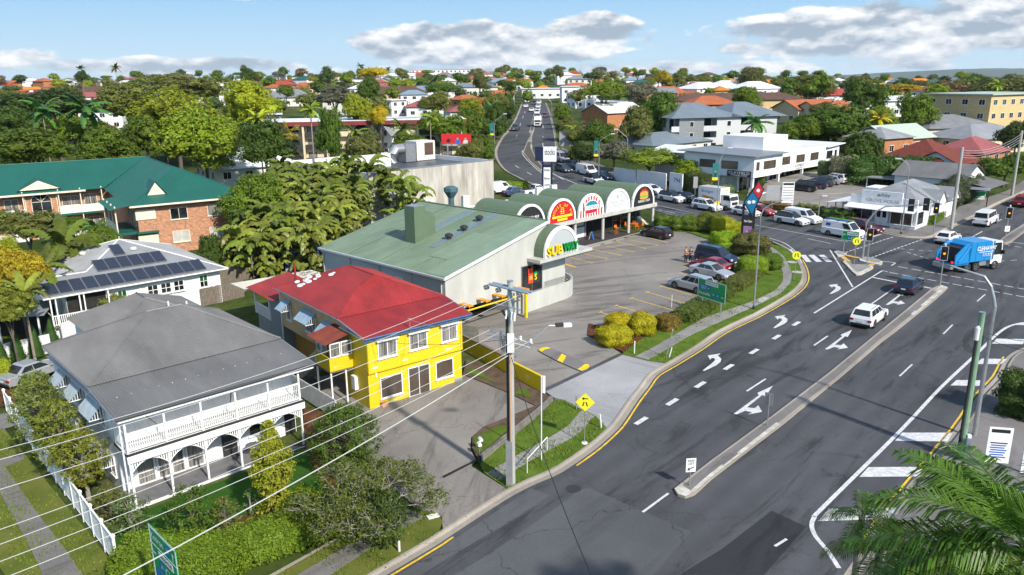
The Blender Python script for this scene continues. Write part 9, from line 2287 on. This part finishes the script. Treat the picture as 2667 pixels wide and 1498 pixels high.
box_on(W_,f,w*.3,w*.95,h*.56,h*.88,'sign_white');put_on(W_,f,'SANDGATE RD',.22,w*.62,h*.72,'sign_black',w*.6,.05);box_on(W_,f,w*.34,w*.5,h*.12,h*.46,'road_blue','route_shield');put_on(W_,f,'20',.2,w*.42,h*.28,d=.05);put_on(W_,f,'City',.4,w*.72,h*.27,width=w*.34);arrow_on(W_,f,w*.14,h*.6,.16,180)
g1=G(2530,570);tz_=g1.z+3.2
t,f,W_,w,h=panel_sign(z2(R9,[(2068,378)])[0],z2(R9,[(2192,380)])[0],topz(G(2555,522),(2552,498))+G(2555,522).z,1.9,'green direction sign with white label on the cross street footpath')
box_on(W_,f,w*.1,w*.9,h*.35,h*.6,'sign_white');put_on(W_,f,'JUNCTION RD',.3,w*.5,h*.47,'sign_black',w*.74,.05);put_on(W_,f,'Kedron',.36,w*.4,h*.17,width=w*.5)
t,f,W_,w,h=panel_sign((387,1362),(458,1434),4.1,2.9,'large green Kedron and City direction sign at the lower left, seen edge-on')
put_on(W_,f,'Kedron',.42,w*.3,h*.86,width=w*.45);box_on(W_,f,w*.62,w*.76,h*.78,h*.93,'road_blue','route_shield');put_on(W_,f,'26',.24,w*.69,h*.86,d=.05);arrow_on(W_,f,w*.88,h*.84,.2,90);box_on(W_,f,.03,w-.03,h*.72,h*.735,'sign_white','divider')
box_on(W_,f,w*.3,w*.82,h*.58,h*.69,'sign_white');put_on(W_,f,'SANDGATE RD',.2,w*.56,h*.635,'sign_black',w*.46,.05);arrow_on(W_,f,w*.12,h*.6,.22,180);box_on(W_,f,w*.3,w*.45,h*.4,h*.54,'road_blue','route_shield');put_on(W_,f,'20',.24,w*.375,h*.47,d=.05);put_on(W_,f,'City',.44,w*.66,h*.46,width=w*.34)
box_on(W_,f,w*.08,w*.72,h*.2,h*.35,'road_blue');arrow_on(W_,f,w*.64,h*.275,.13,0);put_on(W_,f,'Redcliffe',.42,w*.4,h*.1,width=w*.6)
def pylon():
 a,b=G(*z2(R8,[(890,885)])[0],.1),G(*z2(R8,[(1000,893)])[0],.1);d=(b-a);d.z=0;w=d.length;d.normalize();t=thing('pylon_sign','black pylon sign with red and blue domino emblem, Now Open and lilac beauty panel','sign',a,math.degrees(math.atan2(d.y,d.x)))
 H_=topz(a,z2(R8,[(905,410)])[0])
 for x in(0,w):
  mb=MB();mb.box(x-.14,x+.14,-.14,.14,-.3,H_*.8);mb.build('post',mt['sign_black'],t)
 W_=Wall((0,-.15,0),(1,0,0),(0,-1,0));zt=topz(a,z2(R8,[(890,730)])[0])
 mb=MB();W_.box(mb,.15,w-.15,.1,zt,-.05,.05);f=mb.build('lilac_panel',mt['purple'],t);put=lambda s_,z,wd:lettering(s_,.34,W_.p(w/2,z,.06),W_.x,(0,0,1),mt['sign_white'],t,width=wd)
 put('BRAZILIAN',zt*.42,w*.62);put('BEAUTY',zt*.2,w*.5)
 for q in(-40,0,40):
  mb=MB();c=W_.p(w/2,zt*.6,.06);mb.tube([c,c+Vector((math.sin(RAD(q))*.3,0,math.cos(RAD(q))*.35))],.04,5,r2=.01);mb.build('crown_leaf',mt['sign_white'],t)
 mb=MB();W_.box(mb,.15,w-.15,zt+.08,zt+1.45,-.05,.05);mb.build('black_panel',mt['sign_black'],t);lettering('Now Open',.42,W_.p(w/2,zt+.7,.06),W_.x,(0,0,1),mt['sign_white'],t,width=w*.72,bold=.01)
 zc=topz(a,z2(R8,[(968,445)])[0]);s=1.28;cx=w*.5+.3
 ax,az=Vector((math.cos(RAD(58)),0,math.sin(RAD(58)))),Vector((-math.sin(RAD(58))*.62,0,math.cos(RAD(58))*.9))
 def tile(cu,r_,m_,dep,nm):
  c=Vector((cx,-.3-dep,zc))+Vector((.34,0,.94))*cu;q=[c+Vector((.62*r_,0,.72*r_)),c+Vector((-.62*r_,0,.42*r_)),c+Vector((-.62*r_,0,-.72*r_)),c+Vector((.62*r_,0,-.42*r_))]
  m2=MB();m2.add(q+[x+Vector((0,.1,0))for x in q],[(0,1,2,3),(7,6,5,4),(0,4,5,1),(1,5,6,2),(2,6,7,3),(3,7,4,0)]);return m2.build(nm,mt[m_],t),c
 def rhomb(pts,m_,dep,nm):
  m2=MB();q=[Vector((cx+x,-.3-dep,zc+z))for x,z in pts];m2.add(q+[x+Vector((0,.28,0))for x in q],[tuple(range(len(q))),tuple(reversed(range(len(q),2*len(q))))]+[(i,len(q)+i,len(q)+(i+1)%len(q),(i+1)%len(q))for i in range(len(q))]);return m2.build(nm,mt[m_],t)
 k=.98
 rhomb([(x*k,z*k)for x,z in((.55,2.25),(1.35,1.15),(.1,-2.25),(-1.05,-.55))],'sign_black',0,'emblem_backing')
 rhomb([(x*k,z*k)for x,z in((.62,2.05),(1.22,1.1),(.78,.0),(.05,.85))],'pizza_red',.03,'red_half');rhomb([(x*k,z*k)for x,z in((.0,.78),(.72,-.08),(.12,-2.0),(-.86,-.52))],'pizza_blue',.03,'blue_half')
 for x,z in((.66,1.0),(-.32,-.5),(.2,-.42)):
  m2=MB();m2.disc((cx+x*k,-.335,zc+z*k),.22*k,(0,-1,0),18,.01);m2.build('white_dot',mt['sign_white'],t)
pylon()
def stocks():
 a,b=G(*z2(R3,[(307,1350)])[0],.1),G(*z2(R3,[(395,1352)])[0],.1);d=(b-a);d.z=0;w=d.length;d.normalize();t=thing('pylon_sign','tall navy pylon with white stocks panel and list of kitchen and bathroom wares','sign',a,math.degrees(math.atan2(d.y,d.x)));H_=topz(a,z2(R3,[(310,905)])[0])
 for x in(0,w):
  mb=MB();mb.box(x-.15,x+.15,-.12,.12,-.3,H_);mb.build('post',mt['navy'],t)
 W_=Wall((0,-.13,0),(1,0,0),(0,-1,0));mb=MB();W_.box(mb,.1,w+.8,H_*.69,H_+.15,-.3,.05);mb.build('upper_panel',mt['sign_white'],t);mb=MB();mb.box(-1.3,.1,-.1,.3,H_*.7,H_+.1);mb.build('upper_return',mt['navy'],t)
 lettering('stocks',1.5,W_.p(w*.5+.45,H_*.9,.06),W_.x,(0,0,1),mt['sign_black'],t,width=w+.2);mb=MB();W_.box(mb,.17,w-.17,.6,H_*.56,-.05,.03);mb.build('lower_panel',mt['sign_white'],t);mb=MB();W_.box(mb,.15,w-.15,H_*.56,H_*.62,-.05,.04);mb.build('navy_header',mt['navy'],t)
 for s_,z in(('Kitchen',.5),('Bathroom',.31),('Laundry',.17)):lettering(s_,.62,W_.p(w/2,H_*z,.04),W_.x,(0,0,1),mt['navy'],t,width=w*.6)
stocks()
def directory():
 b=G(*z2(R8,[(1345,552)])[0],.1);h=topz(b,z2(R8,[(1365,290)])[0]);t=thing('directory_sign','white upright tenant directory with blank black-ruled strips by the office drive','sign',b,-8);mb=MB();mb.box(-.85,.85,-.15,.15,-.2,h);mb.build('pillar',mt['sign_white'],t);W_=Wall((-.85,-.15,0),(1,0,0),(0,-1,0));mb=MB();W_.box(mb,.1,1.6,h*.9,h*.98,0,.02);mb.build('black_header',mt['sign_black'],t)
 for i in range(7):
  mb=MB();W_.box(mb,.1,1.6,h*(.2+i*.1),h*(.2+i*.1)+.06,0,.02);mb.build('black_rule',mt['sign_black'],t)
directory()
def back_sign(base,c_px,w,h,label):
 t,b,z=sign_post(base,c_px,label);mb=MB();mb.tube([(0,0,0),(0,0,z+h/2)],.05,6);mb.build('post',mt['galv'],t);mb=MB();mb.box(-w/2,w/2,-.1,-.05,z-h/2,z+h/2);mb.build('panel_back',mt['sign_back'],t)
back_sign(z2(R8,[(1192,605)])[0],z2(R8,[(1232,395)])[0],1.9,2.2,'grey back of a road sign before the office planter');back_sign((1476,398),(1476,361),3.4,3.4,'large grey back of a guide sign right of the far road');back_sign(z2(R8,[(420,472)])[0],z2(R8,[(430,290)])[0],.7,1.8,'narrow grey sign back on the footpath before the dark hedge')
t,b,z=sign_post(z2(R8,[(645,560)])[0],z2(R8,[(650,500)])[0],'small yellow curve warning diamond on the light pole by the hire truck');mb=MB();mb.tube([(0,0,0),(0,0,z)],.04,6);mb.build('post',mt['galv'],t);mb=MB();mb.add([(0,-.1,z-.55),(.5,-.1,z),(0,-.1,z+.55),(-.5,-.1,z)],[(0,1,2,3)]);mb.build('panel',mt['sign_yellow'],t)
def message_board():
 b=G(2590,1225,.1);t=thing('message_board','white upright notice board with blue lettering on the right footpath','sign',b,-12);W_=Wall((-.6,0,0),(1,0,0),(0,-1,0));mb=MB();W_.box(mb,0,1.2,.5,2.6,0,.06);f=mb.build('panel',mt['sign_white'],t)
 box_on(W_,f,.12,1.05,2.3,2.5,'sign_black','title_bar',.06);
 for i in range(7):box_on(W_,f,.15+.05*(i%2),1.0-.06*(i%3),1.65-i*.14,1.72-i*.14,'sign_blue' if i else 'sign_black','text_line',.06)
 for x in(1.35,):
  mb=MB();mb.box(x-.08,x+.08,-.05,.1,-.1,2.9);mb.build('post',mt['white_trim'],t)
message_board()
def billboard():
 A,B=atz(1149,350,9.2),atz(1226,351,9.2);c=G(1188,420);dist=150
 d=ray(1149,349);k=dist/math.hypot(d.x,d.y);a=Vector((d.x*k,d.y*k,CH+d.z*k));d=ray(1226,349);k=dist/math.hypot(d.x,d.y);b=Vector((d.x*k,d.y*k,CH+d.z*k));w=(b-a).length;q=(b-a).normalized();base=Vector(((a.x+b.x)/2,(a.y+b.y)/2,TZ((a.x+b.x)/2,(a.y+b.y)/2)))
 t=thing('billboard','dark red billboard with two printed figures above the warehouse roof','billboard',base);hh=w*.4;W_=Wall((a-base)-Zv*hh,q,Vector((q.y,-q.x,0)));mb=MB();W_.box(mb,0,w,0,hh,-.2,.05);f=mb.build('panel',mt['sign_red'],t)
 box_on(W_,f,0,w,0,hh*.14,'teal_banner','foot_band',.05)
 for x,m_,m2 in((.55,'sign_blue',None),(.82,'sign_grey',None)):
  mb=MB();mb.add([W_.p(w*(x-.1),hh*.2,.07),W_.p(w*(x+.1),hh*.2,.07),W_.p(w*(x+.06),hh*.5,.07),W_.p(w*(x-.06),hh*.5,.07)],[(0,1,2,3)]);mb.build('printed_figure',mt[m_],f);mb=MB();mb.disc(W_.p(w*x,hh*.6,.06),hh*.1,W_.n,12,.02);mb.build('printed_face',SKIN,f)
 mb=MB();mb.disc(W_.p(w*.24,hh*.45,.06),hh*.17,W_.n,14,.02);mb.build('printed_motif',mt['sign_black'],f);lettering('11 JULY 2024',.5,W_.p(w*.3,hh*.07,.08),W_.x,Zv,mt['sign_white'],f,width=w*.45)
 for x in(.2,.8):
  mb=MB();p=W_.p(w*x,0,-.1);mb.tube([(p.x,p.y,0),p],.15,8);mb.build('post',mt['galv'],t)
billboard()
def post(px,h,label,name='marker_post',r=.05,lean=0,m_='porcelain',dz=.12):
 b=G(*px,dz);mb=MB();mb.lathe([(r,-.05),(r,h-.03),(r*.5,h)],n=10);o=mb.build(name,mt[m_]);o.location=b;o.rotation_euler=(0,RAD(lean),0);return tag(o,label,'post')
post((1652,920),1.0,'short white marker post in the golden shrub bed');post((1735,932),2.3,'leaning thin grey post on the verge beyond the driveway',r=.04,lean=10,m_='galv');post((1743,930),.8,'low timber stake beside the leaning grey post',lean=12);post((1501,1066),1.0,'grey marker post with red top left of the diamond sign',m_='galv');post((1566,1115),.95,'leaning white marker post at the driveway edge',lean=-6)
post((1410,1200),5.2,'thin pale pole standing on the verge right of the power pole',r=.035);post((1749,800),1.2,'thin white stake in the car park hedge',r=.03)
def mailbox(px,label,m_='porcelain'):
 b=G(*px,.13);t=thing('letterbox',label,'letterbox',b,20);mb=MB();mb.tube([(0,0,0),(0,0,.6)],.03,6);mb.build('post',mt['galv'],t);mb=MB();mb.box(-.11,.11,-.16,.16,.6,.74);mb.sprism([(-.11,.74),(.11,.74),(0,.81)],-.16,.16);mb.build('box',mt[m_],t)
mailbox((1252,1172),'white letterbox on a post in the garden bed corner');mailbox((1249,1185),'second lower white letterbox in the garden bed corner')
def bent_rail():
 a,b,c=G(1373,1232,.12),G(1371,1205,.12),G(1425,1175,.12);mb=MB();mb.tube([a,a+Zv*.85,c+Zv*.9,c],.03,6);o=mb.build('bent_rail',mt['porcelain']);tag(o,'bent pale pipe rail on the grass beside the footpath','rail')
bent_rail()
def ped_rail():
 pts=[G(*q,.12)for q in z2(R8,[(60,640),(180,655),(310,672),(450,690)])];t=thing('pedestrian_rail','grey pipe handrail on the footpath behind the car park shrubs','railing',pts[0])
 for z in(1.0,.55):
  mb=MB();mb.tube([p-pts[0]+Zv*z for p in pts],.03,6);mb.build('rail',mt['galv'],t)
 for p in pts:
  mb=MB();mb.tube([p-pts[0],p-pts[0]+Zv*1.0],.03,6);mb.build('post',mt['galv'],t)
ped_rail()
for i,(px,lab)in enumerate((((1040,1435),'small white hydrant marker post at the kerb'),)):post(px,.55,lab,'hydrant_marker',.06)
o=MB();o.box(-.3,.3,-.2,.2,0,.03);q=o.build('concrete_cover',mt['porcelain']);q.location=G(1128,1345,.12);q.rotation_euler=(0,0,RAD(25));tag(q,'pale concrete service cover on the verge by the driveway','cover')
# ================================================================ grass tufts and litter on the verges
def scatter_grass():
 rg=random.Random(12);mb=MB();fl=MB()
 for o in[x for x in col.objects if x.parent is None and x.name.split('.')[0]in('verge','side_verge','weedy_grass')]:
  me=o.data;vs=[v.co for v in me.vertices]
  for f in me.polygons:
   if abs(f.normal.z)<.7:continue
   c=f.center
   if c.length>110:continue
   P_=[vs[i]for i in f.vertices]
   for k in range(1,len(P_)-1):
    a,b,d=P_[0],P_[k],P_[k+1];ar=(b-a).cross(d-a).length/2;dist=math.hypot(c.x,c.y);dens=75 if dist<55 else 30 if dist<80 else 10
    for i in range(int(ar*dens+rg.random())):
     u,v=rg.random(),rg.random()
     if u+v>1:u,v=1-u,1-v
     p=a+(b-a)*u+(d-a)*v;n=math.sin(p.x*.9)*math.sin(p.y*1.1)+.6*math.sin(p.x*2.3+p.y*1.7)
     if n<rg.uniform(-.9,.5):continue
     h=rg.uniform(.04,.12)*(1.2+.4*n);an=rg.uniform(0,6.28);q=Vector((math.cos(an),math.sin(an),0))*.035;l=Vector((rg.uniform(-.06,.06),rg.uniform(-.06,.06),h))
     mb.add([p-q,p+q,p+l],[(0,1,2)])
 o=obj('grass',cmesh('grass',mb),None);o.color=(.17,.24,.03,1);o['kind']='stuff';o['label']='short uneven grass tufts over the roadside verges';o['category']='grass'
 def drop(px,n,sp,s=.05):
  g0=G(*px)
  for i in range(n):
   p=g0+Vector((rg.gauss(0,sp),rg.gauss(0,sp),0));p.z=TZ(p.x,p.y)+.15;a=rg.uniform(0,6.28);q=Vector((math.cos(a),math.sin(a),0))*s;r=Vector((-q.y,q.x,0))*.5;fl.add([p-q,p-r,p+q,p+r],[(0,1,2,3)])
 for px,n,sp in(((930,1400),160,1.6),((1060,1310),120,1.6),((850,1230),160,1.0),((1180,1350),60,1.5),((600,1400),120,1.8),((90,1010),120,1.2),((1560,880),60,.8),((1340,1010),60,.8)):drop(px,n,sp)
 o=obj('leaf_litter',cmesh('leaf_litter',fl,mat('dead_leaf',(.22,.12,.05),.9,c2=(.10,.06,.03),vscale=2.0,coord='World')),None);o['kind']='stuff';o['label']='brown fallen leaves on beds, verge and forecourt';o['category']='leaves'
scatter_grass()
# ================================================================ the air itself
def haze():
 mb=MB();mb.box(-9500,9500,-300,12500,-140,240)
 m=bpy.data.materials.new('haze');m.use_nodes=True;nt=m.node_tree;nt.nodes.remove(nt.nodes['Principled BSDF'])
 pv=N(nt,'ShaderNodeVolumePrincipled');pv.inputs['Color'].default_value=(.80,.90,1.0,1);pv.inputs['Density'].default_value=4e-5;pv.inputs['Anisotropy'].default_value=0.0
 nt.links.new(pv.outputs[0],nt.nodes['Material Output'].inputs['Volume'])
 o=mb.build('haze',m);o['kind']='stuff';o['label']='thin blue haze over the far suburb and hills';o['category']='haze'
haze()
